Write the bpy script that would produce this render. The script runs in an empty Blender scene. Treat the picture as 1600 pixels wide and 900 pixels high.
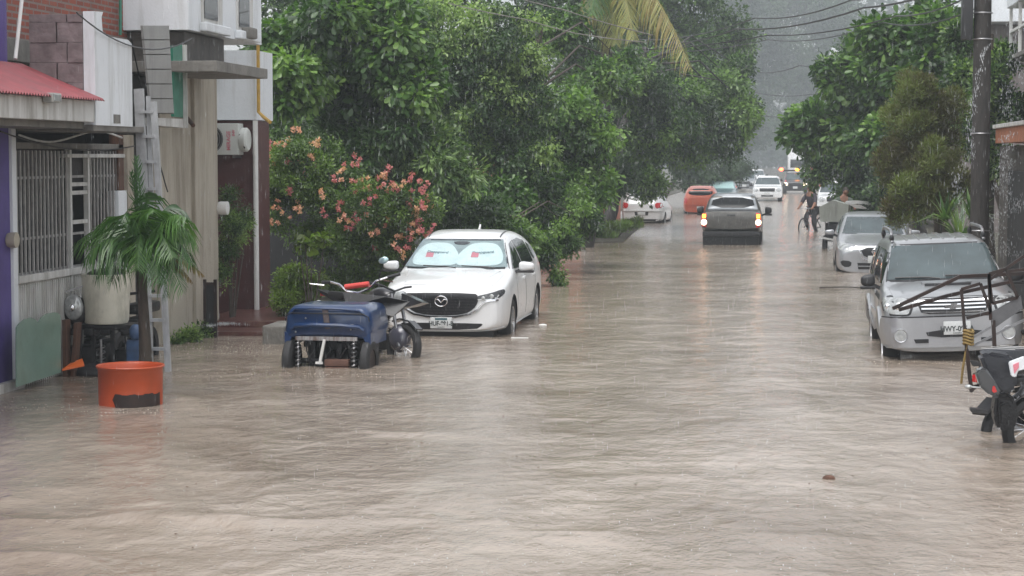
import bpy, bmesh, math, random
import numpy as np
from mathutils import Vector, Matrix, Euler, noise
from mathutils.bvhtree import BVHTree
from mathutils.geometry import delaunay_2d_cdt

random.seed(7)
rng = np.random.default_rng(7)
R = math.radians
SC = bpy.context.scene
COL = SC.collection

# ------------------------------------------------------------------ camera
CAM_H = 2.55
FPX = 3111.0
PITCH = math.atan(205.0 / FPX)
YAW = math.atan(435.0 * math.cos(PITCH) / FPX)
cam_data = bpy.data.cameras.new("camera")
cam_data.sensor_width = 36.0
cam_data.lens = FPX / 1600.0 * 36.0
cam_data.clip_start = 0.1
cam_data.clip_end = 3000
cam = bpy.data.objects.new("camera", cam_data)
COL.objects.link(cam)
cam.location = (0, 0, CAM_H)
cam.rotation_euler = (R(90) - PITCH, 0, YAW)
SC.camera = cam

_f = Vector((-math.sin(YAW) * math.cos(PITCH), math.cos(YAW) * math.cos(PITCH), -math.sin(PITCH)))
_r = Vector((math.cos(YAW), math.sin(YAW), 0))
_u = _r.cross(_f)


def ray(px, py):
    return _f * FPX + _r * (px - 800.0) + _u * (450.0 - py)


def on_z(px, py, z=0.0):
    d = ray(px, py)
    t = (z - CAM_H) / d.z
    return Vector((d.x * t, d.y * t, z))


def on_y(px, py, Y):
    d = ray(px, py)
    t = Y / d.y
    return Vector((d.x * t, Y, CAM_H + d.z * t))


def on_x(px, py, X):
    d = ray(px, py)
    t = X / d.x
    return Vector((X, d.y * t, CAM_H + d.z * t))


# ------------------------------------------------------------------ objects
def tag(o, label=None, cat=None, group=None, kind=None):
    if label: o["label"] = label
    if cat: o["category"] = cat
    if group: o["group"] = group
    if kind: o["kind"] = kind
    return o


def empty(name, loc=(0, 0, 0), rot=(0, 0, 0), label=None, cat=None, group=None):
    o = bpy.data.objects.new(name, None)
    COL.objects.link(o)
    o.location = loc
    o.rotation_euler = rot
    o.empty_display_size = 0.1
    return tag(o, label, cat, group)


def mobj(name, me, mat=None, parent=None):
    o = bpy.data.objects.new(name, me)
    COL.objects.link(o)
    if mat is not None:
        for m in (mat if isinstance(mat, (list, tuple)) else [mat]):
            me.materials.append(m)
    if parent is not None: o.parent = parent
    return o


def copy_tree(o, parent=None):
    c = o.copy()
    COL.objects.link(c)
    c.parent = parent
    for ch in list(o.children):
        copy_tree(ch, c)
    return c


def smooth(me, angle=40):
    me.polygons.foreach_set("use_smooth", [True] * len(me.polygons))
    try:
        me.set_sharp_from_angle(angle=R(angle))
    except Exception:
        pass
    me.update()


class MB:
    """collects simple shapes, then links them as one mesh object"""

    def __init__(s):
        s.bm = bmesh.new()

    def box(s, a, b, m=0, rot=None, bevel=0.0, pivot=None):
        a = Vector(a); b = Vector(b)
        lo = Vector([min(a[i], b[i]) for i in range(3)]); hi = Vector([max(a[i], b[i]) for i in range(3)])
        r = bmesh.ops.create_cube(s.bm, size=1.0)
        vs = r["verts"]
        c = (lo + hi) / 2; d = hi - lo
        for v in vs:
            v.co = Vector((v.co.x * d.x, v.co.y * d.y, v.co.z * d.z))
        fs = set(f for v in vs for f in v.link_faces)
        for f in fs: f.material_index = m
        if bevel > 0:
            es = set(e for v in vs for e in v.link_edges)
            rr = bmesh.ops.bevel(s.bm, geom=list(es), offset=min(bevel, min(d) * 0.45), segments=2, affect='EDGES', profile=0.6)
            vs = list(set(v for f in rr["faces"] for v in f.verts) | set(v for v in vs if v.is_valid))
            for f in rr["faces"]: f.material_index = m
        M = Matrix.Translation(c)
        if rot is not None:
            pv = Vector(pivot) if pivot is not None else c
            M = Matrix.Translation(pv) @ Euler(rot).to_matrix().to_4x4() @ Matrix.Translation(c - pv)
        bmesh.ops.transform(s.bm, matrix=M, verts=vs)
        return vs

    def tube(s, pts, r, seg=8, m=0, cap=True, closed=False):
        pts = [Vector(p) for p in pts]
        n = len(pts)
        rr = r if isinstance(r, (list, tuple)) else [r] * n
        rings = []
        prev = None
        for i, p in enumerate(pts):
            if closed:
                t = (pts[(i + 1) % n] - pts[i - 1]).normalized()
            else:
                t = (pts[min(i + 1, n - 1)] - pts[max(i - 1, 0)])
                t = t.normalized() if t.length > 1e-9 else Vector((0, 0, 1))
            if prev is None:
                a = Vector((0, 0, 1)) if abs(t.z) < 0.9 else Vector((1, 0, 0))
                u = t.cross(a).normalized()
            else:
                u = prev - t * prev.dot(t)
                u = u.normalized() if u.length > 1e-6 else t.orthogonal().normalized()
            prev = u
            w = t.cross(u)
            rings.append([s.bm.verts.new(p + (u * math.cos(2 * math.pi * k / seg) + w * math.sin(2 * math.pi * k / seg)) * rr[i]) for k in range(seg)])
        for i in range(n if closed else n - 1):
            A = rings[i]; B = rings[(i + 1) % n]
            for k in range(seg):
                f = s.bm.faces.new((A[k], A[(k + 1) % seg], B[(k + 1) % seg], B[k]))
                f.material_index = m
        if cap and not closed:
            s.bm.faces.new(list(reversed(rings[0]))).material_index = m
            s.bm.faces.new(rings[-1]).material_index = m

    def bar(s, a, b, w, h=None, m=0):
        """rectangular bar from a to b"""
        h = h or w
        a = Vector(a); b = Vector(b)
        t = (b - a).normalized()
        up = Vector((0, 0, 1)) if abs(t.z) < 0.95 else Vector((0, 1, 0))
        u = t.cross(up).normalized(); v = t.cross(u).normalized()
        vs = []
        for p in (a, b):
            for su, sv in ((-1, -1), (1, -1), (1, 1), (-1, 1)):
                vs.append(s.bm.verts.new(p + u * su * w / 2 + v * sv * h / 2))
        for idx in ((3, 2, 1, 0), (4, 5, 6, 7), (0, 1, 5, 4), (1, 2, 6, 5), (2, 3, 7, 6), (3, 0, 4, 7)):
            s.bm.faces.new([vs[i] for i in idx]).material_index = m

    def lathe(s, prof, axis='z', c=(0, 0, 0), seg=24, m=0, arc=(0, 2 * math.pi)):
        """prof: list of (r, h); closed if ends have r=0"""
        c = Vector(c)
        full = abs(arc[1] - arc[0] - 2 * math.pi) < 1e-6
        cnt = seg if full else seg + 1
        rings = []
        for (r, h) in prof:
            ring = []
            for k in range(cnt):
                a = arc[0] + (arc[1] - arc[0]) * k / seg
                x, y = r * math.cos(a), r * math.sin(a)
                if axis == 'z': p = Vector((x, y, h))
                elif axis == 'x': p = Vector((h, x, y))
                else: p = Vector((y, h, x))
                ring.append(s.bm.verts.new(c + p))
            rings.append(ring)
        for i in range(len(rings) - 1):
            A, B = rings[i], rings[i + 1]
            for k in range(seg):
                k2 = (k + 1) % cnt
                try:
                    f = s.bm.faces.new((A[k], A[k2], B[k2], B[k]))
                    f.material_index = m
                except ValueError:
                    pass
        return rings

    def quad(s, pts, m=0):
        f = s.bm.faces.new([s.bm.verts.new(Vector(p)) for p in pts])
        f.material_index = m
        return f

    def prism(s, outline, d, m=0):
        """outline: list of 3D points (planar); d: extrusion vector"""
        d = Vector(d)
        A = [s.bm.verts.new(Vector(p)) for p in outline]
        B = [s.bm.verts.new(Vector(p) + d) for p in outline]
        n = len(A)
        s.bm.faces.new(A).material_index = m
        s.bm.faces.new(list(reversed(B))).material_index = m
        for i in range(n):
            s.bm.faces.new((A[i], B[i], B[(i + 1) % n], A[(i + 1) % n])).material_index = m

    def ball(s, c, r, m=0, seg=12, scale=(1, 1, 1), rot=None):
        rr = bmesh.ops.create_uvsphere(s.bm, u_segments=seg, v_segments=max(6, seg * 2 // 3), radius=r)
        M = Matrix.Translation(Vector(c))
        if rot is not None: M = M @ Euler(rot).to_matrix().to_4x4()
        M = M @ Matrix.Diagonal((*scale, 1))
        bmesh.ops.transform(s.bm, matrix=M, verts=rr["verts"])
        for v in rr["verts"]:
            for f in v.link_faces: f.material_index = m

    def build(s, name, mat, parent=None, sm=True, angle=35, M=None, loc=None, rot=None):
        bmesh.ops.remove_doubles(s.bm, verts=s.bm.verts, dist=1e-5)
        bmesh.ops.recalc_face_normals(s.bm, faces=s.bm.faces)
        if M is not None: bmesh.ops.transform(s.bm, matrix=M, verts=s.bm.verts)
        me = bpy.data.meshes.new(name)
        s.bm.to_mesh(me)
        s.bm.free()
        if sm: smooth(me, angle)
        o = mobj(name, me, mat, parent)
        if loc is not None: o.location = loc
        if rot is not None: o.rotation_euler = rot
        return o


def text_mesh(body, size, mat, parent, name="lettering", M=None, depth=0.004, sx=1.0, bold=0.0):
    cu = bpy.data.curves.new("t", 'FONT')
    cu.body = body
    cu.size = size
    cu.align_x = 'CENTER'; cu.align_y = 'CENTER'
    cu.extrude = depth / 2
    cu.offset = bold
    t = bpy.data.objects.new("t", cu)
    COL.objects.link(t)
    dg = bpy.context.evaluated_depsgraph_get()
    me = bpy.data.meshes.new_from_object(t.evaluated_get(dg))
    bpy.data.objects.remove(t)
    # text lies in XY -> stand it up in XZ facing -Y
    S = Matrix.Rotation(R(90), 4, 'X') @ Matrix.Diagonal((sx, 1, 1, 1))
    me.transform((M or Matrix.Identity(4)) @ S)
    me.materials.clear()
    return mobj(name, me, mat, parent)


# ------------------------------------------------------------------ materials
def newmat(name):
    m = bpy.data.materials.new(name)
    m.use_nodes = True
    nt = m.node_tree
    bs = nt.nodes["Principled BSDF"]
    return m, nt, bs


def pmat(name, col, rough=0.6, metal=0.0, var=0.0, scale=4.0, bump=0.0, bscale=40.0, coat=0.0, col2=None,
         stretch=(1, 1, 1), spec=0.5, lo=0.35, hi=0.65, detail=5.0, rvar=0.0, gen=True, emis=None, estr=0.0, alpha=None, trans=0.0):
    m, nt, bs = newmat(name)
    N = nt.nodes; L = nt.links
    bs.inputs["Roughness"].default_value = rough
    bs.inputs["Metallic"].default_value = metal
    bs.inputs["Specular IOR Level"].default_value = spec
    bs.inputs["Coat Weight"].default_value = coat
    bs.inputs["Coat Roughness"].default_value = 0.06
    c1 = (*col, 1)
    bs.inputs["Base Color"].default_value = c1
    if trans: bs.inputs["Transmission Weight"].default_value = trans
    tc = None
    if var > 0 or col2 is not None or bump > 0 or rvar > 0:
        tc = N.new("ShaderNodeTexCoord")
        mp = N.new("ShaderNodeMapping")
        mp.inputs["Scale"].default_value = stretch
        L.new(tc.outputs["Object"], mp.inputs["Vector"])
    if var > 0 or col2 is not None:
        if col2 is None: col2 = tuple(max(0, c * (1 - var)) for c in col)
        nz = N.new("ShaderNodeTexNoise")
        nz.inputs["Scale"].default_value = scale
        nz.inputs["Detail"].default_value = detail
        nz.inputs["Roughness"].default_value = 0.65
        L.new(mp.outputs[0], nz.inputs["Vector"])
        cr = N.new("ShaderNodeValToRGB")
        cr.color_ramp.elements[0].position = lo
        cr.color_ramp.elements[1].position = hi
        cr.color_ramp.elements[0].color = (*col2, 1)
        cr.color_ramp.elements[1].color = c1
        L.new(nz.outputs["Fac"], cr.inputs[0])
        L.new(cr.outputs[0], bs.inputs["Base Color"])
        if rvar > 0:
            mr = N.new("ShaderNodeMapRange")
            mr.inputs["To Min"].default_value = max(0.02, rough - rvar)
            mr.inputs["To Max"].default_value = min(1, rough + rvar)
            L.new(nz.outputs["Fac"], mr.inputs["Value"])
            L.new(mr.outputs[0], bs.inputs["Roughness"])
    if bump > 0:
        nb = N.new("ShaderNodeTexNoise")
        nb.inputs["Scale"].default_value = bscale
        nb.inputs["Detail"].default_value = 6
        L.new(mp.outputs[0], nb.inputs["Vector"])
        bp = N.new("ShaderNodeBump")
        bp.inputs["Strength"].default_value = bump
        bp.inputs["Distance"].default_value = 0.02
        L.new(nb.outputs["Fac"], bp.inputs["Height"])
        L.new(bp.outputs[0], bs.inputs["Normal"])
    if emis is not None:
        bs.inputs["Emission Color"].default_value = (*emis, 1)
        bs.inputs["Emission Strength"].default_value = estr
    return m


def add_stain(m, col, scale=1.2, stretch=(3, 3, 0.35), lo=0.5, hi=0.75, amt=0.8):
    """weather streaks over a material's base colour"""
    nt = m.node_tree; N = nt.nodes; L = nt.links
    bs = N["Principled BSDF"]
    tc = N.new("ShaderNodeTexCoord"); mp = N.new("ShaderNodeMapping")
    mp.inputs["Scale"].default_value = stretch
    mp.inputs["Location"].default_value = (3.1, 7.7, 1.3)
    L.new(tc.outputs["Object"], mp.inputs["Vector"])
    nz = N.new("ShaderNodeTexNoise"); nz.inputs["Scale"].default_value = scale; nz.inputs["Detail"].default_value = 7
    nz.inputs["Roughness"].default_value = 0.7
    L.new(mp.outputs[0], nz.inputs["Vector"])
    mr = N.new("ShaderNodeMapRange")
    mr.inputs["From Min"].default_value = lo; mr.inputs["From Max"].default_value = hi
    mr.inputs["To Max"].default_value = amt
    L.new(nz.outputs["Fac"], mr.inputs["Value"])
    mx = N.new("ShaderNodeMix"); mx.data_type = 'RGBA'
    inp = bs.inputs["Base Color"]
    if inp.is_linked:
        L.new(inp.links[0].from_socket, mx.inputs["A"])
    else:
        mx.inputs["A"].default_value = inp.default_value
    mx.inputs["B"].default_value = (*col, 1)
    L.new(mr.outputs[0], mx.inputs["Factor"])
    L.new(mx.outputs["Result"], inp)
    return m


def leafmat(name, dark, mid, light, rough=0.42, trans=0.35):
    """leaf colour from a per-leaf attribute 'tint'"""
    m, nt, bs = newmat(name)
    N = nt.nodes; L = nt.links
    at = N.new("ShaderNodeAttribute"); at.attribute_name = "tint"
    cr = N.new("ShaderNodeValToRGB")
    e = cr.color_ramp.elements
    e[0].position = 0.05; e[0].color = (*dark, 1)
    e[1].position = 0.95; e[1].color = (*light, 1)
    x = e.new(0.5); x.color = (*mid, 1)
    L.new(at.outputs["Fac"], cr.inputs[0])
    L.new(cr.outputs[0], bs.inputs["Base Color"])
    bs.inputs["Roughness"].default_value = rough
    bs.inputs["Specular IOR Level"].default_value = 0.6
    tr = N.new("ShaderNodeBsdfTranslucent")
    mul = N.new("ShaderNodeMix"); mul.data_type = 'RGBA'; mul.blend_type = 'MULTIPLY'
    mul.inputs["Factor"].default_value = 1.0
    L.new(cr.outputs[0], mul.inputs["A"]); mul.inputs["B"].default_value = (1.3, 1.5, 0.6, 1)
    L.new(mul.outputs["Result"], tr.inputs["Color"])
    ms = N.new("ShaderNodeMixShader"); ms.inputs[0].default_value = trans
    L.new(bs.outputs[0], ms.inputs[1]); L.new(tr.outputs[0], ms.inputs[2])
    L.new(ms.outputs[0], N["Material Output"].inputs["Surface"])
    return m


def clear_glass(name, tint=(0.86, 0.9, 0.9), rough=0.03, mixt=0.65):
    m, nt, bs = newmat(name)
    N = nt.nodes; L = nt.links
    tr = N.new("ShaderNodeBsdfTransparent"); tr.inputs[0].default_value = (*tint, 1)
    gl = N.new("ShaderNodeBsdfGlossy"); gl.inputs["Roughness"].default_value = rough
    gl.inputs[0].default_value = (0.9, 0.95, 1, 1)
    fr = N.new("ShaderNodeFresnel"); fr.inputs[0].default_value = 1.5
    mm = N.new("ShaderNodeMath"); mm.operation = 'MULTIPLY_ADD'
    mm.inputs[1].default_value = 1.0; mm.inputs[2].default_value = 1.0 - mixt - 0.3
    L.new(fr.outputs[0], mm.inputs[0])
    ms = N.new("ShaderNodeMixShader")
    L.new(mm.outputs[0], ms.inputs[0]); L.new(tr.outputs[0], ms.inputs[1]); L.new(gl.outputs[0], ms.inputs[2])
    L.new(ms.outputs[0], N["Material Output"].inputs["Surface"])
    return m


MT = {}
MT["white_paint"] = pmat("white_car_paint", (0.70, 0.71, 0.715), 0.28, coat=0.7, var=0.04, scale=3)
MT["silver_paint"] = pmat("silver_car_paint", (0.38, 0.39, 0.40), 0.3, metal=0.55, coat=0.6, var=0.08, scale=5)
MT["silver_paint2"] = pmat("silver_car_paint_cool", (0.38, 0.39, 0.41), 0.3, metal=0.5, coat=0.6, var=0.08, scale=5)
MT["grey_paint"] = pmat("grey_truck_paint", (0.11, 0.105, 0.095), 0.35, metal=0.5, coat=0.4, var=0.3, scale=6)
MT["pale_truck"] = pmat("pale_cab_paint", (0.26, 0.28, 0.3), 0.3, metal=0.3, coat=0.5, var=0.1, scale=6)
MT["orange_paint"] = pmat("orange_car_paint", (0.5, 0.1, 0.045), 0.35, coat=0.5, var=0.15, scale=5)
MT["teal_paint"] = pmat("dark_teal_car_paint", (0.13, 0.2, 0.22), 0.3, metal=0.3, coat=0.6, var=0.1, scale=5)
MT["dark_paint"] = pmat("dark_car_paint", (0.03, 0.03, 0.035), 0.3, coat=0.6, var=0.1, scale=5)
MT["black_plastic"] = pmat("black_plastic", (0.02, 0.02, 0.022), 0.45, var=0.3, scale=20)
MT["grille"] = pmat("grille_black", (0.012, 0.012, 0.014), 0.35)
MT["rubber"] = pmat("tyre_rubber", (0.025, 0.025, 0.026), 0.7, var=0.3, scale=14, bump=0.3, bscale=60)
MT["alloy"] = pmat("alloy_rim", (0.45, 0.45, 0.46), 0.3, metal=0.9)
MT["chrome"] = pmat("chrome_trim", (0.75, 0.76, 0.78), 0.12, metal=1.0)
MT["dkglass"] = pmat("dark_window_glass", (0.012, 0.016, 0.018), 0.04, spec=0.8)
MT["tint"] = pmat("tinted_rear_glass", (0.01, 0.012, 0.014), 0.15, spec=0.2)
MT["wsglass"] = pmat("windshield_glass", (0.06, 0.085, 0.09), 0.05, spec=0.9, var=0.45, scale=1.7)
MT["clear"] = clear_glass("clear_windshield_glass")
MT["lampglass"] = pmat("lamp_glass", (0.5, 0.52, 0.52), 0.06, metal=0.2, spec=0.8, var=0.45, scale=12)
MT["lampdark"] = pmat("dark_lamp_glass", (0.04, 0.042, 0.045), 0.06, spec=0.8)
MT["redlamp"] = pmat("red_lamp_lens", (0.45, 0.02, 0.02), 0.12, spec=0.7)
MT["plate"] = pmat("plate_white", (0.56, 0.58, 0.58), 0.5, var=0.12, scale=30)
MT["platebg"] = pmat("plate_green_band", (0.06, 0.12, 0.14), 0.5)
MT["ink"] = pmat("plate_ink", (0.03, 0.04, 0.04), 0.6)
MT["shade"] = pmat("sunshade_fabric", (0.68, 0.77, 0.77), 0.5, var=0.12, scale=5, bump=0.5, bscale=9)
MT["cabin"] = pmat("cabin_dark", (0.36, 0.43, 0.44), 0.7, var=0.3, scale=4)
MT["redprint"] = pmat("red_print", (0.62, 0.2, 0.25), 0.6)
MT["greyprint"] = pmat("grey_print", (0.16, 0.25, 0.28), 0.6)
MT["lamp_on"] = pmat("lit_lamp_warm", (1, 0.8, 0.5), 0.3, emis=(1.0, 0.72, 0.35), estr=7)
MT["lamp_on_w"] = pmat("lit_lamp_white", (1, 0.9, 0.75), 0.3, emis=(1.0, 0.8, 0.55), estr=2.6)
MT["lamp_red"] = pmat("lit_lamp_red", (1, 0.1, 0.05), 0.3, emis=(1.0, 0.08, 0.03), estr=6)
MT["lamp_amber"] = pmat("lit_lamp_amber", (1, 0.4, 0.05), 0.3, emis=(1.0, 0.28, 0.03), estr=3)
MT["steel"] = pmat("steel", (0.35, 0.35, 0.36), 0.35, metal=0.9, var=0.3, scale=15)
MT["rust"] = pmat("rusty_dark_steel", (0.02, 0.015, 0.014), 0.5, metal=0.2, col2=(0.035, 0.018, 0.014), scale=9)
MT["grease"] = pmat("greasy_black_metal", (0.025, 0.025, 0.027), 0.4, metal=0.4, var=0.5, scale=20, bump=0.4)
# ------------------------------------------------------------------ world, light, colour
w = bpy.data.worlds.new("World"); SC.world = w
w.use_nodes = True
nt = w.node_tree
sky = nt.nodes.new("ShaderNodeTexSky"); sky.sky_type = 'NISHITA'; sky.sun_disc = False
SUN_EL, SUN_AZ = 68, 200
sky.sun_elevation = R(SUN_EL); sky.sun_rotation = R(SUN_AZ)
sky.air_density = 1.0; sky.dust_density = 3.0
hs = nt.nodes.new("ShaderNodeHueSaturation"); hs.inputs["Saturation"].default_value = 0.16
hs.inputs["Value"].default_value = 1.0
nt.links.new(sky.outputs[0], hs.inputs["Color"])
nt.links.new(hs.outputs[0], nt.nodes["Background"].inputs[0])
nt.nodes["Background"].inputs[1].default_value = 0.15

sl = bpy.data.lights.new("sun", 'SUN'); sl.energy = 0.7; sl.angle = R(35); sl.color = (1, 0.98, 0.95)
so = bpy.data.objects.new("sun", sl); COL.objects.link(so)
so.rotation_euler = (R(90 - SUN_EL), 0, R(180 - SUN_AZ))

SC.view_settings.view_transform = 'Standard'
SC.view_settings.look = 'None'
SC.view_settings.gamma = 1
SC.view_settings.exposure = 1.12
SC.render.engine = 'CYCLES'
SC.cycles.use_denoising = True
try:
    SC.cycles.denoiser = 'OPENIMAGEDENOISE'
except Exception:
    pass
SC.cycles.max_bounces = 6
SC.cycles.diffuse_bounces = 3
SC.cycles.glossy_bounces = 3
SC.cycles.transparent_max_bounces = 8
SC.cycles.volume_bounces = 0
SC.cycles.volume_max_steps = 64
SC.cycles.sample_clamp_indirect = 4

# ------------------------------------------------------------------ haze
mb = MB()
mb.box((-95, -35, -1.6), (90, 560, 46))
hz = mb.build("haze", None, sm=False)
hm = bpy.data.materials.new("haze"); hm.use_nodes = True
hn = hm.node_tree
hn.nodes.remove(hn.nodes["Principled BSDF"])
pv = hn.nodes.new("ShaderNodeVolumePrincipled")
pv.inputs["Density"].default_value = 0.0018
pv.inputs["Color"].default_value = (0.70, 0.75, 0.78, 1)
pv.inputs["Anisotropy"].default_value = 0.2
hn.links.new(pv.outputs[0], hn.nodes["Material Output"].inputs["Volume"])
hz.data.materials.append(hm)
tag(hz, "grey rain haze filling the far end of the flooded street", "haze", kind="stuff")

# ------------------------------------------------------------------ ground and water
mud = pmat("wet_ground", (0.12, 0.1, 0.08), 0.7, var=0.4, scale=0.8, bump=0.4, bscale=6)
mb = MB()
mb.box((-90, -30, -0.6), (85, 550, -0.2))
g = mb.build("ground", mud, sm=False); tag(g, "muddy ground lying under the flood water", "ground", kind="structure")


def vnoise(x, y, seed=0):
    """smooth value noise on arrays"""
    xi = np.floor(x).astype(np.int64); yi = np.floor(y).astype(np.int64)
    xf = x - xi; yf = y - yi
    u = xf * xf * xf * (xf * (xf * 6 - 15) + 10); v = yf * yf * yf * (yf * (yf * 6 - 15) + 10)

    def h(a, b):
        n = (a * 374761393 + b * 668265263 + seed * 69069) & 0x7fffffff
        n = ((n ^ (n >> 13)) * 1274126177) & 0x7fffffff
        return ((n ^ (n >> 16)) & 0xffff) / 65535.0
    return (h(xi, yi) * (1 - u) + h(xi + 1, yi) * u) * (1 - v) + (h(xi, yi + 1) * (1 - u) + h(xi + 1, yi + 1) * u) * v


def ridge(x, y, seed):
    return 1 - np.abs(2 * vnoise(x, y, seed) - 1)


ys = [9.0]
while ys[-1] < 75: ys.append(ys[-1] + 0.035 * (ys[-1] / 15) ** 2)
ys = np.array([-25, -5, 5] + ys + [90, 120, 160, 220, 300, 400, 549])
xs = np.concatenate([[-85, -50, -30, -20], np.linspace(-14.5, 7.5, 420), [15, 30, 75]])
X, Y = np.meshgrid(xs, ys)
near = np.clip((Y - 9) / 1.0, 0, 1) * np.clip((75 - Y) / 20, 0, 1) * np.clip((X + 16) / 1.5, 0, 1) * np.clip((9 - X) / 1.5, 0, 1)
turb = np.clip((22 - Y) / 9, 0, 1) * np.clip((5 - X) / 9, 0.25, 1)       # rougher water near the camera
wx = X + 0.35 * vnoise(X * 0.9, Y * 0.9, 3); wy = Y + 0.5 * vnoise(X * 0.7 + 4, Y * 0.7, 5)
Z = 0.010 * (ridge(wx * 0.9, wy * 1.1, 11) - 0.5) + 0.006 * (ridge(wx * 2.4, wy * 2.4, 12) - 0.5) + 0.0035 * (vnoise(wx * 7, wy * 7, 13) - 0.5)
Zt = 0.034 * (ridge(wx * 1.1 + 0.25 * wy, wy * 0.85, 21) ** 2 - 0.35) + 0.010 * (vnoise(wx * 2.7, wy * 1.9, 22) - 0.5) + 0.009 * (vnoise(wx * 7.5, wy * 6, 23) - 0.5)
# a breaking line of current across the foreground and small bow waves round the truck
line = np.exp(-((Y - 13.3 - 0.25 * np.sin(X * 0.9)) / 0.22) ** 2) * np.clip((1.5 - X) / 3, 0, 1)
Z = Z * (1 + 0.0 * turb) + turb * Zt + 0.030 * line * vnoise(X * 2.1, Y * 1.2, 31)
rr = np.sqrt((X + 1.6) ** 2 + ((Y - 56.5) * 0.6) ** 2)
Z += 0.03 * np.exp(-((rr - 2.2) / 0.35) ** 2)
Z += 0.025 * np.exp(-((Y - 60.5 - 0.1 * X) / 0.5) ** 2) * np.clip((X + 0.5) / 1.0, 0, 1) * np.clip((6 - X) / 2, 0, 1)
for (ox, oy, orad) in ((-6.65, 20.3, .33), (-5.0, 24.6, .9), (-4.87, 28, 1.0), (2.1, 25.6, .95), (2.0, 17.6, .5), (1.9, 44.6, .9), (-1.68, 58, 1.1), (-6.7, 22.8, .4)):
    rr = np.sqrt((X - ox) ** 2 + (Y - oy) ** 2)
    Z += 0.007 * np.sin((rr - orad) * 17 + 3 * vnoise(X * 2, Y * 2, 77)) * np.exp(-np.abs(rr - orad) / 0.55)
Z *= near
nv = X.size
co = np.stack([X, Y, Z], -1).reshape(-1, 3)
ny, nx = X.shape
idx = np.arange(nv).reshape(ny, nx)
F = np.stack([idx[:-1, :-1], idx[:-1, 1:], idx[1:, 1:], idx[1:, :-1]], -1).reshape(-1, 4)


def np_mesh(name, co, F, tint=None):
    me = bpy.data.meshes.new(name)
    k = F.shape[1]
    me.vertices.add(len(co)); me.vertices.foreach_set("co", np.ascontiguousarray(co, dtype=np.float32).ravel())
    me.loops.add(F.size); me.loops.foreach_set("vertex_index", np.ascontiguousarray(F, dtype=np.int32).ravel())
    me.polygons.add(len(F))
    me.polygons.foreach_set("loop_start", np.arange(0, F.size, k, dtype=np.int32))
    me.polygons.foreach_set("loop_total", np.full(len(F), k, dtype=np.int32))
    if tint is not None:
        a = me.attributes.new("tint", 'FLOAT', 'FACE')
        a.data.foreach_set("value", np.ascontiguousarray(tint, dtype=np.float32))
    me.update(calc_edges=True)
    return me


wm, nt_, bs = newmat("flood_water")
N = nt_.nodes; L = nt_.links
tc = N.new("ShaderNodeTexCoord")


def wnoise(scale, stretch, detail=4, rough=0.6, dist=0.0):
    mp = N.new("ShaderNodeMapping"); mp.inputs["Scale"].default_value = stretch
    L.new(tc.outputs["Object"], mp.inputs["Vector"])
    n = N.new("ShaderNodeTexNoise"); n.inputs["Scale"].default_value = scale
    n.inputs["Detail"].default_value = detail; n.inputs["Roughness"].default_value = rough
    n.inputs["Distortion"].default_value = dist
    L.new(mp.outputs[0], n.inputs["Vector"])
    return n


# mud colour: silt carried in swirls
c1 = wnoise(0.35, (1, 1.2, 1), 6, 0.6, 1.2)
cr = N.new("ShaderNodeValToRGB")
cr.color_ramp.elements[0].position = 0.3; cr.color_ramp.elements[0].color = (0.185, 0.143, 0.108, 1)
cr.color_ramp.elements[1].position = 0.72; cr.color_ramp.elements[1].color = (0.37, 0.315, 0.262, 1)
L.new(c1.outputs["Fac"], cr.inputs[0]); L.new(cr.outputs[0], bs.inputs["Base Color"])
bs.inputs["Roughness"].default_value = 0.10
bs.inputs["IOR"].default_value = 1.42
bs.inputs["Specular IOR Level"].default_value = 0.5
b1 = wnoise(1.2, (1.5, 0.9, 1), 5, 0.55, 0.15)
b2 = wnoise(5.0, (1.4, 0.9, 1), 4, 0.6, 0.1)
b3 = wnoise(24.0, (1, 1, 1), 3, 0.7)
m1 = N.new("ShaderNodeMath"); m1.operation = 'MULTIPLY_ADD'; m1.inputs[1].default_value = 0.20
L.new(b2.outputs["Fac"], m1.inputs[0]); L.new(b1.outputs["Fac"], m1.inputs[2])
m2 = N.new("ShaderNodeMath"); m2.operation = 'MULTIPLY_ADD'; m2.inputs[1].default_value = 0.085
L.new(b3.outputs["Fac"], m2.inputs[0]); L.new(m1.outputs[0], m2.inputs[2])
bp = N.new("ShaderNodeBump"); bp.inputs["Strength"].default_value = 0.75; bp.inputs["Distance"].default_value = 0.085
vo = N.new("ShaderNodeTexVoronoi"); vo.inputs["Scale"].default_value = 3.2
L.new(tc.outputs["Object"], vo.inputs["Vector"])
f1 = N.new("ShaderNodeMath"); f1.operation = 'MULTIPLY'; f1.inputs[1].default_value = 52.0
L.new(vo.outputs["Distance"], f1.inputs[0])
f2 = N.new("ShaderNodeMath"); f2.operation = 'SINE'; L.new(f1.outputs[0], f2.inputs[0])
f3 = N.new("ShaderNodeMapRange"); f3.inputs["From Min"].default_value = 0.0; f3.inputs["From Max"].default_value = 0.33
f3.inputs["To Min"].default_value = 0.035; f3.inputs["To Max"].default_value = 0.0
L.new(vo.outputs["Distance"], f3.inputs["Value"])
f4 = N.new("ShaderNodeMath"); f4.operation = 'MULTIPLY_ADD'
L.new(f2.outputs[0], f4.inputs[0]); L.new(f3.outputs[0], f4.inputs[1]); L.new(m2.outputs[0], f4.inputs[2])
L.new(f4.outputs[0], bp.inputs["Height"]); L.new(bp.outputs[0], bs.inputs["Normal"])
me = np_mesh("flood_water", co, F)
me.polygons.foreach_set("use_smooth", [True] * len(me.polygons))
wo = mobj("water", me, wm)
tag(wo, "muddy brown flood water covering the whole street", "water", kind="structure")
# ------------------------------------------------------------------ vehicle shell and conforming parts
GROUND = -0.2


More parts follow.
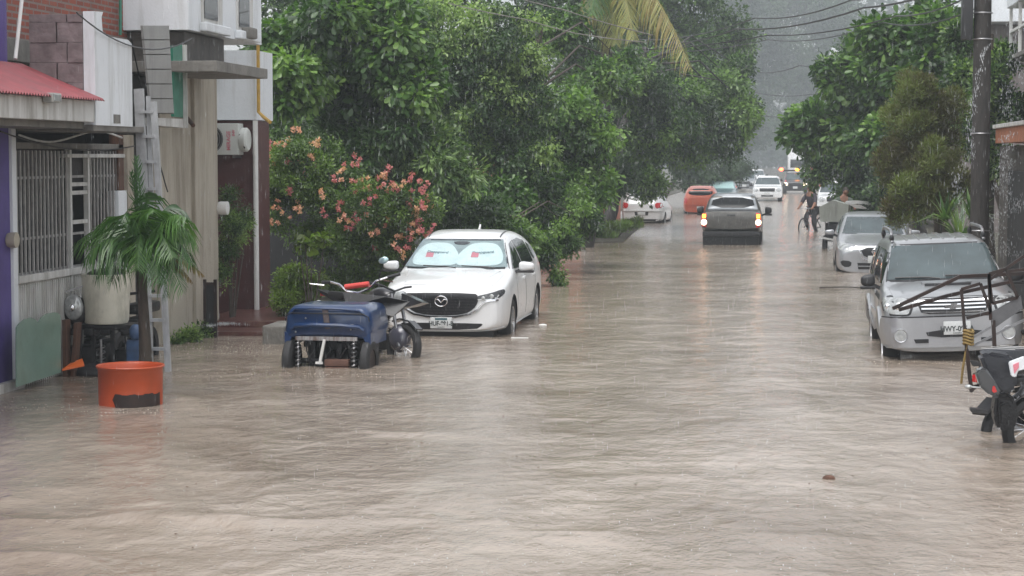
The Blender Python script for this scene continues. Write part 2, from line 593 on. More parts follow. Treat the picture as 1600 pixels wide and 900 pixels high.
def chaikin(pts, n=2):
    for _ in range(n):
        q = []
        for i in range(len(pts)):
            a = pts[i]; b = pts[(i + 1) % len(pts)]
            q.append((a[0] * .75 + b[0] * .25, a[1] * .75 + b[1] * .25))
            q.append((a[0] * .25 + b[0] * .75, a[1] * .25 + b[1] * .75))
        pts = q
    return pts


def mirx(pts):
    return [(-x, z) for x, z in reversed(pts)]


class Car:
    def __init__(s, name, spec, paint, loc, rotz=0.0, roll=0.0, label=None, cat="car", group=None, body="body", z0=None):
        s.root = empty(name, (loc[0], loc[1], GROUND if z0 is None else z0), (0, roll, rotz), label, cat, group)
        s.spec = spec
        top = spec["top"]; belt = spec["belt"]; W = spec["W"]
        zb = spec.get("zb", [(-9, .2), (9, .2)])
        tum = spec.get("tumble", 0.36)
        f = lambda tab, y: float(np.interp(y, [a for a, b in tab], [b for a, b in tab]))
        ys = sorted(set([a for a, b in top] + [a for a, b in W] + spec.get("extra", [])))
        y0, y1 = ys[0], ys[-1]
        ys = [y0, y0 + .025] + [y for y in ys[1:-1]] + [y1 - .025, y1]
        bm = bmesh.new()
        rings = []
        for y in ys:
            zt = f(top, y); zl = min(f(belt, y), zt - .015); wv = f(W, y); b = f(zb, y)
            h = zt - zl
            g = min(1.0, max(0.0, (h - .1) / .3)) ** 0.7
            zm = b + (zl - b) * .52
            Ws = wv * .955
            half = [(0, b), (wv * .8, b), (wv * .96, b + .05), (wv * .995, b + (zl - b) * .25), (wv, zm), (wv * .99, b + (zl - b) * .82), (Ws, zl)]
            q5 = ((1 - g) * Ws * .90 + g * (Ws - tum * .45 * h), zl + h * (.5 * g + .45 * (1 - g)))
            q6 = ((1 - g) * Ws * .72 + g * (Ws - tum * h - .02), zl + h * (.93 * g + .85 * (1 - g)))
            q7 = (q6[0] * (.8 * g + .6 * (1 - g)), zl + h * .985)
            q8 = (q6[0] * .4, zt - .002)
            half += [q5, q6, q7, q8, (0, zt)]
            Lr = [bm.verts.new((-x, y, z)) if x else None for x, z in half]
            Rr = [bm.verts.new((x, y, z)) for x, z in half]
            Lr[0] = Rr[0]; Lr[-1] = Rr[-1]
            rings.append((Lr, Rr))
        n = len(rings[0][0])
        for (La, Ra), (Lb, Rb) in zip(rings[:-1], rings[1:]):
            for i in range(n - 1):
                bm.faces.new((Ra[i], Rb[i], Rb[i + 1], Ra[i + 1]))
                bm.faces.new((La[i + 1], Lb[i + 1], Lb[i], La[i]))
        for (Lr, Rr), flip in ((rings[0], 0), (rings[-1], 1)):
            fs = [[Rr[0], Rr[1], Lr[1]]] + [[Lr[i], Rr[i], Rr[i + 1], Lr[i + 1]] for i in range(1, n - 2)] + [[Lr[n - 2], Rr[n - 2], Rr[n - 1]]]
            for q in fs:
                bm.faces.new(q if not flip else list(reversed(q)))
        bmesh.ops.recalc_face_normals(bm, faces=bm.faces)
        me = bpy.data.meshes.new("shell"); bm.to_mesh(me); bm.free()
        tmp = mobj("tmpshell", me, [paint, MT["black_plastic"]])
        md = tmp.modifiers.new("s", 'SUBSURF'); md.levels = 2; md.render_levels = 2
        dg = bpy.context.evaluated_depsgraph_get()
        sm_ = bpy.data.meshes.new_from_object(tmp.evaluated_get(dg))
        bb = bmesh.new(); bb.from_mesh(sm_)
        s.bvh = BVHTree.FromBMesh(bb); bb.free()
        # cut the wheel openings
        cutters = []
        wr = spec["wr"]; cut = spec.get("arch", wr + .05)
        for wy in spec["wy"]:
            for sx in (-1, 1):
                hw = spec["half"]
                m = MB(); m.lathe([(0, -.18), (cut, -.18), (cut, .25), (0, .25)], axis='x', c=(sx * (hw - .09), wy, wr), seg=28)
                bmesh.ops.remove_doubles(m.bm, verts=m.bm.verts, dist=1e-4)
                c = m.build("cutter", [paint, MT["black_plastic"]], sm=False)
                for p in c.data.polygons: p.material_index = 1
                b_ = tmp.modifiers.new("b", 'BOOLEAN'); b_.operation = 'DIFFERENCE'; b_.object = c; b_.solver = 'EXACT'
                cutters.append(c)
        dg = bpy.context.evaluated_depsgraph_get(); dg.update()
        fm = bpy.data.meshes.new_from_object(tmp.evaluated_get(dg))
        for c in cutters: bpy.data.objects.remove(c)
        bpy.data.objects.remove(tmp)
        bpy.data.meshes.remove(sm_)
        s.body = mobj(body, fm, None, s.root)
        smooth(fm, 45)

    # -- project a point
    def hit(s, u, v, view):
        if view == 'F': o, d = Vector((u, -10, v)), Vector((0, 1, 0))
        elif view == 'B': o, d = Vector((u, 10, v)), Vector((0, -1, 0))
        elif view == 'R': o, d = Vector((10, u, v)), Vector((-1, 0, 0))
        elif view == 'L': o, d = Vector((-10, u, v)), Vector((1, 0, 0))
        else: o, d = Vector((u, v, 10)), Vector((0, 0, -1))
        h = s.bvh.ray_cast(o, d)
        if h[0] is None:
            L2 = s.spec["L"] / 2
            q = {'F': Vector((u, -L2, v)), 'B': Vector((u, L2, v)), 'R': Vector((1, u, v)), 'L': Vector((-1, u, v)), 'T': Vector((u, v, 1))}[view]
            h = s.bvh.find_nearest(q)
        return h[0], h[1], d

    def patch(s, name, pts, view, mat, off=.006, inn=.012, res=.07, rnd=0, parent=None, mirror=False, own=None):
        if mirror:
            a = s.patch(name, pts, view, mat, off, inn, res, rnd, parent)
            v2 = {'R': 'L'}.get(view, view)
            b = s.patch(name, pts if view == 'R' else mirx(pts), v2, mat, off, inn, res, rnd, parent)
            return a, b
        if rnd: pts = chaikin(list(pts), rnd)
        bp_ = []
        for i in range(len(pts)):
            a = pts[i]; b = pts[(i + 1) % len(pts)]
            k = max(1, int(math.hypot(b[0] - a[0], b[1] - a[1]) / res))
            for j in range(k): bp_.append((a[0] + (b[0] - a[0]) * j / k, a[1] + (b[1] - a[1]) * j / k))
        nb = len(bp_)
        x0 = min(p[0] for p in bp_); x1 = max(p[0] for p in bp_); z0 = min(p[1] for p in bp_); z1 = max(p[1] for p in bp_)

        def inside(x, z):
            c = False
            for i in range(nb):
                a = bp_[i]; b = bp_[i - 1]
                if (a[1] > z) != (b[1] > z) and x < (b[0] - a[0]) * (z - a[1]) / (b[1] - a[1]) + a[0]: c = not c
            return c
        ins = []
        x = x0 + res / 2
        while x < x1:
            z = z0 + res / 2
            while z < z1:
                if inside(x, z) and min((x - p[0]) ** 2 + (z - p[1]) ** 2 for p in bp_) > (res * .45) ** 2: ins.append((x, z))
                z += res
            x += res
        vv, ee, ff, *_ = delaunay_2d_cdt([Vector(p) for p in bp_ + ins], [(i, (i + 1) % nb) for i in range(nb)], [], 1, 1e-6)
        bm = bmesh.new()
        outer = []
        for v in vv:
            p, n, d = s.hit(v[0], v[1], view)
            if n.dot(d) > 0: n = -n
            nn = (n - d).normalized()
            outer.append((bm.verts.new(p + nn * off), p - nn * inn))
        for f in ff: bm.faces.new([outer[i][0] for i in f])
        bm.edges.ensure_lookup_table(); bm.verts.index_update()
        inner = {}
        for e in [e for e in bm.edges if len(e.link_faces) == 1]:
            for v in e.verts:
                if v.index not in inner: inner[v.index] = bm.verts.new(outer[v.index][1])
            f0 = e.link_faces[0]; 
            a, b = e.verts
            try: bm.faces.new((a, b, inner[b.index], inner[a.index]))
            except ValueError: pass
        bmesh.ops.recalc_face_normals(bm, faces=bm.faces)
        me = bpy.data.meshes.new(name); bm.to_mesh(me); bm.free()
        smooth(me, 35)
        o = mobj(name, me, mat, parent if parent is not None else s.root)
        return o

    def strip(s, name, line, view, w, mat, off=.004, inn=.01, parent=None, mirror=False, closed=False, res=.08):
        P = [Vector(p) for p in line]
        n = len(P); Lf = []; Rt = []
        for i, p in enumerate(P):
            t = (P[min(i + 1, n - 1)] - P[max(i - 1, 0)]).normalized()
            q = Vector((-t.y, t.x)) * w / 2
            Lf.append(tuple(p + q)); Rt.append(tuple(p - q))
        return s.patch(name, Lf + Rt[::-1], view, mat, off, inn, res, 0, parent, mirror)

    def tube_on(s, name, line, view, r, mat, off=.01, parent=None, M=None):
        pts = []
        for (u, v) in line:
            p, n, d = s.hit(u, v, view)
            if n.dot(d) > 0: n = -n
            pts.append(p + (n - d).normalized() * off)
        m = MB(); m.tube(pts, r, 6)
        return m.build(name, mat, parent if parent is not None else s.root)

    def wheels(s, w=.22, rim=None, spokes=10, rmat=None, n=None):
        r = s.spec["wr"]; hw = s.spec["half"]
        rmat = rmat or MT["alloy"]
        m = MB()
        m.lathe([(r * .62, -w / 2 + .01), (r * .68, -w / 2), (r * .93, -w / 2 + .005), (r * .985, -w / 2 + .03), (r, -w / 4), (r, w / 4), (r * .985, w / 2 - .03), (r * .93, w / 2 - .005), (r * .68, w / 2), (r * .62, w / 2 - .01), (r * .6, 0), (r * .62, -w / 2 + .01)], axis='x', seg=32)
        ty = m.build("wheel", MT["rubber"])
        m = MB()
        for sx in (-1, 1):
            m.lathe([(r * .64, sx * (w / 2 - .005)), (r * .6, sx * (w / 2 - .012)), (r * .58, sx * (w / 2 - .05))], axis='x', seg=28)
            m.lathe([(0, sx * (w / 2 - .015)), (r * .14, sx * (w / 2 - .018)), (r * .17, sx * (w / 2 - .05))], axis='x', seg=12)
            for k in range(spokes):
                a = 2 * math.pi * k / spokes
                da = .12
                for q in (0,):
                    m.bar((sx * (w / 2 - .03), math.cos(a) * r * .13, math.sin(a) * r * .13), (sx * (w / 2 - .03), math.cos(a + .06) * r * .6, math.sin(a + .06) * r * .6), .035, .02)
        m.lathe([(0, 0), (r * .6, 0)], axis='x', seg=20, m=1)
        rm = m.build("rim", [rmat, MT["black_plastic"]], ty)
        ty.parent = s.root
        first = True
        for wy in s.spec["wy"]:
            for sx in (-1, 1):
                o = ty if first else copy_tree(ty, s.root)
                first = False
                o.location = (sx * (hw - w / 2 - .02), wy, r)

    def mirror_pair(s, x, y, z, size=(.13, .07, .085), mat=None, arm=None, only=None):
        mat = mat or s.body.data.materials[0]
        for sx in (-1, 1):
            if only and sx != only: continue
            m = MB()
            m.ball((0, 0, 0), 1, seg=20)
            for v in m.bm.verts:
                q = [math.copysign(abs(k) ** .62, k) for k in v.co]
                v.co = Vector((sx * x + q[0] * size[0] * .86, y + q[1] * size[1], z + q[2] * size[2] * (.78 + .14 * q[0] * sx * -1)))
            o = m.build("side_mirror", mat, s.root, angle=60)
            m = MB()
            m.bar((sx * (x - size[0] * .5), y + .01, z - size[2] * .6), (sx * (x - size[0] - .1), y + .03, z - size[2] - .03), .05, .05)
            m.box((sx * x - size[0] * .95, y - size[1] * .78, z - size[2] * 1.12), (sx * x + size[0] * .8, y + size[1] * .78, z - size[2] * .7), bevel=.012)
            m.build("mirror_foot", MT["black_plastic"], o, angle=60)

    def plate(s, x, z, text, view='F', w=.31, h=.16, off=.02, band=True, parent=None, tilt=0.0):
        p, n, d = s.hit(x, z, view)
        rot = 0 if view == 'F' else math.pi
        yy = p.y + (-off if view == 'F' else off)
        pe = MB(); pe.box((-w / 2, -.004, -h / 2), (w / 2, .008, h / 2), bevel=.003)
        o = pe.build("licence_plate", MT["plate"], s.root)
        o.location = (x, yy, z); o.rotation_euler = (0, 0, rot)
        if band:
            b = MB(); b.box((-w * .28, -.0062, h * .24), (w * .28, -.0045, h * .43)); b.build("plate_band", MT["platebg"], o, sm=False)
        if text:
            text_mesh(text, h * .56, MT["ink"], o, "lettering", Matrix.Translation((0, -.0062, -h * .08)), .002, sx=.86, bold=.0025)
            text_mesh("GUERRERO", h * .13, MT["ink"], o, "lettering", Matrix.Translation((0, -.0062, -h * .39)), .002)
        return o


def box_lamp(car, name, x, z, r, mat, view='B', off=.02, seg=12, sx=1, sz=1):
    p, n, d = car.hit(x, z, view)
    m = MB(); m.ball((p.x, p.y - d.y * off * .3, p.z), r, seg=seg, scale=(sx, .5, sz))
    return m.build(name, mat, car.root)
# ================================================================== white crossover (nearest left)
def at(px, py): return on_z(px, py, 0.0)


spec = dict(L=4.56, half=.92, wr=.355, wy=(-1.36, 1.34), arch=.41,
    top=[(-2.28, .80), (-2.22, .90), (-2.05, .975), (-1.7, 1.035), (-1.3, 1.085), (-1.12, 1.11), (-.75, 1.31), (-.36, 1.52), (-.2, 1.58), (.05, 1.62), (.5, 1.645), (1.1, 1.60), (1.6, 1.50), (1.93, 1.38), (2.06, 1.22), (2.17, 1.06), (2.25, 1.0), (2.28, .75)],
    belt=[(-2.28, .72), (-2.2, .80), (-2.05, .86), (-1.7, .93), (-1.12, 1.0), (0, 1.03), (1.4, 1.09), (2.1, 1.06), (2.2, .95), (2.28, .66)],
    W=[(-2.28, .70), (-2.23, .79), (-2.14, .855), (-1.95, .895), (-1.6, .92), (-1.0, .915), (0, .905), (1.1, .92), (1.6, .925), (1.95, .90), (2.2, .82), (2.28, .76)],
    zb=[(-2.28, .30), (-2.0, .27), (-1.6, .23), (2.0, .24), (2.28, .3)], tumble=.40)
c = Car("parked_car", spec, MT["white_paint"], (-4.87, 29.95), 0, 0,
        "white crossover parked by the flowering bush with a silvery sunshade behind its windshield", "car", "vehicles parked along the flooded street")
B = c.root
g = c.patch("grille", [(-.47, .83), (.47, .83), (.53, .79), (.525, .70), (.46, .60), (.33, .53), (0, .505), (-.33, .53), (-.46, .60), (-.525, .70), (-.53, .79)], 'F', MT["grille"], .013, res=.035, rnd=1)
for k in range(6):   # fine mesh of short bars in the grille
    z = .545 + k * .042
    hw = float(np.interp(z, [.51, .6, .7, .83], [.2, .43, .5, .49]))
    n = int(hw * 2 / .06)
    m = MB()
    for j in range(n):
        x = -hw + (j + .5 + .5 * (k % 2)) * 2 * hw / (n + .5)
        p, nn, d = c.hit(x, z, 'F')
        m.box((p.x - .02, p.y - .028, p.z - .006), (p.x + .02, p.y - .018, p.z + .006))
    m.build("mesh_row", MT["black_plastic"], g, sm=False)
c.strip("chrome_wing", [(-.80, .735), (-.66, .725), (-.585, .68), (-.52, .60), (-.4, .53), (-.2, .495), (0, .485), (.2, .495), (.4, .53), (.52, .60), (.585, .68), (.66, .725), (.80, .735)], 'F', .026, MT["chrome"], .022, res=.04)
# winged oval emblem
p, n_, d_ = c.hit(0, .715, 'F')
m = MB()
ring = [(p.x + .088 * math.cos(a), p.y - .025, .715 + .072 * math.sin(a)) for a in [2 * math.pi * k / 28 for k in range(28)]]
m.tube(ring, .0095, 8, closed=True)
m.tube([(-.078, p.y - .027, .735), (-.045, p.y - .03, .742), (-.02, p.y - .03, .72), (0, p.y - .03, .695), (.02, p.y - .03, .72), (.045, p.y - .03, .742), (.078, p.y - .027, .735)], [.006, .011, .011, .012, .011, .011, .006], 8)
m.build("emblem", MT["chrome"], B)
for sgn in (1, -1):
    pts = [(.49, .785), (.70, .83), (.83, .872), (.862, .855), (.86, .80), (.80, .75), (.6, .73), (.49, .73)]
    if sgn < 0: pts = mirx(pts)
    h = c.patch("headlight", pts, 'F', MT["lampdark"], .008, res=.04, rnd=1)
    for (x, z, r) in ((.60, .76, .028), (.715, .785, .033)):
        q, _, _ = c.hit(sgn * x, z, 'F')
        m = MB(); m.ball((q.x, q.y - .012, q.z), r, seg=14, scale=(1, .5, 1)); m.build("projector", MT["lampglass"], h)
    c.strip("light_strip", [(sgn * .52, .738), (sgn * .68, .742), (sgn * .78, .76), (sgn * .80, .80)] if sgn > 0 else [(-.80, .80), (-.78, .76), (-.68, .742), (-.52, .738)], 'F', .016, MT["lampglass"], .014, parent=h)
c.patch("lower_intake", [(-.56, .405), (.56, .405), (.60, .385), (.48, .31), (-.48, .31), (-.60, .385)], 'F', MT["grille"], .004, rnd=1, res=.05)
m = MB(); m.box((-.72, -2.12, .0), (.72, -1.75, .285)); m.build('undertray', MT['black_plastic'], B, sm=False)
c.strip("bumper_crease", [(-.85, .33), (-.66, .30), (-.5, .285), (.5, .285), (.66, .30), (.85, .33)], 'F', .022, MT["white_paint"], .022)
c.patch("bumper_scoop", [(.62, .60), (.82, .52), (.80, .40), (.70, .38)], 'F', MT["white_paint"], -.006, .02, rnd=2, mirror=True)
c.plate(0, .408, "HUF-981-B")
# windshield: cabin, glass, dark edge
c.patch("windshield_edge", [(-.79, 1.105), (.79, 1.105), (.615, 1.515), (-.615, 1.515)], 'F', MT["black_plastic"], .003, rnd=0)
c.patch("cabin_dark", [(-.75, 1.13), (.75, 1.13), (.60, 1.49), (-.60, 1.49)], 'F', MT["cabin"], .007)
c.patch("windshield", [(-.755, 1.125), (.755, 1.125), (.60, 1.495), (-.60, 1.495)], 'F', MT["clear"], .034, .0, rnd=0)
c.patch("mirror_housing", [(-.13, 1.47), (.13, 1.47), (.09, 1.435), (-.09, 1.435)], 'F', MT["black_plastic"], .030, rnd=1)
sh = empty("sunshade", B.location, (0, 0, 0), "pale turquoise folding sunshade with two rounded lobes behind the crossover's windshield", "sunshade")
for sgn in (1, -1):
    lobe = [(-.01, 1.17), (.06, 1.145), (.5, 1.14), (.66, 1.16), (.68, 1.25), (.60, 1.39), (.5, 1.45), (.3, 1.46), (.15, 1.44), (.05, 1.36), (-.01, 1.28)]
    c.patch("lobe", lobe if sgn > 0 else mirx(lobe), 'F', MT["shade"], .020, .0, rnd=2, parent=sh, res=.05)
    rs = [(sgn * .34 - .055, 1.255), (sgn * .34 + .055, 1.255), (sgn * .34 + .055, 1.325), (sgn * .34 - .055, 1.325)]
    rs = [(x - .09, z) for x, z in rs]
    c.patch("red_square", rs, 'F', MT["redprint"], .024, .0, parent=sh)
    q, nq, _ = c.hit(sgn * .34, 1.33, 'F')
    text_mesh("Deepguard", .085, MT["greyprint"], sh, "lettering",
              Matrix.Translation((q.x + .02, q.y - .035, 1.335)) @ Matrix.Rotation(R(-60), 4, 'X') @ Matrix.Rotation(R(5 * -sgn), 4, 'Y'), .002, sx=.85, bold=.002)
for sgn in (-.02, .55):
    c.tube_on("wiper", [(sgn * 1.0 - .45, 1.13), (sgn - .1, 1.115), (sgn + .05, 1.10)], 'F', .010, MT["black_plastic"], .045)
# hood lines
c.patch("hood", [(-.70, -2.10), (0, -2.17), (.70, -2.10), (.74, -1.9), (.76, -1.12), (-.76, -1.12), (-.74, -1.9)], 'T', MT["white_paint"], .007, .01, res=.1, rnd=1)
c.tube_on("hood_ridge", [(.56, -2.05), (.60, -1.7), (.66, -1.3), (.68, -1.15)], 'T', .008, MT["white_paint"], .006)
c.tube_on("hood_ridge", [(-.56, -2.05), (-.60, -1.7), (-.66, -1.3), (-.68, -1.15)], 'T', .008, MT["white_paint"], .006)
# sides
c.patch("side_window", [(-.86, 1.10), (-.25, 1.44), (.0, 1.475), (.05, 1.09)], 'R', MT["dkglass"], .006, mirror=True)
c.patch("side_window", [(.12, 1.09), (.08, 1.48), (.6, 1.50), (1.0, 1.45), (1.12, 1.12)], 'R', MT["dkglass"], .006, mirror=True)
c.patch("side_window", [(1.18, 1.13), (1.07, 1.43), (1.4, 1.34), (1.6, 1.18)], 'R', MT["dkglass"], .006, mirror=True, rnd=1)
for ln in ([(-.9, .98), (-.93, .6), (-.85, .3)], [(.08, 1.05), (.06, .6), (.04, .3)], [(1.15, 1.08), (1.05, .8), (.85, .45)]):
    c.strip("door_seam", ln, 'R', .012, MT["black_plastic"], .002, mirror=True)
for y in (-.18, .85):
    c.strip("door_handle", [(y, .93), (y + .2, .935)], 'R', .03, MT["white_paint"], .03, mirror=True)
c.strip("sill_trim", [(-.95, .26), (.95, .26)], 'R', .09, MT["white_paint"], .02, mirror=True)
c.patch("roof_seam", [(-.555, -.25), (-.535, -.25), (-.535, 1.7), (-.555, 1.7)], 'T', MT["black_plastic"], .003)
c.patch("roof_seam", [(.535, -.25), (.555, -.25), (.555, 1.7), (.535, 1.7)], 'T', MT["black_plastic"], .003)
m = MB(); m.prism([(-.012, 1.1, 1.57), (-.012, 1.32, 1.55), (-.012, 1.32, 1.68)], (.024, 0, 0)); m.build("roof_antenna", MT["white_paint"], B, sm=False)
c.patch("rear_window", [(-.6, 1.2), (.6, 1.2), (.5, 1.45), (-.5, 1.45)], 'B', MT["dkglass"], .006)
c.patch("tail_light", [(.45, .95), (.86, .95), (.86, 1.05), (.45, 1.0)], 'B', MT["redlamp"], .01, mirror=True)
c.mirror_pair(1.02, -.78, 1.135, (.135, .075, .085))
c.wheels(.225, spokes=10)

# ================================================================== silver SUV (nearest right)
spec = dict(L=4.2, half=.87, wr=.35, wy=(-1.28, 1.2), arch=.42, tumble=.26,
    top=[(-2.1, .84), (-2.06, .95), (-1.9, 1.02), (-1.5, 1.07), (-1.1, 1.10), (-.95, 1.12), (-.6, 1.37), (-.36, 1.53), (-.22, 1.61), (0, 1.64), (1.0, 1.65), (1.75, 1.62), (1.95, 1.5), (2.03, 1.15), (2.08, 1.0), (2.1, .7)],
    belt=[(-2.1, .76), (-2.0, .86), (-1.5, .97), (-.95, 1.03), (0, 1.05), (1.9, 1.06), (2.05, .9), (2.1, .62)],
    W=[(-2.1, .66), (-2.07, .74), (-2.0, .80), (-1.85, .85), (-1.6, .87), (-1.28, .875), (-.8, .845), (.8, .845), (1.2, .87), (1.7, .86), (2.0, .84), (2.1, .78)],
    zb=[(-2.1, .30), (2.1, .32)], extra=[-1.0])
pos = at(1487, 560)
c = Car("parked_suv", spec, MT["silver_paint"], (2.03, 27.35), R(1.0), R(-2.6),
        "silver boxy SUV with black roof rails parked behind the rusty metal frame", "car", "vehicles parked along the flooded street", z0=GROUND + .03)
B2 = c.root
c.patch("grille", [(-.47, .99), (.47, .99), (.40, .80), (.30, .775), (-.30, .775), (-.40, .80)], 'F', MT["grille"], .006)
for z in (.80, .845, .89, .935):
    hw = .37 + (z - .8) * .5
    c.strip("grille_bar", [(-hw, z), (0, z - .006), (hw, z)], 'F', .017, MT["chrome"], .022)
c.strip("grille_frame", [(-.46, .985), (0, .992), (.46, .985)], 'F', .035, MT["silver_paint"], .028)
p, _, _ = c.hit(0, .865, 'F')     # bow-tie badge
m = MB()
bt = [(-.10, .022), (-.035, .022), (-.03, .038), (.045, .038), (.04, .022), (.105, .022), (.09, -.02), (.03, -.02), (.025, -.036), (-.05, -.036), (-.045, -.02), (-.115, -.02)]
m.prism([(x, p.y - .045, .865 + z) for x, z in bt], (0, .03, 0)); m.build("badge", MT["chrome"], B2, sm=False)
for sgn in (1, -1):
    pts = [(.50, .97), (.80, .975), (.835, .93), (.825, .79), (.58, .775), (.54, .80)]
    bz = [(.47, .99), (.82, .995), (.85, .93), (.84, .77), (.56, .755), (.51, .79)]
    c.patch("lamp_bezel", bz if sgn > 0 else mirx(bz), 'F', MT["black_plastic"], .006, rnd=1, res=.05)
    h = c.patch("headlight", pts if sgn > 0 else mirx(pts), 'F', MT["lampglass"], .012, rnd=1, res=.05)
    for (x, z, r) in ((.66, .875, .055), (.79, .875, .035)):
        q, _, _ = c.hit(sgn * x, z, 'F')
        m = MB(); m.ball((q.x, q.y - .01, q.z), r, seg=14, scale=(1, .3, 1)); m.build("reflector", MT["chrome"], h)
c.patch("bumper", [(-.83, .75), (.83, .75), (.86, .70), (.86, .42), (.78, .36), (-.78, .36), (-.86, .42), (-.86, .70)], 'F', MT["silver_paint2"], .05, res=.07, rnd=1)
c.strip("bumper_groove", [(-.84, .745), (.84, .745)], 'F', .014, MT["black_plastic"], .052)
c.patch("lower_intake", [(-.36, .575), (.36, .575), (.32, .485), (-.32, .485)], 'F', MT["grille"], .056, rnd=1)
c.patch("lower_slot", [(-.5, .47), (-.32, .47), (-.32, .42), (-.48, .42)], 'F', MT["grille"], .056, mirror=True)
for sgn in (1, -1):
    q, _, _ = c.hit(sgn * .66, .52, 'F')
    m = MB(); m.lathe([(0, q.y - .068), (.05, q.y - .066), (.072, q.y - .064), (.078, q.y - .05), (.078, q.y)], axis='y', c=(sgn * .66, 0, .52), seg=20)
    fl = m.build("fog_light", MT["lampglass"], B2)
    m = MB(); m.lathe([(.072, q.y - .066), (.083, q.y - .072), (.09, q.y - .06), (.09, q.y)], axis='y', c=(sgn * .66, 0, .52), seg=20); m.build("fog_ring", MT["silver_paint2"], fl)
c.plate(.03, .60, "HWY-095-A", off=.075, band=False, w=.33, h=.165)
c.patch("windshield_edge", [(-.74, 1.115), (.74, 1.115), (.63, 1.575), (-.63, 1.575)], 'F', MT["black_plastic"], .003)
c.patch("windshield", [(-.72, 1.14), (.72, 1.14), (.61, 1.555), (-.61, 1.555)], 'F', MT["wsglass"], .009)
c.tube_on("wiper", [(-.62, 1.155), (-.2, 1.15), (-.05, 1.13)], 'F', .011, MT["black_plastic"], .03)
c.tube_on("wiper", [(.02, 1.165), (.45, 1.16), (.6, 1.135)], 'F', .011, MT["black_plastic"], .03)
c.patch("hood", [(-.68, -2.03), (.68, -2.03), (.72, -1.7), (.72, -1.0), (-.72, -1.0), (-.72, -1.7)], 'T', MT["silver_paint"], .012, .01, res=.1, rnd=1)
c.patch("hood_scoop", [(-.30, -1.42), (.30, -1.42), (.33, -1.2), (-.33, -1.2)], 'T', MT["silver_paint"], .045, .01, res=.08, rnd=1)
p, _, _ = c.hit(0, -1.40, 'T')
m = MB(); m.box((-.29, -1.455, p.z + .005), (.29, -1.40, p.z + .038), bevel=.01); m.build("scoop_mouth", MT["black_plastic"], B2)
for pts in ([(-.72, 1.09), (-.42, 1.47), (-.02, 1.50), (0, 1.09)], [(.07, 1.09), (.06, 1.50), (.85, 1.50), (.95, 1.10)], [(1.05, 1.11), (1.0, 1.50), (1.7, 1.48), (1.78, 1.12)]):
    c.patch("side_window", pts, 'R', MT["dkglass"], .006, mirror=True)
for ln in ([(-.78, 1.0), (-.80, .6), (-.74, .35)], [(.03, 1.05), (.03, .35)], [(1.0, 1.08), (.95, .8), (.75, .5)]):
    c.strip("door_seam", ln, 'R', .014, MT["black_plastic"], .002, mirror=True)
c.strip("body_strip", [(-.8, .66), (.8, .66)], 'R', .09, MT["silver_paint2"], .02, mirror=True)
for y in (-.2, .75): c.strip("door_handle", [(y, .95), (y + .18, .95)], 'R', .035, MT["silver_paint"], .03, mirror=True)
for wy in (-1.28, 1.2):   # flared arches
    for sx in (-1, 1):
        m = MB(); pts = []
        for k in range(13):
            a = math.pi * k / 12
            q, n1, _ = c.hit(wy + .44 * math.cos(a), .37 + .44 * math.sin(a), 'R')
            pts.append((sx * (q.x + .005), q.y, q.z))
        m.tube(pts, .034, 8); m.build("wheel_arch", MT["silver_paint"], B2)
for sx in (-1, 1):
    m = MB()
    x = sx * .60
    m.tube([(x, -.22, 1.60), (x, -.12, 1.72), (x, .05, 1.755), (x, .6, 1.76), (x, 1.3, 1.755), (x, 1.5, 1.72), (x, 1.62, 1.60)], .022, 8)
    m.build("roof_rail", MT["steel"], B2)
    m = MB(); m.ball((x, -.15, 1.655), .055, seg=12, scale=(.6, 1.6, .9)); m.build("rail_foot", MT["black_plastic"], B2)
    m = MB(); m.ball((x, 1.55, 1.655), .055, seg=12, scale=(.6, 1.6, .9)); m.build("rail_foot", MT["black_plastic"], B2)
for k in range(6):
    x = -.4 + k * .16
    c.strip("roof_rib", [(x, -.1), (x, 1.6)], 'T', .03, MT["silver_paint"], .016)
c.patch("rear_window", [(-.6, 1.15), (.6, 1.15), (.55, 1.45), (-.55, 1.45)], 'B', MT["dkglass"], .006)
c.mirror_pair(.96, -.62, 1.13, (.11, .07, .10), MT["black_plastic"])
c.wheels(.22, spokes=5)

# ================================================================== generic smaller vehicles
def spec_sedan(L=4.45, half=.845, H=1.5, hood=.98, wr=.31, hatch=False):
    a = L / 2
    cow = -a + 1.15; rf = cow + .82; rr = a - (1.25 if not hatch else .55)
    top = [(-a, .70), (-a + .06, .80), (-a + .3, .87), (cow - .3, hood - .02), (cow, hood + .03), (cow + .4, (hood + H) / 2), (rf - .05, H - .08), (rf + .25, H - .01), (rf + .8, H), (rr, H - .09)]
    if hatch: top += [(a - .2, H - .2), (a - .1, 1.05), (a - .03, .95), (a, .7)]
    else: top += [(a - .75, 1.12), (a - .6, 1.05), (a - .08, 1.02), (a, .7)]
    return dict(L=L, half=half, wr=wr, wy=(-a + .85, a - .9), arch=wr + .05,
        top=top, belt=[(-a, .62), (-a + .15, .74), (cow, hood - .08), (rr, .97), (a - .1, .93), (a, .62)],
        W=[(-a, .70 * half / .845), (-a + .08, half * .9), (-a + .3, half * .97), (-a + .85, half), (a - .8, half), (a - .25, half * .95), (a, half * .84)],
        zb=[(-a, .2), (a, .26)])


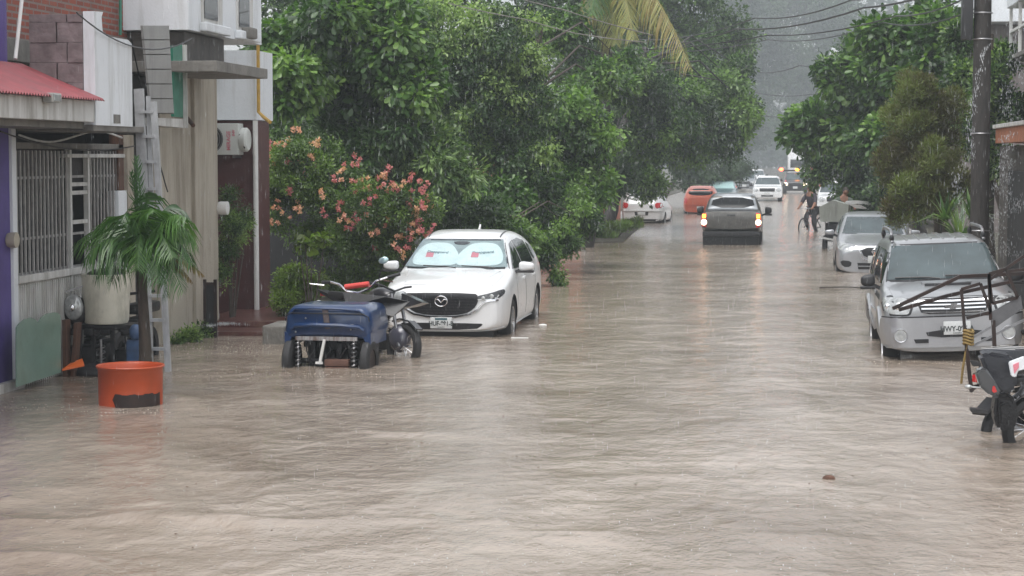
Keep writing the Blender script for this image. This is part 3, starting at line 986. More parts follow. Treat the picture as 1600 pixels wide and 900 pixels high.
# ---- silver sedan, right, facing
c = Car("parked_sedan", spec_sedan(), MT["silver_paint2"], (1.86, 46.6), 0, 0, "silver sedan with a V-shaped grille parked behind the silver SUV", "car", "vehicles parked along the flooded street")
c.patch("grille", [(-.33, .76), (.33, .76), (.22, .52), (-.22, .52)], 'F', MT["grille"], .006, rnd=1)
c.strip("grille_trim", [(-.42, .78), (-.33, .70), (-.25, .50), (-.1, .47), (.1, .47), (.25, .50), (.33, .70), (.42, .78)], 'F', .035, MT["chrome"], .02)
p, _, _ = c.hit(0, .67, 'F')
m = MB(); m.tube([(.06 * math.cos(a), p.y - .03, .67 + .06 * math.sin(a)) for a in [2 * math.pi * k / 18 for k in range(18)]], .01, 6, closed=True); m.box((-.08, p.y - .04, .655), (.08, p.y - .02, .685)); m.build("badge", MT["chrome"], c.root)
c.patch("headlight", [(.44, .80), (.62, .83), (.80, .86), (.82, .74), (.62, .64), (.46, .68)], 'F', MT["lampglass"], .01, rnd=1, mirror=True)
c.patch("lower_intake", [(-.38, .42), (.38, .42), (.36, .28), (-.36, .28)], 'F', MT["grille"], .008)
c.strip("intake_bar", [(-.36, .35), (.36, .35)], 'F', .02, MT["silver_paint2"], .02)
c.patch("fog_pocket", [(.50, .46), (.76, .48), (.70, .33), (.52, .33)], 'F', MT["grille"], .008, rnd=1, mirror=True)
c.plate(0, .50, None, off=.03, band=False)
c.patch("windshield", [(-.68, 1.02), (.68, 1.02), (.56, 1.38), (-.56, 1.38)], 'F', MT["wsglass"], .008)
c.patch("hood", [(-.62, -2.02), (0, -2.12), (.62, -2.02), (.68, -1.1), (-.68, -1.1)], 'T', MT["silver_paint2"], .008, .01, res=.12, rnd=1)
c.patch("side_window", [(-.72, 1.02), (-.2, 1.34), (.35, 1.38), (.35, 1.02)], 'R', MT["dkglass"], .006, mirror=True)
c.patch("side_window", [(.42, 1.02), (.42, 1.38), (.95, 1.32), (1.2, 1.05)], 'R', MT["dkglass"], .006, mirror=True)
c.strip("door_seam", [(-.8, .95), (-.82, .6), (-.78, .3)], 'R', .014, MT["black_plastic"], .002, mirror=True)
c.strip("door_seam", [(.38, 1.0), (.38, .3)], 'R', .014, MT["black_plastic"], .002, mirror=True)
c.mirror_pair(.96, -.72, 1.04, (.12, .07, .075))
c.wheels(.19, spokes=8)

# ---- pickup with lit rear lamps
spec = dict(L=4.9, half=.87, wr=.35, wy=(-1.55, 1.4), arch=.41, tumble=.30,
    top=[(-2.45, .8), (-2.38, .95), (-1.9, 1.03), (-1.35, 1.08), (-.9, 1.38), (-.62, 1.58), (-.4, 1.65), (.2, 1.67), (.55, 1.64), (.68, 1.58), (.78, 1.30), (.85, 1.20), (.95, 1.18), (1.6, 1.18), (2.4, 1.18), (2.45, 1.0)],
    belt=[(-2.45, .72), (-2.2, .86), (-1.3, 1.04), (.9, 1.13), (2.4, 1.13), (2.45, .95)],
    W=[(-2.45, .78), (-2.3, .85), (-1.6, .87), (0, .87), (2.3, .865), (2.42, .86), (2.45, .84)],
    zb=[(-2.45, .35), (1.9, .45), (2.2, .62), (2.45, .66)], extra=[.72, 2.2])
c = Car("pickup_truck", spec, MT["grey_paint"], (-1.68, 60.3), math.pi, 0, "grey pickup truck with glowing rear lamps wading down the middle of the street", "truck", None)
c.patch("cab", [(-.65, -.30), (.65, -.30), (.66, .72), (-.66, .72)], 'T', MT["pale_truck"], .012, .01, res=.12, rnd=1)
c.patch("cab_rear", [(-.74, 1.19), (.74, 1.19), (.62, 1.60), (-.62, 1.60)], 'B', MT["pale_truck"], .008)
c.patch("rear_window", [(-.66, 1.24), (.66, 1.24), (.57, 1.55), (-.57, 1.54)], 'B', MT["tint"], .016, rnd=1)
c.patch("bed_hollow_shade", [(-.74, .92), (.74, .92), (.74, 2.34), (-.74, 2.34)], 'T', MT["black_plastic"], .004, .004, res=.3)  # black patch on the closed bed, coloured as the hollow's shade
tg = c.patch("tailgate", [(-.70, 1.15), (.70, 1.15), (.70, .70), (-.70, .70)], 'B', MT["grey_paint"], .014)
c.strip("tailgate_panel", [(-.5, .92), (.5, .92)], 'B', .22, MT["grey_paint"], .024, parent=tg)
c.strip("tailgate_handle", [(-.12, 1.06), (.12, 1.06)], 'B', .05, MT["black_plastic"], .03, parent=tg)
for sgn in (1, -1):
    pts = [(.715, 1.14), (.85, 1.14), (.85, .70), (.715, .70)]
    t = c.patch("tail_light", pts if sgn > 0 else mirx(pts), 'B', MT["redlamp"], .02)
    q, _, _ = c.hit(sgn * .78, .86, 'B')
    m = MB(); m.ball((q.x, q.y + .03, .86), .085, seg=14, scale=(1, .5, 1)); m.build("lit_bulb", MT["lamp_on_w"], t)
    m = MB(); m.box((q.x - .05, q.y + .016, .98), (q.x + .05, q.y + .032, 1.10)); m.build("brake_lens", MT["lamp_amber"], t, sm=False)
m = MB(); m.box((-.82, 2.46, .46), (.82, 2.58, .60), bevel=.03); m.build("rear_bumper", MT["black_plastic"], c.root)
m = MB(); m.box((-.8, 2.2, -.1), (.8, 2.44, .45)); m.build("underbody", MT["grease"], c.root)
for pts in ([(-.95, 1.12), (-.6, 1.48), (-.2, 1.52), (-.2, 1.1)], [(-.13, 1.1), (-.13, 1.52), (.5, 1.5), (.55, 1.12)]):
    c.patch("side_window", pts, 'R', MT["dkglass"], .006, mirror=True)
c.patch("windshield", [(-.68, 1.14), (.68, 1.14), (.58, 1.52), (-.58, 1.52)], 'F', MT["wsglass"], .008)
c.strip("door_seam", [(-.15, 1.05), (-.15, .5)], 'R', .014, MT["black_plastic"], .002, mirror=True)
c.mirror_pair(1.03, -.82, 1.12, (.12, .08, .14), MT["black_plastic"])
c.wheels(.26, spokes=6)

# ---- white hatchback, seen from behind
c = Car("parked_hatchback", spec_sedan(3.9, .83, 1.46, .95, .29, True), MT["white_paint"], (-5.55, 78.5), math.pi + R(-3), 0, "white hatchback with red tail lights parked under the dark trees", "car", "vehicles parked along the flooded street")
c.patch("rear_window", [(-.62, 1.08), (.62, 1.08), (.5, 1.34), (-.5, 1.34)], 'B', MT["dkglass"], .008, rnd=1)
c.patch("tail_light", [(.50, .98), (.80, .99), (.80, .78), (.54, .76)], 'B', MT["redlamp"], .012, rnd=1, mirror=True)
c.patch("plate_recess", [(-.27, .64), (.27, .64), (.25, .5), (-.25, .5)], 'B', MT["black_plastic"], .006)
c.plate(0, .57, None, 'B', off=.02, band=False, w=.3, h=.13)
c.strip("bumper_crease", [(-.78, .68), (.78, .68)], 'B', .03, MT["white_paint"], .03)
c.strip("valance", [(-.72, .30), (.72, .30)], 'B', .12, MT["black_plastic"], .012)
q, _, _ = c.hit(0, .86, 'B')
m = MB(); m.lathe([(0, q.y + .02), (.06, q.y + .02), (.065, q.y - .01)], axis='y', c=(0, 0, .86), seg=16); m.build("badge", MT["steel"], c.root)
c.patch("side_window", [(-.55, .99), (-.1, 1.3), (1.0, 1.3), (1.3, 1.05)], 'R', MT["dkglass"], .006, mirror=True)
c.wheels(.18, spokes=8)

# ---- orange hatchback with roof bars
c = Car("parked_hatchback", spec_sedan(3.8, .80, 1.45, .95, .29, True), MT["orange_paint"], (-3.98, 91.5), math.pi, 0, "orange hatchback with a dark oval rear window parked ahead of the pickup", "car", "vehicles parked along the flooded street")
c.patch("rear_window", [(-.58, 1.02), (.58, 1.02), (.5, 1.32), (-.5, 1.32)], 'B', MT["tint"], .008, rnd=2)
c.patch("tail_light", [(.58, .9), (.76, .9), (.74, .66), (.60, .66)], 'B', MT["redlamp"], .012, rnd=1, mirror=True)
c.strip("bumper_crease", [(-.74, .60), (.74, .60)], 'B', .03, MT["orange_paint"], .04)
c.plate(0, .45, None, 'B', off=.03, band=False)
m = MB(); m.bar((-.62, 1.45, 1.55), (.62, 1.45, 1.55), .06, .03); m.bar((-.5, 1.45, 1.36), (-.5, 1.45, 1.55), .03); m.bar((.5, 1.45, 1.36), (.5, 1.45, 1.55), .03); m.build("spoiler", MT["black_plastic"], c.root, sm=False)
c.wheels(.17, spokes=6)

# ---- dark teal sedan facing
c = Car("parked_sedan", spec_sedan(4.5, .86, 1.47), MT["teal_paint"], (-3.75, 112), 0, 0, "dark teal sedan with a pale reflecting windshield parked beyond the orange hatchback", "car", "vehicles parked along the flooded street")
c.patch("windshield", [(-.70, 1.0), (.70, 1.0), (.58, 1.37), (-.58, 1.37)], 'F', pmat("windshield_painted_sheen", (.35, .5, .5), .1, spec=.9), .008)  # reflection is put into the pale base colour of the glass
c.patch("headlight", [(.5, .8), (.78, .84), (.8, .7), (.52, .68)], 'F', MT["lampglass"], .01, mirror=True)
c.patch("grille", [(-.4, .72), (.4, .72), (.34, .56), (-.34, .56)], 'F', MT["grille"], .008)
c.patch("side_window", [(-.72, 1.02), (-.2, 1.33), (1.0, 1.33), (1.25, 1.05)], 'R', MT["dkglass"], .006, mirror=True)
c.mirror_pair(.98, -.72, 1.04, (.13, .07, .09), MT["black_plastic"])
c.wheels(.19)

# ---- white off-roader facing, middle
spec = dict(L=4.3, half=.86, wr=.35, wy=(-1.3, 1.3), arch=.42, tumble=.26,
    top=[(-2.15, .85), (-2.1, 1.0), (-1.5, 1.06), (-.95, 1.1), (-.6, 1.38), (-.3, 1.6), (0, 1.66), (1.7, 1.64), (1.98, 1.5), (2.08, 1.1), (2.15, .7)],
    belt=[(-2.15, .78), (-2.0, .93), (-.95, 1.02), (1.9, 1.05), (2.15, .62)],
    W=[(-2.15, .80), (-2.0, .85), (-1.5, .86), (1.5, .86), (2.0, .84), (2.15, .8)], zb=[(-2.15, .38), (2.15, .4)])


def facing_suv(paint, loc, label, rz=0.0, lit=False, name="suv", group=None, cat="car", sc=1.0):
    c = Car(name, spec, paint, loc, rz, 0, label, cat, group)
    c.patch("windshield", [(-.72, 1.15), (.72, 1.15), (.62, 1.54), (-.62, 1.54)], 'F', MT["wsglass"], .008)
    c.patch("grille", [(-.45, .95), (.45, .95), (.42, .76), (-.42, .76)], 'F', MT["grille"], .008)
    c.patch("headlight", [(.52, .95), (.80, .95), (.80, .76), (.52, .76)], 'F', MT["lamp_on_w"] if lit else MT["lampglass"], .01, rnd=1, mirror=True)
    c.patch("bumper", [(-.82, .66), (.82, .66), (.80, .42), (-.80, .42)], 'F', paint if not lit else MT["black_plastic"], .06)
    c.patch("lower_intake", [(-.35, .56), (.35, .56), (.33, .47), (-.33, .47)], 'F', MT["grille"], .068)
    c.plate(0, .62, None, off=.08, band=False)
    c.patch("side_window", [(-.68, 1.1), (-.38, 1.5), (1.6, 1.5), (1.75, 1.13)], 'R', MT["dkglass"], .006, mirror=True)
    c.mirror_pair(.98, -.62, 1.15, (.11, .07, .1), MT["black_plastic"])
    c.wheels(.24, spokes=6)
    m = MB()
    for sx in (-1, 1): m.tube([(sx * .58, -.1, 1.64), (sx * .58, 0, 1.70), (sx * .58, 1.4, 1.70), (sx * .58, 1.5, 1.63)], .02, 6)
    m.build("roof_bar", MT["black_plastic"], c.root)
    return c


facing_suv(MT["white_paint"], (-1.30, 117.5), "white off-roader with a black grille driving towards the camera behind the pickup")
p_ = facing_suv(MT["dark_paint"], (.35, 142), "dark police truck with flashing red and amber roof lights and headlights on", lit=True, name="police_truck", cat="truck")
m = MB(); m.box((-.85, .05, 1.72), (.85, .35, 1.84), bevel=.02); lb = m.build("light_bar", MT["black_plastic"], p_.root)
for x, k, r in ((-.98, "lamp_red", .2), (.15, "lamp_amber", .22), (1.18, "lamp_red", .21)):
    m = MB(); m.ball((x, .0, 1.86), r * .75, seg=12, scale=(1, .6, .8)); m.build("beacon", MT[k], lb)
m = MB(); m.bar((-1.0, .2, 1.80), (1.22, .2, 1.80), .06); m.build("light_bar_mount", MT["black_plastic"], lb, sm=False)
# ---- far parked ones, left
facing_suv(MT["pale_truck"], (-3.35, 150), "pale grey car parked far off behind the white off-roader", name="parked_car", group="vehicles parked along the flooded street")
facing_suv(MT["white_paint"], (-3.0, 178), "tiny white car at the far left kerb in the haze", name="parked_car", group="vehicles parked along the flooded street")
# ---- white SUV and van on the right kerb
facing_suv(MT["white_paint"], (2.05, 92), "white SUV half hidden by hanging branches near the cyclist", name="parked_suv", group="vehicles parked along the flooded street")
c = Car("parked_hatchback", spec_sedan(4.0, .85, 1.55, 1.0, .31, True), MT["pale_truck"], (2.75, 63), 0, 0, "pale hatchback with a dark windshield parked behind the silver sedan", "car", "vehicles parked along the flooded street")
c.patch("windshield", [(-.72, 1.02), (.72, 1.02), (.60, 1.44), (-.60, 1.44)], 'F', MT["dkglass"], .008)
c.patch("headlight", [(.5, .84), (.78, .86), (.8, .7), (.52, .68)], 'F', MT["lampglass"], .01, mirror=True)
c.patch("grille", [(-.4, .72), (.4, .72), (.34, .56), (-.34, .56)], 'F', MT["grille"], .008)
c.patch("side_window", [(-.5, 1.05), (-.1, 1.36), (1.2, 1.36), (1.4, 1.08)], 'R', MT["dkglass"], .006, mirror=True)
c.wheels(.19)
# ---- box truck far
t = empty("box_truck", (1.0, 190, GROUND), (0, 0, 0), "tall white box truck standing behind the police truck in the haze", "truck")
m = MB(); m.box((-1.25, 0, 1.0), (1.25, 7, 3.75), bevel=.05); m.build("cargo_box", pmat("truck_white", (.7, .7, .7), .5, var=.15), t)
m = MB(); m.box((-1.15, -1.9, .8), (1.15, -.05, 2.75), bevel=.12); cab = m.build("cab", pmat("truck_cab", (.65, .66, .67), .4), t)
m = MB(); m.box((-1.0, -1.93, 1.75), (1.0, -1.88, 2.5), bevel=.02); m.build("windshield", MT["dkglass"], cab)
m = MB(); m.box((-1.15, -2.0, .45), (1.15, -1.5, .85), bevel=.03); m.build("bumper", MT["black_plastic"], t)
m = MB(); m.lathe([(0, -.12), (.45, -.12), (.5, -.06), (.5, .06), (.45, .12), (0, .12)], axis='x', seg=20)
wh = m.build("wheel", MT["rubber"], t); wh.location = (-1.0, -1.0, .5)
for x, y in ((1.0, -1.0), (-1.0, 5), (1.0, 5)):
    o = wh.copy(); COL.objects.link(o); o.parent = t; o.location = (x, y, .5)
# ------------------------------------------------------------------ street front on the left
XF = -8.45


def fy(px, X=XF): return on_x(px, 245, X).y


def fz(px, py, X=XF): return on_x(px, py, X).z


def yz_coords(nt, scale=(1, 1, 1)):
    N = nt.nodes; L = nt.links
    tc = N.new("ShaderNodeTexCoord"); sp = N.new("ShaderNodeSeparateXYZ"); cb = N.new("ShaderNodeCombineXYZ")
    L.new(tc.outputs["Object"], sp.inputs[0]); L.new(sp.outputs["Y"], cb.inputs["X"]); L.new(sp.outputs["Z"], cb.inputs["Y"])
    return cb


M_purple = add_stain(pmat("purple_wall_paint", (0.10, 0.07, 0.27), 0.6, var=0.25, scale=2.5, bump=0.2, bscale=30), (0.2, 0.17, 0.3), 1.5, lo=.55, hi=.8, amt=.5)
M_white = add_stain(pmat("white_wall_paint", (0.72, 0.75, 0.78), 0.6, var=0.06, scale=2, bump=0.15, bscale=25), (0.34, 0.34, 0.31), 1.3, lo=.5, hi=.8, amt=.75)
M_ivory = add_stain(pmat("soiled_white_paint", (0.6, 0.6, 0.58), 0.6, var=0.12, scale=3), (0.2, 0.18, 0.15), 1.6, stretch=(4, 4, .5), lo=.45, hi=.72, amt=.85)
M_conc = add_stain(pmat("weathered_concrete", (0.21, 0.2, 0.18), 0.8, var=0.3, scale=3, bump=0.4, bscale=18), (0.07, 0.065, 0.06), 1.6, lo=.48, hi=.75, amt=.8)
M_dconc = add_stain(pmat("dark_wet_concrete", (0.10, 0.09, 0.08), 0.7, var=0.4, scale=3, bump=0.5, bscale=14), (0.03, 0.03, 0.03), 1.6, lo=.45, hi=.75, amt=.8)
M_beige = add_stain(pmat("beige_render", (0.43, 0.39, 0.32), 0.75, var=0.1, scale=1.5, bump=0.25, bscale=22), (0.17, 0.14, 0.10), 1.2, stretch=(3, 3, .4), lo=.46, hi=.72, amt=.85)
M_block = pmat("pinkish_grey_render", (0.24, 0.19, 0.19), 0.85, col2=(0.13, 0.1, 0.1), scale=4, bump=0.9, bscale=10)
M_maroon = add_stain(pmat("maroon_wall_paint", (0.10, 0.035, 0.035), 0.5, var=0.3, scale=2, bump=0.2), (0.19, 0.12, 0.11), 1.5, lo=.55, hi=.8, amt=.5)
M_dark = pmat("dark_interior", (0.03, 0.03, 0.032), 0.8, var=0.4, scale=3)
M_red = add_stain(pmat("red_corrugated_sheet", (0.33, 0.065, 0.075), 0.4, var=0.25, scale=3, coat=.2), (0.14, 0.06, 0.06), 2.2, stretch=(.6, 4, .6), lo=.45, hi=.75, amt=.7)
M_grillebar = add_stain(pmat("galvanised_bar", (0.42, 0.41, 0.40), 0.5, metal=.3, var=0.3, scale=12), (0.12, 0.09, 0.07), 2.5, lo=.5, hi=.75, amt=.7)
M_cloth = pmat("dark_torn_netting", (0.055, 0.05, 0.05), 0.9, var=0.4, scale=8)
M_green = pmat("green_sheet_metal", (0.03, 0.2, 0.13), 0.4, var=0.3, scale=5)
M_alu = add_stain(pmat("aluminium", (0.55, 0.56, 0.57), 0.45, metal=.5, var=0.2, scale=8), (0.2, 0.19, 0.18), 3, lo=.5, hi=.8, amt=.6)
M_sheet = add_stain(pmat("grey_roller_sheet", (0.33, 0.33, 0.32), 0.55, metal=.2, var=0.12, scale=3), (0.14, 0.13, 0.12), 2, lo=.5, hi=.8, amt=.6)
M_orange = add_stain(pmat("orange_drum_paint", (0.42, 0.065, 0.016), 0.45, var=0.15, scale=5), (0.3, 0.06, 0.02), 2, lo=.55, hi=.8, amt=.6)
M_pipe = pmat("white_pvc", (0.72, 0.72, 0.7), 0.4, var=0.1, scale=6)
M_yellow = pmat("yellow_pipe_paint", (0.5, 0.3, 0.04), 0.5, var=0.3, scale=8)
M_wood = pmat("old_brown_wood", (0.13, 0.06, 0.035), 0.7, col2=(0.06, 0.03, 0.02), scale=4, stretch=(6, 6, 0.8), bump=.5)

# brick
m, nt_, bs = newmat("red_brick_wall")
cb = yz_coords(nt_)
br = nt_.nodes.new("ShaderNodeTexBrick")
br.inputs["Color1"].default_value = (0.30, 0.075, 0.045, 1); br.inputs["Color2"].default_value = (0.2, 0.05, 0.035, 1)
br.inputs["Mortar"].default_value = (0.22, 0.17, 0.15, 1)
br.inputs["Scale"].default_value = 1.0; br.inputs["Brick Width"].default_value = 0.26; br.inputs["Row Height"].default_value = 0.075
br.inputs["Mortar Size"].default_value = 0.014; br.inputs["Bias"].default_value = -0.2
nt_.links.new(cb.outputs[0], br.inputs["Vector"]); nt_.links.new(br.outputs["Color"], bs.inputs["Base Color"])
bs.inputs["Roughness"].default_value = 0.8
bp = nt_.nodes.new("ShaderNodeBump"); bp.inputs["Distance"].default_value = 0.01; bp.inputs["Strength"].default_value = .6
nt_.links.new(br.outputs["Fac"], bp.inputs["Height"]); bp.invert = True
nt_.links.new(bp.outputs[0], bs.inputs["Normal"])
M_brick = add_stain(m, (0.12, 0.1, 0.09), 1.6, stretch=(1, 1, 1), lo=.5, hi=.7, amt=.7)

YA = fy(14)          # far end of the purple wall
YB = 21.2            # far end of the awning / near end of the parapet
YC = fy(22)
YD = fy(200)
YE = fy(250); YF_ = fy(335); YG = fy(403)

# ---- purple house
h = empty("purple_house", (XF - 2, 17, GROUND), label="purple painted house front with a white corner post under the red awning", cat="house")
PH = h


def part(name, mat, a, b, root, bevel=0.0, sm=False, rot=None):
    m = MB(); m.box(a, b, bevel=bevel, rot=rot)
    o = m.build(name, mat, sm=sm)
    o.parent = root
    o.matrix_parent_inverse = Matrix.Translation(root.location).inverted()
    return o


def adopt(o, root):
    o.parent = root
    o.matrix_parent_inverse = Matrix.LocRotScale(root.location, root.rotation_euler, root.scale).inverted()
    return o


part("wall", M_purple, (XF - 6, 11, GROUND), (XF, YA, 6.8), h)
part("corner_post", M_white, (XF - .2, YA + .003, GROUND + .0), (XF + .035, YC - .02, 2.86), h, .01)
part("tiled_step", M_ivory, (XF + .004, 12, GROUND), (XF + .09, YC - .02, .11), h, .01)
m = MB(); m.lathe([(0, 0), (.075, 0), (.085, .03), (.085, .1), (0, .1)], axis='x', c=(XF + .004, on_x(12, 375, XF).y, fz(12, 375)), seg=16)
adopt(m.build("meter_cap", pmat("beige_cap", (.42, .38, .3), .5)), h)
# lean-to awning with corrugations running down the slope
aw = empty("awning", (XF, 17, 3.3), label="red corrugated lean-to awning with a white fascia over the purple house front", cat="awning")
ys_ = np.arange(11.0, YB + .001, 0.0125)
rows = [(-8.43, 3.57), (-7.98, 3.375), (-7.49, 3.175)]
zc = 0.014 * np.sin(ys_ * 2 * np.pi / 0.076)
vv = []
for (x, z) in rows:
    vv += [(x, y, z + d) for y, d in zip(ys_, zc)]
for (x, z) in rows:
    vv += [(x, y, z + d - .004) for y, d in zip(ys_, zc)]
n_ = len(ys_); ff = []
for lay in (0, 3):
    for r in range(2):
        for i in range(n_ - 1):
            a = (lay + r) * n_ + i
            ff.append((a, a + 1, a + 1 + n_, a + n_) if lay else (a, a + n_, a + 1 + n_, a + 1))
for i in range(n_ - 1):   # front lip
    a = 2 * n_ + i; b = 5 * n_ + i
    ff.append((a, b, b + 1, a + 1))
me = bpy.data.meshes.new("corrugated_sheet"); me.from_pydata(vv, [], ff); smooth(me, 60)
adopt(mobj("corrugated_sheet", me, M_red), aw)
part("fascia", M_ivory, (-7.72, 11, 2.93), (-7.60, YB - .02, 3.165), aw, .01)
part("soffit", M_conc, (XF + .01, 11, 2.86), (-7.73, YB - .02, 2.93), aw)
q = on_x(75, 153, -7.58)
o = part("floodlight", pmat("floodlight_body", (.3, .3, .28), .4), (-7.59, q.y - .14, q.z - .05), (-7.47, q.y + .10, q.z + .05), aw, .015)
part("floodlight_lens", MT["lampglass"], (-7.475, q.y - .12, q.z - .035), (-7.462, q.y + .08, q.z + .035), aw, .004)
# diagonal downpipe on the upper purple wall
m = MB(); a = on_x(34, 0, XF + .05); b = on_x(24, 92, XF + .05); m.tube([a, b], .022, 8)
o = m.build("cable_conduit", M_pipe); tag(o, "thin white conduit running down the upper purple wall edge", "pipe")

# ---- grille-fronted house with the stepped white parapet
h = empty("grille_house", (XF - 2, 23, GROUND), label="low house with a barred front and a stepped white balcony parapet", cat="house")
part("lower_wall", M_ivory, (XF - .18, YC, GROUND), (XF, YD - .35, 1.15), h)
m = MB()
yy = YC + .03
while yy < YD - .38:
    m.box((XF + .001, yy, .0), (XF + .014, yy + .028, 1.13)); yy += .065
adopt(m.build("ribbed_cladding", M_ivory, sm=False), h)
part("sill", M_ivory, (XF - .2, YC - .0, 1.152), (XF + .05, YD - .3, 1.235), h, .008)
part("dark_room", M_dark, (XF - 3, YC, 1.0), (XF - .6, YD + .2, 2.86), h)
m = MB()
yy = YC + .06; k = 0
ydoor0, ydoor1 = fy(108), fy(136)
while yy < YD - .35:
    if not (ydoor0 - .02 < yy < ydoor1 + .02):
        m.box((XF - .02, yy, 1.236), (XF - .001, yy + .03, 2.62))
    yy += .118
for zz in (1.62, 2.3): m.box((XF - .026, YC + .03, zz), (XF - .021, YD - .35, zz + .03))
adopt(m.build("window_grille", M_grillebar, sm=False), h)
m = MB()
for y_ in (ydoor0, ydoor1): m.box((XF - .04, y_ - .03, .6), (XF + .02, y_ + .03, 2.66))
for zz in (2.2, 2.1, 1.75): m.box((XF - .035, ydoor0 + .031, zz), (XF + .01, ydoor1 - .031, zz + .045))
adopt(m.build("hatch_frame", M_ivory, sm=False), h)
# torn netting behind the bars
m = MB()
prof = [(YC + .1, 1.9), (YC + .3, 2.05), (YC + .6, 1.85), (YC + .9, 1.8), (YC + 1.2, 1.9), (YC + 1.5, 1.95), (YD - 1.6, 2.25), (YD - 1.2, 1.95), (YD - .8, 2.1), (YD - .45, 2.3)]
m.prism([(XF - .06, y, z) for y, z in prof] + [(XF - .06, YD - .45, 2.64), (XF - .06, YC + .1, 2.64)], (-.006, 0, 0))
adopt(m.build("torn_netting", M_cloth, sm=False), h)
part("header_beam", M_conc, (XF - .15, YC, 2.64), (XF + .03, YD - .25, 2.71), h, .006)
part("header_rail", M_ivory, (XF - .05, fy(100), 2.54), (XF + .045, YD - .25, 2.585), h, .004)
m = MB(); m.tube([(XF + .06, YC + t * (YD - YC - .4), 2.79 - .07 * math.sin(t * math.pi * 2)) for t in np.linspace(0, 1, 20)], .012, 6)
adopt(m.build("sagging_pipe", M_ivory), h)
part("gate_post", M_white, (XF - .1, fy(180), GROUND), (XF + .04, fy(193), 2.12), h, .01)
part("upper_post", M_wood, (XF - .1, fy(182), 2.125), (XF + .03, fy(190), 2.83), h, .01)
part("end_post", M_beige, (XF - .1, fy(196), GROUND), (XF + .03, fy(206), 2.83), h, .01)
# parapet
SL = part("slab", M_conc, (XF - .6, YB, 2.835), (-7.62, 23.35, 2.905), h, .01)
y1 = on_x(163, 245, -7.6).y; y2 = on_x(208, 245, -7.6).y
m = MB()
m.prism([(-7.60, YB + .01, 2.90), (-7.60, y2, 2.90), (-7.60, y2, 3.86), (-7.60, y2 - .12, 3.90), (-7.60, y1 + .12, 3.90), (-7.60, y1, 3.95), (-7.60, y1 - .03, 4.10), (-7.60, YB + .3, 4.16), (-7.60, YB + .01, 4.15)], (-.13, 0, 0))
adopt(m.build("parapet", M_white, sm=False), h)
part("drain_slot", M_conc, (-7.598, on_x(178, 245, -7.6).y, 2.93), (-7.592, on_x(188, 245, -7.6).y, 3.03), h)
# side wall of rough blocks facing up the street
side = empty("block_wall", (-8.0, YB, 3.2), label="rough pinkish grey block side wall beside the white parapet above the awning", cat="wall")
zz = 2.92; r_ = 0
while zz < 4.1:
    for k in range(2):
        x0 = -8.35 + k * .32 + (.12 if r_ % 2 else 0)
        x1 = min(x0 + .31, -7.735)
        if k == 0: x0 = -8.35
        part("block", M_block, (x0 + .001, YB - .004 + .010 * ((r_ + k) % 2), zz), (x1 - .001, YB + .14, min(zz + .22, 4.12)), side, .006)
    zz += .222; r_ += 1
# recess behind the ladder: solid dark fill coloured as its shade; brick upper wall
part("recess_shade_fill", M_dark, (XF - 2.2, YD + .1, GROUND), (XF - .14, YE - .004, 3.63), h)
part("roof_slab", M_conc, (XF - 4, YC, 2.86), (XF - .05, YE, 2.95), h)
h2 = empty("brick_house", (XF - 2, 25, GROUND), label="unfinished red brick upper storey behind the white parapet", cat="house")
part("brick_wall", M_brick, (XF - 4, YC + .1, 3.9), (XF - .35, fy(265), 7.2), h2)
part("ring_beam", M_conc, (XF - 4, YC + .1, 3.64), (XF - .33, fy(262), 3.899), h2, .01)
part("column", M_conc, (XF - .6, fy(264), 2.96), (XF - .2, fy(292), 7.2), h2, .01)
m = MB(); a = on_x(188, 0, XF - .3); b = on_x(188, 55, XF - .3); m.tube([a, b], .02, 6)
adopt(m.build("vent_pipe", M_green), h2)
# hanging grey ribbed sheet and green awning box
t = empty("roller_sheet", (-8.2, 25, 3.5), label="grey ribbed metal sheet hanging above the ladder", cat="sheet")
X1 = -7.92
pa = [on_x(223, 40, X1), on_x(264, 40, X1), on_x(272, 178, X1), on_x(247, 178, X1), on_x(228, 150, X1)]
nrib = 6
for i in range(nrib):
    f0 = i / nrib; f1 = (i + .93) / nrib
    Lx = lambda f: on_x(223 + 14 * f, 40 + 138 * f, X1 + .0); Rx = lambda f: on_x(264 + 8 * f, 40 + 138 * f, X1)
    m = MB(); m.prism([Lx(f0), Rx(f0), Rx(f1), Lx(f1)], (-.03, 0, 0)); adopt(m.build("slat", M_sheet, sm=False), t)
m = MB(); m.prism([on_x(223, 40, X1 - .032), on_x(264, 40, X1 - .032), on_x(272, 178, X1 - .032), on_x(237, 178, X1 - .032)], (-.01, 0, 0)); adopt(m.build("backing", M_conc, sm=False), t)
t = empty("awning_box", (-8.1, 26, 3.3), label="green panel in a white frame hanging beside the grey ribbed sheet", cat="panel")
m = MB(); m.prism([on_x(270, 72, -8.0), on_x(286, 70, -8.0), on_x(286, 184, -8.0), on_x(272, 182, -8.0)], (-.04, 0, 0)); adopt(m.build("green_panel", M_green, sm=False), t)
m = MB(); m.bar(on_x(288, 70, -7.98), on_x(290, 200, -7.98), .06, .05); adopt(m.build("upright", M_ivory, sm=False), t)
m = MB(); m.prism([on_x(247, 184, -8.0), on_x(288, 186, -8.0), on_x(288, 200, -8.0), on_x(247, 196, -8.0)], (-.25, 0, 0)); adopt(m.build("ledge", M_ivory, sm=False), t)

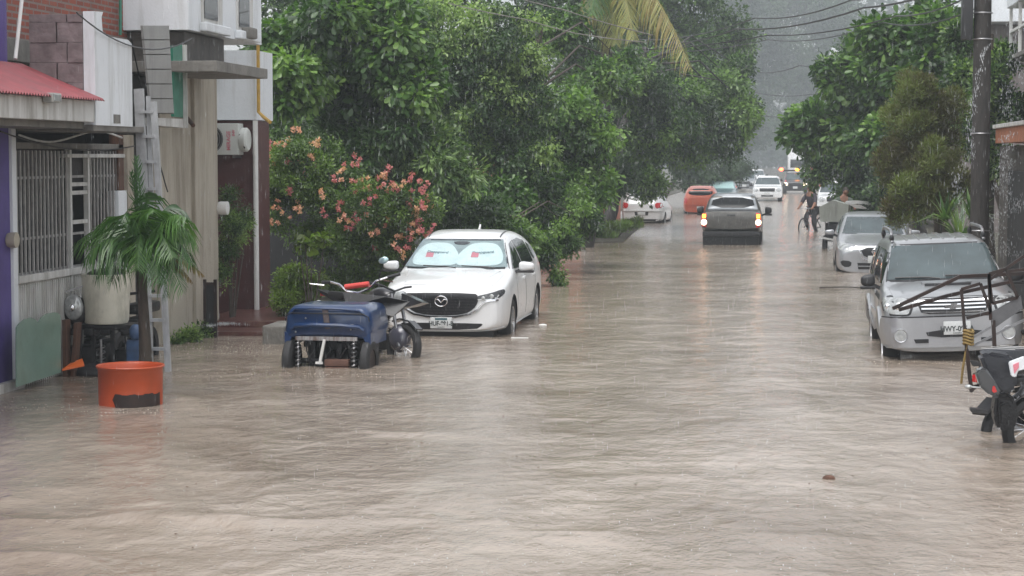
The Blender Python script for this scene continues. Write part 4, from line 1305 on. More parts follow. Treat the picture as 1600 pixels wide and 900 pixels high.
# ---- beige wall, dark beam, upper white storey, maroon wall
h = empty("beige_house", (XF - 2, 28, GROUND), label="house with a stained beige ground floor wall and a white upper storey", cat="house")
part("wall", M_beige, (XF - 5, YE, GROUND), (XF, fy(299), 3.72), h)
part("pilaster", M_beige, (XF - 5, fy(299) + .004, GROUND), (XF + .05, YF_, 3.72), h, .01)
part("beam", M_dconc, (XF - 3, fy(291, -8.0), 3.73), (-8.0, on_x(352, 245, -8.0).y, 4.22), h, .02)
part("canopy_slab", M_conc, (XF - 1, on_x(300, 245, -7.75).y, 3.66), (-7.75 + .35, on_x(402, 245, -7.4).y + .6, 3.80), h, .01)
part("upper_wall", M_white, (XF - 5, on_x(297, 245, -7.9).y, 4.23), (-7.9, on_x(410, 245, -7.9).y, 7.4), h)
for (xa, xb, zs) in ((318, 345, 4.40), (372, 393, 4.40)):
    ya = on_x(xa, 245, -7.9).y; yb = on_x(xb, 245, -7.9).y
    wfr = part("window", M_ivory, (-7.92, ya - .05, zs - .03), (-7.87, yb + .05, 6.2), h)
    o = part("pane", MT["dkglass"], (-7.868, ya, zs + .02), (-7.86, yb - .25 * (yb - ya), 6.15), h)
    o2 = part("sill", M_white, (-7.9, ya - .12, zs - .16), (-7.80, yb + .25, zs - .035), h, .02)
    for x in (o, o2):
        x.parent = wfr; x.matrix_parent_inverse = Matrix.Identity(4)
part("lamp_bracket", M_conc, (-7.89, on_x(376, 245, -7.9).y, 4.26), (-7.72, on_x(386, 245, -7.9).y, 4.42), h, .03)
part("maroon_wall", M_maroon, (XF - 5, 30.6, GROUND), (-8.37, 31.5, 3.12), h)
part("white_panel", M_white, (XF - 5, 30.55, 3.13), (-8.33, 31.6, 4.22), h)
m = MB(); m.tube([(-8.33, 30.52, 3.12), (-8.33, 30.52, GROUND)], .04, 10); adopt(m.build("downpipe", M_pipe), h)
m = MB(); a = on_y(403, 60, 30.5); b = on_y(404, 175, 30.5); m.tube([a, b, on_y(412, 183, 30.3), on_y(422, 191, 30.1)], .028, 8); adopt(m.build("yellow_pipe", M_yellow), h)
m = MB(); m.tube([on_x(291, 183, XF + .06), on_x(302, 196, XF + .25)], .03, 8); adopt(m.build("drain_spout", M_wood), h)
m = MB(); m.lathe([(0, 0), (.09, 0), (.1, .03), (.1, .14), (0, .16)], axis='x', c=(XF + .05, on_x(338, 325, XF).y - .05, fz(338, 325)), seg=18)
adopt(m.build("meter_box", M_pipe), h)
# AC unit, facing up the street
t = empty("air_conditioner", (-8.8, 30.3, 2.58), label="white air conditioner outdoor unit mounted on the maroon wall", cat="air conditioner")
xA, xB, zA, zB, yA = -9.25, -8.52, 2.58, 3.07, 30.2
M_ac = pmat("ac_casing", (.6, .62, .59), .45, var=.08)
m = MB(); m.box((xA, yA, zA), (xB, yA + .32, zB), bevel=.015); adopt(m.build("casing", M_ac), t)
m = MB(); m.lathe([(0, -.012), (.222, -.012), (.228, 0)], axis='y', c=(xA + .26, yA, (zA + zB) / 2), seg=28); adopt(m.build("fan", MT["black_plastic"]), t)
m = MB()
for k in range(6): m.tube([(xA + .26 + (.04 + .036 * k) * math.cos(a), yA - .022, (zA + zB) / 2 + (.04 + .036 * k) * math.sin(a)) for a in [2 * math.pi * q / 28 for q in range(28)]], .004, 4, closed=True)
adopt(m.build("fan_guard", pmat("grey_guard", (.2, .2, .2), .5)), t)
m = MB(); m.lathe([(0, 0), (.17, 0), (.19, .03), (.19, .10), (.16, .13), (0, .13)], axis='x', c=(xB - .003, yA + .16, (zA + zB) / 2 - .01), seg=24); adopt(m.build("side_guard", M_ac), t)
m = MB(); m.bar((xB + .02, yA - .0, 2.9), (xB + .10, yA + .02, 2.68), .03, .02); adopt(m.build("valve_pipe", MT["black_plastic"], sm=False), t)
for txt, x_, z_, sz in (("MIRAGE", xB - .15, 2.80, .085), ("INV", xB - .07, 2.92, .06)):
    o = text_mesh(txt, sz, MT["redprint"], None, "lettering", Matrix.Translation((x_, yA - .004, z_)) @ Matrix.Rotation(R(-90), 4, 'Y'), .003, bold=.002)
    adopt(o, t)
m = MB(); m.box((xA + .05, yA + .02, zA - .05), (xA + .09, yA + .4, zA - .002)); m.box((xB - .1, yA + .02, zA - .05), (xB - .06, yA + .4, zA - .002)); adopt(m.build("bracket", MT["steel"], sm=False), t)

# iron gate leaf and raised tiled porch
t = empty("iron_gate", (XF + .3, YF_, GROUND), label="low black iron gate standing open at the corner of the beige wall", cat="gate")
m = MB()
g0 = on_z(318, 527); g1 = on_z(349, 524)
gx0, gx1, gy = g0.x, g1.x, g0.y
m.box((gx0, gy, 0), (gx0 + .04, gy + .04, .82)); m.box((gx1 - .04, gy, -.1), (gx1, gy + .04, .82)); m.box((gx0, gy + .005, .74), (gx1, gy + .035, .78)); m.box((gx0, gy + .005, .06), (gx1, gy + .035, .1))
adopt(m.build("frame", MT["rust"], sm=False), t)
m = MB(); m.box((gx0 + .042, gy + .012, .1), (gx1 - .042, gy + .028, .74)); adopt(m.build("sheet", M_dark, sm=False), t)
t = empty("tiled_porch", (-7.8, 30, GROUND), label="low maroon tiled porch step below the white downpipe", cat="step")
pa = on_z(352, 523); pb = on_z(430, 523)
o = part("platform", add_stain(pmat("maroon_tile", (.13, .05, .045), .3, var=.3, scale=4), (.2, .13, .1), 2, stretch=(1, 1, 1), lo=.5, hi=.7), (XF - .24, pa.y + .7, GROUND), (-7.05, pa.y + 4.5, .14), t, .01)
part("sloping_apron", o.data.materials[0], (XF - .24, pa.y - .1, GROUND), (-7.2, pa.y + .69, .05), t, .01)
q = on_z(432, 538)
o = part("block", M_conc, (q.x - .2, q.y, GROUND), (q.x + .22, q.y + .9, .25), empty("concrete_planter", (q.x, q.y, GROUND), label="grey concrete planter block standing in the water behind the blue trike", cat="planter"), .02)

# ---- right side: building with terracotta eave, plus pale building farther back
h = empty("roadside_house", (6, 34, GROUND), label="dark wet house wall with a terracotta eave behind the utility pole", cat="house")
XR = 3.95
ya = on_x(1548, 245, XR).y
part("wall", M_dconc, (XR, 24, GROUND), (9, on_x(1562, 245, XR).y, 2.75), h)
part("dark_gate", M_dark, (XR - .05, on_x(1595, 245, XR).y - 1.4, GROUND), (XR - .003, on_x(1580, 245, XR).y, 2.3), h)
part("eave", pmat("terracotta_band", (.42, .16, .08), .7, var=.3, scale=5), (XR - .3, 24, 2.79), (XR + .8, on_x(1555, 245, XR - .3).y, 3.05), h, .01)
part("white_coping", M_ivory, (XR - .36, 24, 3.052), (XR + .86, on_x(1550, 245, XR - .36).y, 3.12), h, .01)
part("upper_wall", add_stain(pmat("brown_upper_wall", (.16, .13, .12), .8, var=.3, scale=2), (.08, .06, .06), 1.5), (XR + 1.2, 30, 3.1), (11, 41, 7.5), h)
part("balcony_slab", M_conc, (XR + .3, 33, 4.45), (XR + 1.2, 41, 4.53), h, .01)
m = MB()
for y_ in (33.2, 35.2, 37.2, 39.2, 40.8): m.box((XR + .34, y_, 4.531), (XR + .40, y_ + .06, 6.4))
for zz in (5.0,): m.box((XR + .345, 33.2, zz), (XR + .395, 40.8, zz + .05))
adopt(m.build("balcony_rail", M_pipe, sm=False), h)
part("balcony_fascia", M_white, (XR + .3, 33, 5.5), (XR + 1.2, 41, 6.2), h, .01)
h = empty("pale_building", (10, 75, GROUND), label="pale two storey building with a white roof edge above the street trees", cat="building")
part("wall", add_stain(pmat("brownish_wall", (.2, .17, .16), .8, var=.2), (.1, .08, .08), 1.5), (5.2, 66, GROUND), (13, 80, 6.8), h)
part("roof_edge", M_white, (4.6, 65, 6.82), (13.3, 81, 7.6), h, .02)
part("window", MT["dkglass"], (5.19, 69, 4.8), (5.195, 71, 6.1), h)
h = empty("orange_house", (-8.5, 72, GROUND), label="orange painted garden wall house beyond the dark tree trunks", cat="house")
part("wall", pmat("orange_wall_paint", (.5, .16, .09), .6, var=.2, scale=2), (-13, 70, GROUND), (-7.0, 83, 2.5), h)
part("post", M_white, (-7.16, 69.7, GROUND), (-6.95, 69.98, 2.3), h)
part("coping", M_conc, (-13.1, 69.9, 2.51), (-6.9, 83.1, 2.65), h)
# hazy buildings glimpsed at the far end
h = empty("distant_building", (14, 215, GROUND), label="white building glimpsed through haze above the right hand crowns", cat="building")
part("wall", M_white, (6.5, 205, GROUND), (18, 225, 13), h)
part("roof", M_white, (4.0, 204, 13.02), (18.5, 226, 13.5), h, .05)
# ------------------------------------------------------------------ foliage
LM = {}
LM["ficus"] = leafmat("ficus_leaf", (0.015, 0.040, 0.010), (0.052, 0.112, 0.024), (0.174, 0.290, 0.060))
LM["broad"] = leafmat("broad_leaf", (0.022, 0.056, 0.014), (0.066, 0.145, 0.030), (0.200, 0.330, 0.072), .36, .36)
LM["mango"] = leafmat("mango_leaf", (0.022, 0.055, 0.013), (0.058, 0.125, 0.030), (0.217, 0.317, 0.110), .35, .3)
LM["vine"] = leafmat("vine_leaf", (0.016, 0.044, 0.012), (0.058, 0.122, 0.030), (0.261, 0.370, 0.110), .4, .35)
LM["dark"] = leafmat("dark_leaf", (0.011, 0.030, 0.010), (0.034, 0.078, 0.020), (0.123, 0.218, 0.050), .45, .3)
LM["conifer"] = leafmat("conifer_spray", (0.065, 0.048, 0.014), (0.094, 0.099, 0.020), (0.145, 0.198, 0.035), .6, .25)
LM["far"] = leafmat("far_leaf", (.02, .04, .018), (.035, .07, .028), (.06, .11, .04), .6, .3)
LM["palm"] = leafmat("palm_leaflet", (.022, .062, .016), (.045, .12, .028), (.12, .23, .06), .35, .35)
LM["frond"] = leafmat("dry_frond", (.16, .10, .03), (.26, .20, .06), (.32, .33, .12), .5, .4)
LM["bush"] = leafmat("flower_bush_leaf", (0.029, 0.059, 0.012), (0.065, 0.125, 0.022), (0.145, 0.238, 0.040), .42, .35)
LM["yel"] = leafmat("yellow_green_leaf", (.06, .09, .015), (.12, .17, .03), (.22, .34, .06), .45, .4)
M_flower = leafmat("pink_petal", (.52, .15, .19), (.66, .27, .27), (.70, .42, .28), .6, .3)
M_bark = pmat("bark", (.07, .055, .042), .85, var=.5, scale=5, stretch=(3, 3, .6), bump=.8, bscale=14)
M_barkd = pmat("dark_wet_bark", (.035, .03, .026), .7, var=.5, scale=5, stretch=(3, 3, .6), bump=.8, bscale=14)


def leaves(blobs, n, size, rng, asp=.42, per=7, spread=.16, up=.35, droop=.3, kind="quad", fill=.35, shell=.75, tintv=.22, clump=.8):
    """blobs: (centre, (rx,ry,rz)). returns co, faces, tint arrays. n = number of leaves"""
    B = np.array([[*b[0], *b[1]] for b in blobs], float)
    area = (B[:, 3] * B[:, 4] + B[:, 3] * B[:, 5] + B[:, 4] * B[:, 5])
    pr = area / area.sum()
    nt = max(1, n // per)
    bi = rng.choice(len(B), nt, p=pr)
    d = rng.normal(size=(nt, 3)); d /= np.linalg.norm(d, axis=1)[:, None]
    d[:, 2] += up * .5; d /= np.linalg.norm(d, axis=1)[:, None]
    rad = np.where(rng.random(nt) < fill, rng.random(nt) ** .5 * shell, shell + (1.08 - shell) * rng.random(nt))
    # lumpy silhouette
    rad *= 0.86 + .3 * vnoise(d[:, 0] * 2.3 + bi * 7.1 + 50, d[:, 2] * 2.3 + d[:, 1] * 1.7 + 50, 5)
    P = B[bi, :3] + d * rad[:, None] * B[bi, 3:]
    tw = np.clip(.5 + (rng.random(len(B))[bi] - .5) * clump + rng.normal(0, .10, nt), 0, 1)
    # leaves round the twig end
    P = np.repeat(P, per, 0); D = np.repeat(d, per, 0); T = np.repeat(tw, per)
    m = len(P)
    a = rng.normal(size=(m, 3)); a[:, 2] -= droop
    a = a + D * .6; a /= np.linalg.norm(a, axis=1)[:, None]
    P = P + a * spread * rng.random((m, 1))
    nrm = rng.normal(size=(m, 3)) * .55 + D * .5 + np.array([0, 0, .9])
    b = np.cross(nrm, a); b /= np.linalg.norm(b, axis=1)[:, None] + 1e-9
    nn = np.cross(a, b)
    s = size * (.65 + .7 * rng.random((m, 1)))
    T = np.clip(T + rng.normal(0, tintv, m) * .6, 0, 1)
    if kind == "quad":
        V = np.stack([P, P + a * s * .5 + b * s * asp * .5 - nn * s * .06, P + a * s - nn * s * .12, P + a * s * .5 - b * s * asp * .5 - nn * s * .06], 1)
        F = np.array([[0, 1, 2], [0, 2, 3]])
        # ridge lift
        V[:, 0] += 0
    else:
        V = np.stack([P, P + a * s * .45 + b * s * asp * .42, P + a * s * .8 + b * s * asp * .5 - nn * s * .05, P + a * s * 1.0 - nn * s * .16,
                      P + a * s * .8 - b * s * asp * .5 - nn * s * .05, P + a * s * .45 - b * s * asp * .42], 1)
        F = np.array([[0, 1, 2], [0, 2, 3], [0, 3, 4], [0, 4, 5]])
    k = V.shape[1]
    FF = (F[None] + (np.arange(m) * k)[:, None, None]).reshape(-1, 3)
    return V.reshape(-1, 3), FF, np.repeat(T, len(F))


def foliage(name, parent, blobs, n, size, mat, seed=1, **kw):
    r = np.random.default_rng(seed)
    co, F, T = leaves(blobs, n, size, r, **kw)
    me = np_mesh(name, co - np.array(parent.location), F, T)
    return mobj(name, me, mat, parent)


def sub_blobs(c, r, k, seed, rs=(.28, .5), flat=.8, yr=None):
    """break one envelope into clumps on its surface"""
    rr = random.Random(seed)
    out = []
    for i in range(k):
        while True:
            d = Vector((rr.gauss(0, 1), rr.gauss(0, 1), rr.gauss(0, 1)))
            if d.length > .1: break
        d.normalize()
        if d.y > .5 and rr.random() < .6: d.y = -d.y      # favour the sides one can walk past
        f = rr.uniform(.45, .82)
        s = rr.uniform(*rs)
        out.append(((c[0] + d.x * r[0] * f, c[1] + d.y * r[1] * f, c[2] + d.z * r[2] * f), (r[0] * s, r[1] * s, min(r[2], r[0]) * s * flat)))
    return out


def trunk(parent, base, top, r0, r1, limbs, mat=None, seed=0, name="trunk"):
    rr = random.Random(seed)
    base = Vector(base); top = Vector(top)
    m = MB()
    n = 7
    pts = [base.lerp(top, i / n) + Vector((rr.uniform(-1, 1), rr.uniform(-1, 1), 0)) * r0 * .5 * (0 if i == 0 else 1) for i in range(n + 1)]
    m.tube(pts, [r0 + (r1 - r0) * (i / n) ** .8 + (r0 * .35 if i == 0 else 0) for i in range(n + 1)], 9)
    for L_ in limbs:
        L_ = Vector(L_)
        k = rr.uniform(.45, .95); s = base.lerp(top, k)
        mid = s.lerp(L_, .5) + Vector((0, 0, .15 * (L_ - s).length))
        m.tube([s, s.lerp(mid, .5), mid, mid.lerp(L_, .5), L_], [r1 * .45, r1 * .38, r1 * .28, r1 * .18, r1 * .08], 6)
    o = m.build(name, mat or M_bark, None, angle=60)
    adopt(o, parent)
    return o


def px_blob(px, py, Y, rpx, rz=None, dy=1.0):
    """a clump that stands at distance Y, its size given as it measures on the photograph"""
    p = on_y(px, py, Y)
    s = FPX / Y
    rx = rpx / s
    return ((p.x, p.y, p.z), (rx, rx * dy, (rz if rz is not None else rpx) / s))


def tree(name, label, blobs_px, Y, n, size, mat, base, seed, group="trees lining the street", cat="tree", tr=(.16, .08), per=7, kind="quad", asp=.42, bark=None, k=9, crown="crown", nl=6, rs=(.28, .5), **kw):
    rr = random.Random(seed)
    t = empty(name, (base[0], base[1], GROUND), label=label, cat=cat, group=group)
    env = [px_blob(*b) if len(b) > 3 else px_blob(b[0], b[1], Y, b[2]) for b in blobs_px]
    bl = []
    for i, e in enumerate(env):
        bl += sub_blobs(e[0], e[1], k, seed * 31 + i, rs)
        bl.append((e[0], tuple(x * .6 for x in e[1])))
    foliage(crown, t, bl, n, size, mat, seed, per=per, kind=kind, asp=asp, **kw)
    cx = sum(e[0][0] for e in env) / len(env); cy = sum(e[0][1] for e in env) / len(env); cz = max(e[0][2] for e in env)
    lim = [b[0] for b in rr.sample(bl, min(len(bl), 5 + len(env)))]
    trunk(t, (base[0], base[1], GROUND - .1), (cx * .6 + base[0] * .4, cy * .6 + base[1] * .4, cz), tr[0], tr[1], lim, bark, seed)
    return t


# ---- left side, from the house corner to the far trees
tree("almond_tree", "broad-leaved bright green tree leaning over the white upper storey's corner", [(540, 60, 37, 95), (460, 130, 36, 62), (620, 30, 37, 60), (640, 120, 37, 65), (440, 70, 37, 45), (560, 150, 37.5, 75)], 37, 22000, .165, LM["broad"], (-8.6, 38.5), 11, kind="hex", asp=.5, per=8, spread=.22, droop=.8, tr=(.17, .09))
tree("hanging_tree", "dark green tree with drooping leaves behind the bright broad-leaved one", [(440, 200, 40, 70), (540, 240, 40, 80), (640, 240, 41, 80), (500, 330, 40, 80), (620, 330, 41, 80), (430, 300, 41, 60), (700, 330, 41.5, 60), (470, 400, 40, 60), (560, 400, 40, 60), (430, 370, 40, 50)], 40, 26000, .15, LM["dark"], (-8.6, 41), 12, per=8, kind="quad", asp=.32, spread=.2, droop=1.0)
tree("mango_tree", "glossy long-leaved tree spreading just above the flowering bush", [(560, 225, 37, 60), (640, 235, 37, 65), (690, 270, 37, 55), (600, 290, 37.5, 60), (520, 210, 37, 35)], 37, 22000, .16, LM["mango"], (-7.3, 38.3), 13, per=9, asp=.27, spread=.2, droop=.9, up=.8)
tree("vine_covered_tree", "tall dense tree wrapped in fine pale vine leaves up to its top", [(700, 40, 43, 85), (790, 60, 43, 75), (680, 130, 43, 70), (760, 140, 43, 80), (830, 160, 43, 60), (720, 210, 43, 75), (800, 240, 43, 70), (740, 300, 43, 70), (660, 60, 43, 50), (830, 90, 43.5, 50)], 43, 62000, .09, LM["vine"], (-7.6, 45), 14, per=8, asp=.5, spread=.12, droop=.9, tr=(.25, .14), k=13, rs=(.22, .4))
tree("almond_tree", "leafy green tree overhanging the water right behind the white crossover", [(880, 190, 46, 70), (920, 210, 46, 60), (850, 250, 46, 70), (900, 290, 45.5, 60), (830, 310, 44, 60), (870, 350, 44, 48), (780, 320, 42, 55), (925, 118, 50, 42), (985, 95, 52, 26), (880, 55, 50, 48), (965, 138, 51, 28)], 46, 40000, .12, LM["broad"], (-6.9, 47), 15, kind="hex", asp=.5, per=8, spread=.15, droop=.7)
tree("hedge_tree", "low dense shrubby tree whose branches touch the water beside the parked crossover", [(760, 350, 38, 50), (820, 370, 38.5, 45), (850, 395, 39, 32), (880, 370, 41, 35), (700, 340, 38.5, 45), (870, 430, 39, 14), (905, 330, 43, 40), (790, 400, 38.5, 30)], 38, 26000, .085, LM["ficus"], (-6.3, 40.5), 16, per=7, asp=.5, spread=.12, droop=.8, tr=(.1, .05))
tree("shade_tree", "dark rounded street tree arching over the parked white hatchback", [(1010, 160, 72, 70), (1080, 130, 72, 62), (1130, 170, 72, 58), (1060, 220, 72, 60), (990, 240, 71, 55), (1150, 120, 74, 38), (1130, 220, 72, 40), (1170, 175, 73, 28), (960, 180, 68, 60), (950, 270, 66, 42), (1010, 285, 68, 35), (1090, 90, 74, 45), (1010, 110, 71, 50), (985, 170, 69, 50), (1040, 200, 70, 50), (1000, 150, 63, 52), (1020, 215, 64, 50), (975, 110, 62, 45), (1060, 170, 66, 48)], 72, 90000, .15, LM["ficus"], (-6.1, 64.5), 17, per=8, asp=.5, spread=.22, tr=(.22, .12), bark=M_barkd, k=10)
tree("tall_tree", "tall mid green tree rising behind the palm fronds", [(1020, 40, 85, 75), (1110, 40, 85, 65), (1080, -20, 85, 70), (1150, 80, 88, 32), (960, 60, 84, 60), (1000, -20, 85, 50)], 85, 34000, .17, LM["dark"], (-9.0, 86), 18, per=8, asp=.5, spread=.3, tr=(.3, .15), k=10)
tree("tall_tree", "tall dark tree mass standing behind the vine covered one", [(560, -30, 55, 110), (450, 20, 55, 90), (700, -40, 56, 100), (860, 20, 58, 90), (900, 110, 60, 70), (480, 160, 55, 110), (620, 180, 55, 110), (760, 220, 55, 100), (880, 230, 58, 80), (560, 320, 54, 100), (700, 340, 54, 90), (430, 340, 52, 80)], 55, 70000, .16, LM["dark"], (-14, 58), 19, per=8, asp=.5, spread=.3, tr=(.35, .2), k=10)
for i, (x, y_, lb) in enumerate(((-6.15, 63.4, "dark upright trunk of the small tree growing at the grassy kerb"), (-6.3, 70.5, "slim dark trunk standing between the orange wall and the white hatchback"))):
    t = empty("kerb_tree", (x, y_, GROUND), label=lb, cat="tree", group="trees lining the street")
    q = on_y(945 + i * 30, 285 - i * 5, y_)
    foliage("crown", t, sub_blobs((q.x, q.y, q.z + .1), (1.0, 1.0, .8), 9, 80 + i), 5000, .13, LM["dark"], 90 + i, per=7, asp=.5)
    trunk(t, (x, y_, GROUND), (q.x, q.y, q.z), .13 - .05 * i, .08 - .03 * i, [(q.x + .6, q.y, q.z + .5), (q.x - .6, q.y, q.z + .4)], M_barkd, i)
tree("roadside_shrub", "pale hazy shrubs along the far left kerb beyond the orange hatchback", [(1080, 270, 105, 30), (1120, 262, 112, 32), (1150, 262, 125, 28), (1060, 250, 100, 26), (1100, 240, 108, 26)], 105, 14000, .16, LM["far"], (-7.0, 108), 20, per=8, asp=.6, spread=.25, tr=(.1, .06), cat="shrub", group=None)
tree("distant_tree", "tall grey hazy tree closing the far end of the street on its left side", [(1160, 60, 320, 70), (1180, 140, 320, 55), (1150, 0, 320, 70), (1190, 205, 310, 40), (1210, 90, 325, 50), (1160, 200, 300, 40), (1130, 110, 310, 50)], 320, 34000, .55, LM["far"], (-14, 320), 21, per=8, asp=.6, spread=1.0, tr=(.5, .3))
tree("distant_tree", "broad grey hazy tree closing the far end of the street on its right side", [(1250, 40, 345, 75), (1290, 120, 345, 60), (1240, 120, 350, 50), (1300, 20, 340, 60), (1250, 190, 345, 42), (1330, 70, 335, 60), (1300, 190, 335, 45)], 345, 30000, .6, LM["far"], (6, 350), 22, per=8, asp=.6, spread=1.0, tr=(.5, .3))
bd = empty("distant_tree", (-8, 455, GROUND), label="pale wall of trees barely visible in the rain at the very end of the street", cat="tree", group="trees lining the street")
bl = []
for i in range(90): bl.append(((random.uniform(-45, 45), 455 + random.uniform(-5, 8), random.uniform(1, 38)), (8, 4, 6)))
foliage("crown", bd, bl, 34000, 1.2, LM["far"], 23, per=8, asp=.7, spread=.9)
trunk(bd, (-8, 455, -.3), (-8, 455, 24), .6, .4, [(-14, 455, 26), (-3, 455, 27)], M_barkd, 4)

# ---- coconut palm with yellowing fronds
pt = empty("coconut_palm", (-5.7, 56, GROUND), label="tall coconut palm with yellowing drooping fronds above the tree tops", cat="palm tree", group="trees lining the street")
top = on_y(945, -45, 56)
m = MB()
pts = [Vector((-5.7, 56, GROUND)).lerp(top, f) + Vector((.25 * math.sin(f * 3), 0, 0)) for f in np.linspace(0, 1, 12)]
m.tube(pts, [.2 - .06 * f for f in np.linspace(0, 1, 12)], 10)
adopt(m.build("trunk", M_barkd, angle=60), pt)


def frond(name, parent, base, tip, sag, w, n, mat, seed, tint=.5, leaf_w=.035, hang=.6, rach=.02):
    r = np.random.default_rng(seed)
    base = np.array(base, float); tip = np.array(tip, float)
    V = []; F = []; T = []
    f = np.linspace(.08, 1, n)
    ctl = (base + tip) / 2 + np.array([0, 0, sag])
    P = ((1 - f) ** 2)[:, None] * base + (2 * f * (1 - f))[:, None] * ctl + (f ** 2)[:, None] * tip
    tan = 2 * (1 - f)[:, None] * (ctl - base) + 2 * f[:, None] * (tip - ctl)
    tan /= np.linalg.norm(tan, axis=1)[:, None]
    side = np.cross(tan, np.array([0, 0, 1.0])); side /= np.linalg.norm(side, axis=1)[:, None] + 1e-9
    for sgn in (-1, 1):
        ln = w * (np.sin(np.clip(f * .95 + .05, 0, 1) * math.pi) ** .5 * .85 + .15) * (.8 + .4 * r.random(n))
        d = side * sgn + tan * .55 + np.array([0, 0, -hang]) + r.normal(0, .12, (n, 3))
        d /= np.linalg.norm(d, axis=1)[:, None]
        d2 = d + np.array([0, 0, -hang * 1.3]); d2 /= np.linalg.norm(d2, axis=1)[:, None]
        wd = tan * leaf_w * .5
        p1 = P + d * ln[:, None] * .5; p2 = p1 + d2 * ln[:, None] * .5
        for q in range(n):
            i = len(V)
            V += [P[q] - wd[q], P[q] + wd[q], p1[q] + wd[q] * 1.2, p1[q] - wd[q] * 1.2, p2[q]]
            F += [[i, i + 1, i + 2], [i, i + 2, i + 3], [i + 3, i + 2, i + 4]]
            T += [np.clip(tint + r.normal(0, .16), 0, 1)] * 3
    co = np.array(V); 
    me = np_mesh(name, co - np.array(parent.location), np.array(F), np.array(T))
    o = mobj(name, me, mat, parent)
    m = MB()
    m.tube([Vector(p) for p in [base] + list(P[::max(1, n // 10)]) + [P[-1]]], [rach] * 1 + list(np.linspace(rach, rach * .3, len(P[::max(1, n // 10)]) + 1)), 5)
    rc = m.build("midrib", mat, None, M=Matrix.Translation(-parent.location))
    rc.parent = o
    a = rc.data.attributes.new("tint", 'FLOAT', 'FACE')
    a.data.foreach_set("value", [tint] * len(rc.data.polygons))
    return o


b = top
for (tx, ty, dY, sag, mt, tn, hg) in ((1078, 105, -3.0, 1.7, "frond", .65, 1.3), (1030, 40, -1.5, 1.2, "frond", .75, 1.1), (962, 66, -2.0, .5, "frond", .9, 1.5), (905, 30, -.5, .7, "frond", .6, 1.2),
                                  (990, 60, -3.5, 1.3, "frond", .8, 1.3), (780, -70, 0, 1.3, "palm", .5, .8), (1010, -140, 1, 1, "palm", .5, .8), (880, -150, 0, 1, "palm", .5, .7), (1110, -60, 1.5, 1.3, "palm", .4, .9), (925, 20, -3.6, .7, "palm", .6, 1.2)):
    tp = on_y(tx, ty, 56 + dY)
    frond("frond", pt, b, tp, sag, 1.25, 80, LM[mt], tx, tn, .04, hg, .03)

# ---- right side
tree("almond_tree", "bright green broad-leaved tree overhanging the silver sedan's side of the street", [(1275, 205, 55, 42), (1330, 195, 54, 48), (1390, 170, 53, 55), (1360, 120, 53, 50), (1310, 120, 53.5, 38), (1420, 100, 52, 50), (1395, 215, 52, 50), (1250, 200, 55.5, 26), (1440, 180, 52, 50)], 53, 24000, .19, LM["broad"], (4.2, 52), 31, kind="hex", asp=.52, per=8, spread=.26, droop=.6, tr=(.2, .1), up=1.0)
tree("almond_tree", "light green large-leaved tree top between the two overhead wires near the pole", [(1400, 75, 46, 45), (1450, 110, 45, 50), (1370, 55, 46, 28), (1480, 60, 45, 42), (1460, 30, 46, 35)], 46, 7000, .20, LM["broad"], (5.2, 46), 32, kind="hex", asp=.52, per=8, spread=.26, droop=.6)
tree("shade_tree", "dark low tree with branches hanging over the cargo trike rider", [(1290, 250, 62, 42), (1350, 260, 60, 50), (1268, 284, 63, 11, 10), (1330, 300, 60, 34), (1400, 270, 58, 50), (1380, 310, 56, 34), (1310, 225, 60, 40), (1440, 300, 54, 45)], 60, 30000, .13, LM["dark"], (4.0, 58), 33, per=8, asp=.5, spread=.22, tr=(.14, .08), bark=M_barkd)
tree("cypress_bush", "rounded brownish green conifer standing in front of the right hand trees", [(1430, 190, 39, 62, 80), (1470, 200, 39, 45, 70), (1400, 250, 39, 40, 60), (1450, 280, 38.6, 62, 70), (1410, 320, 38.5, 35, 45), (1490, 290, 38.8, 36, 60), (1440, 150, 39, 38, 36)], 39, 90000, .075, LM["conifer"], (2.9, 39.6), 34, per=10, asp=.22, spread=.12, droop=-1.2, up=.6, tr=(.12, .06), k=16, rs=(.2, .34), cat="conifer")
tree("creeper_shrub", "mixed green creepers hanging between the utility pole and the terracotta eave", [(1550, 130, 40, 32, 50), (1580, 170, 40, 26, 40), (1530, 220, 40, 24, 50), (1560, 90, 41, 26), (1500, 130, 41, 34, 60), (1560, 240, 40, 20, 40), (1500, 60, 42, 30)], 40, 20000, .10, LM["vine"], (4.0, 40.5), 35, per=8, asp=.5, spread=.18, tr=(.08, .05), cat="shrub", group=None)
tree("tall_tree", "tree mass rising behind the pale building on the right", [(1380, 120, 78, 60), (1450, 140, 75, 70), (1420, 210, 72, 60), (1500, 200, 72, 70), (1340, 90, 88, 40), (1560, 160, 70, 60)], 78, 22000, .2, LM["dark"], (7.5, 76), 36, per=8, asp=.5, spread=.35, tr=(.2, .1))
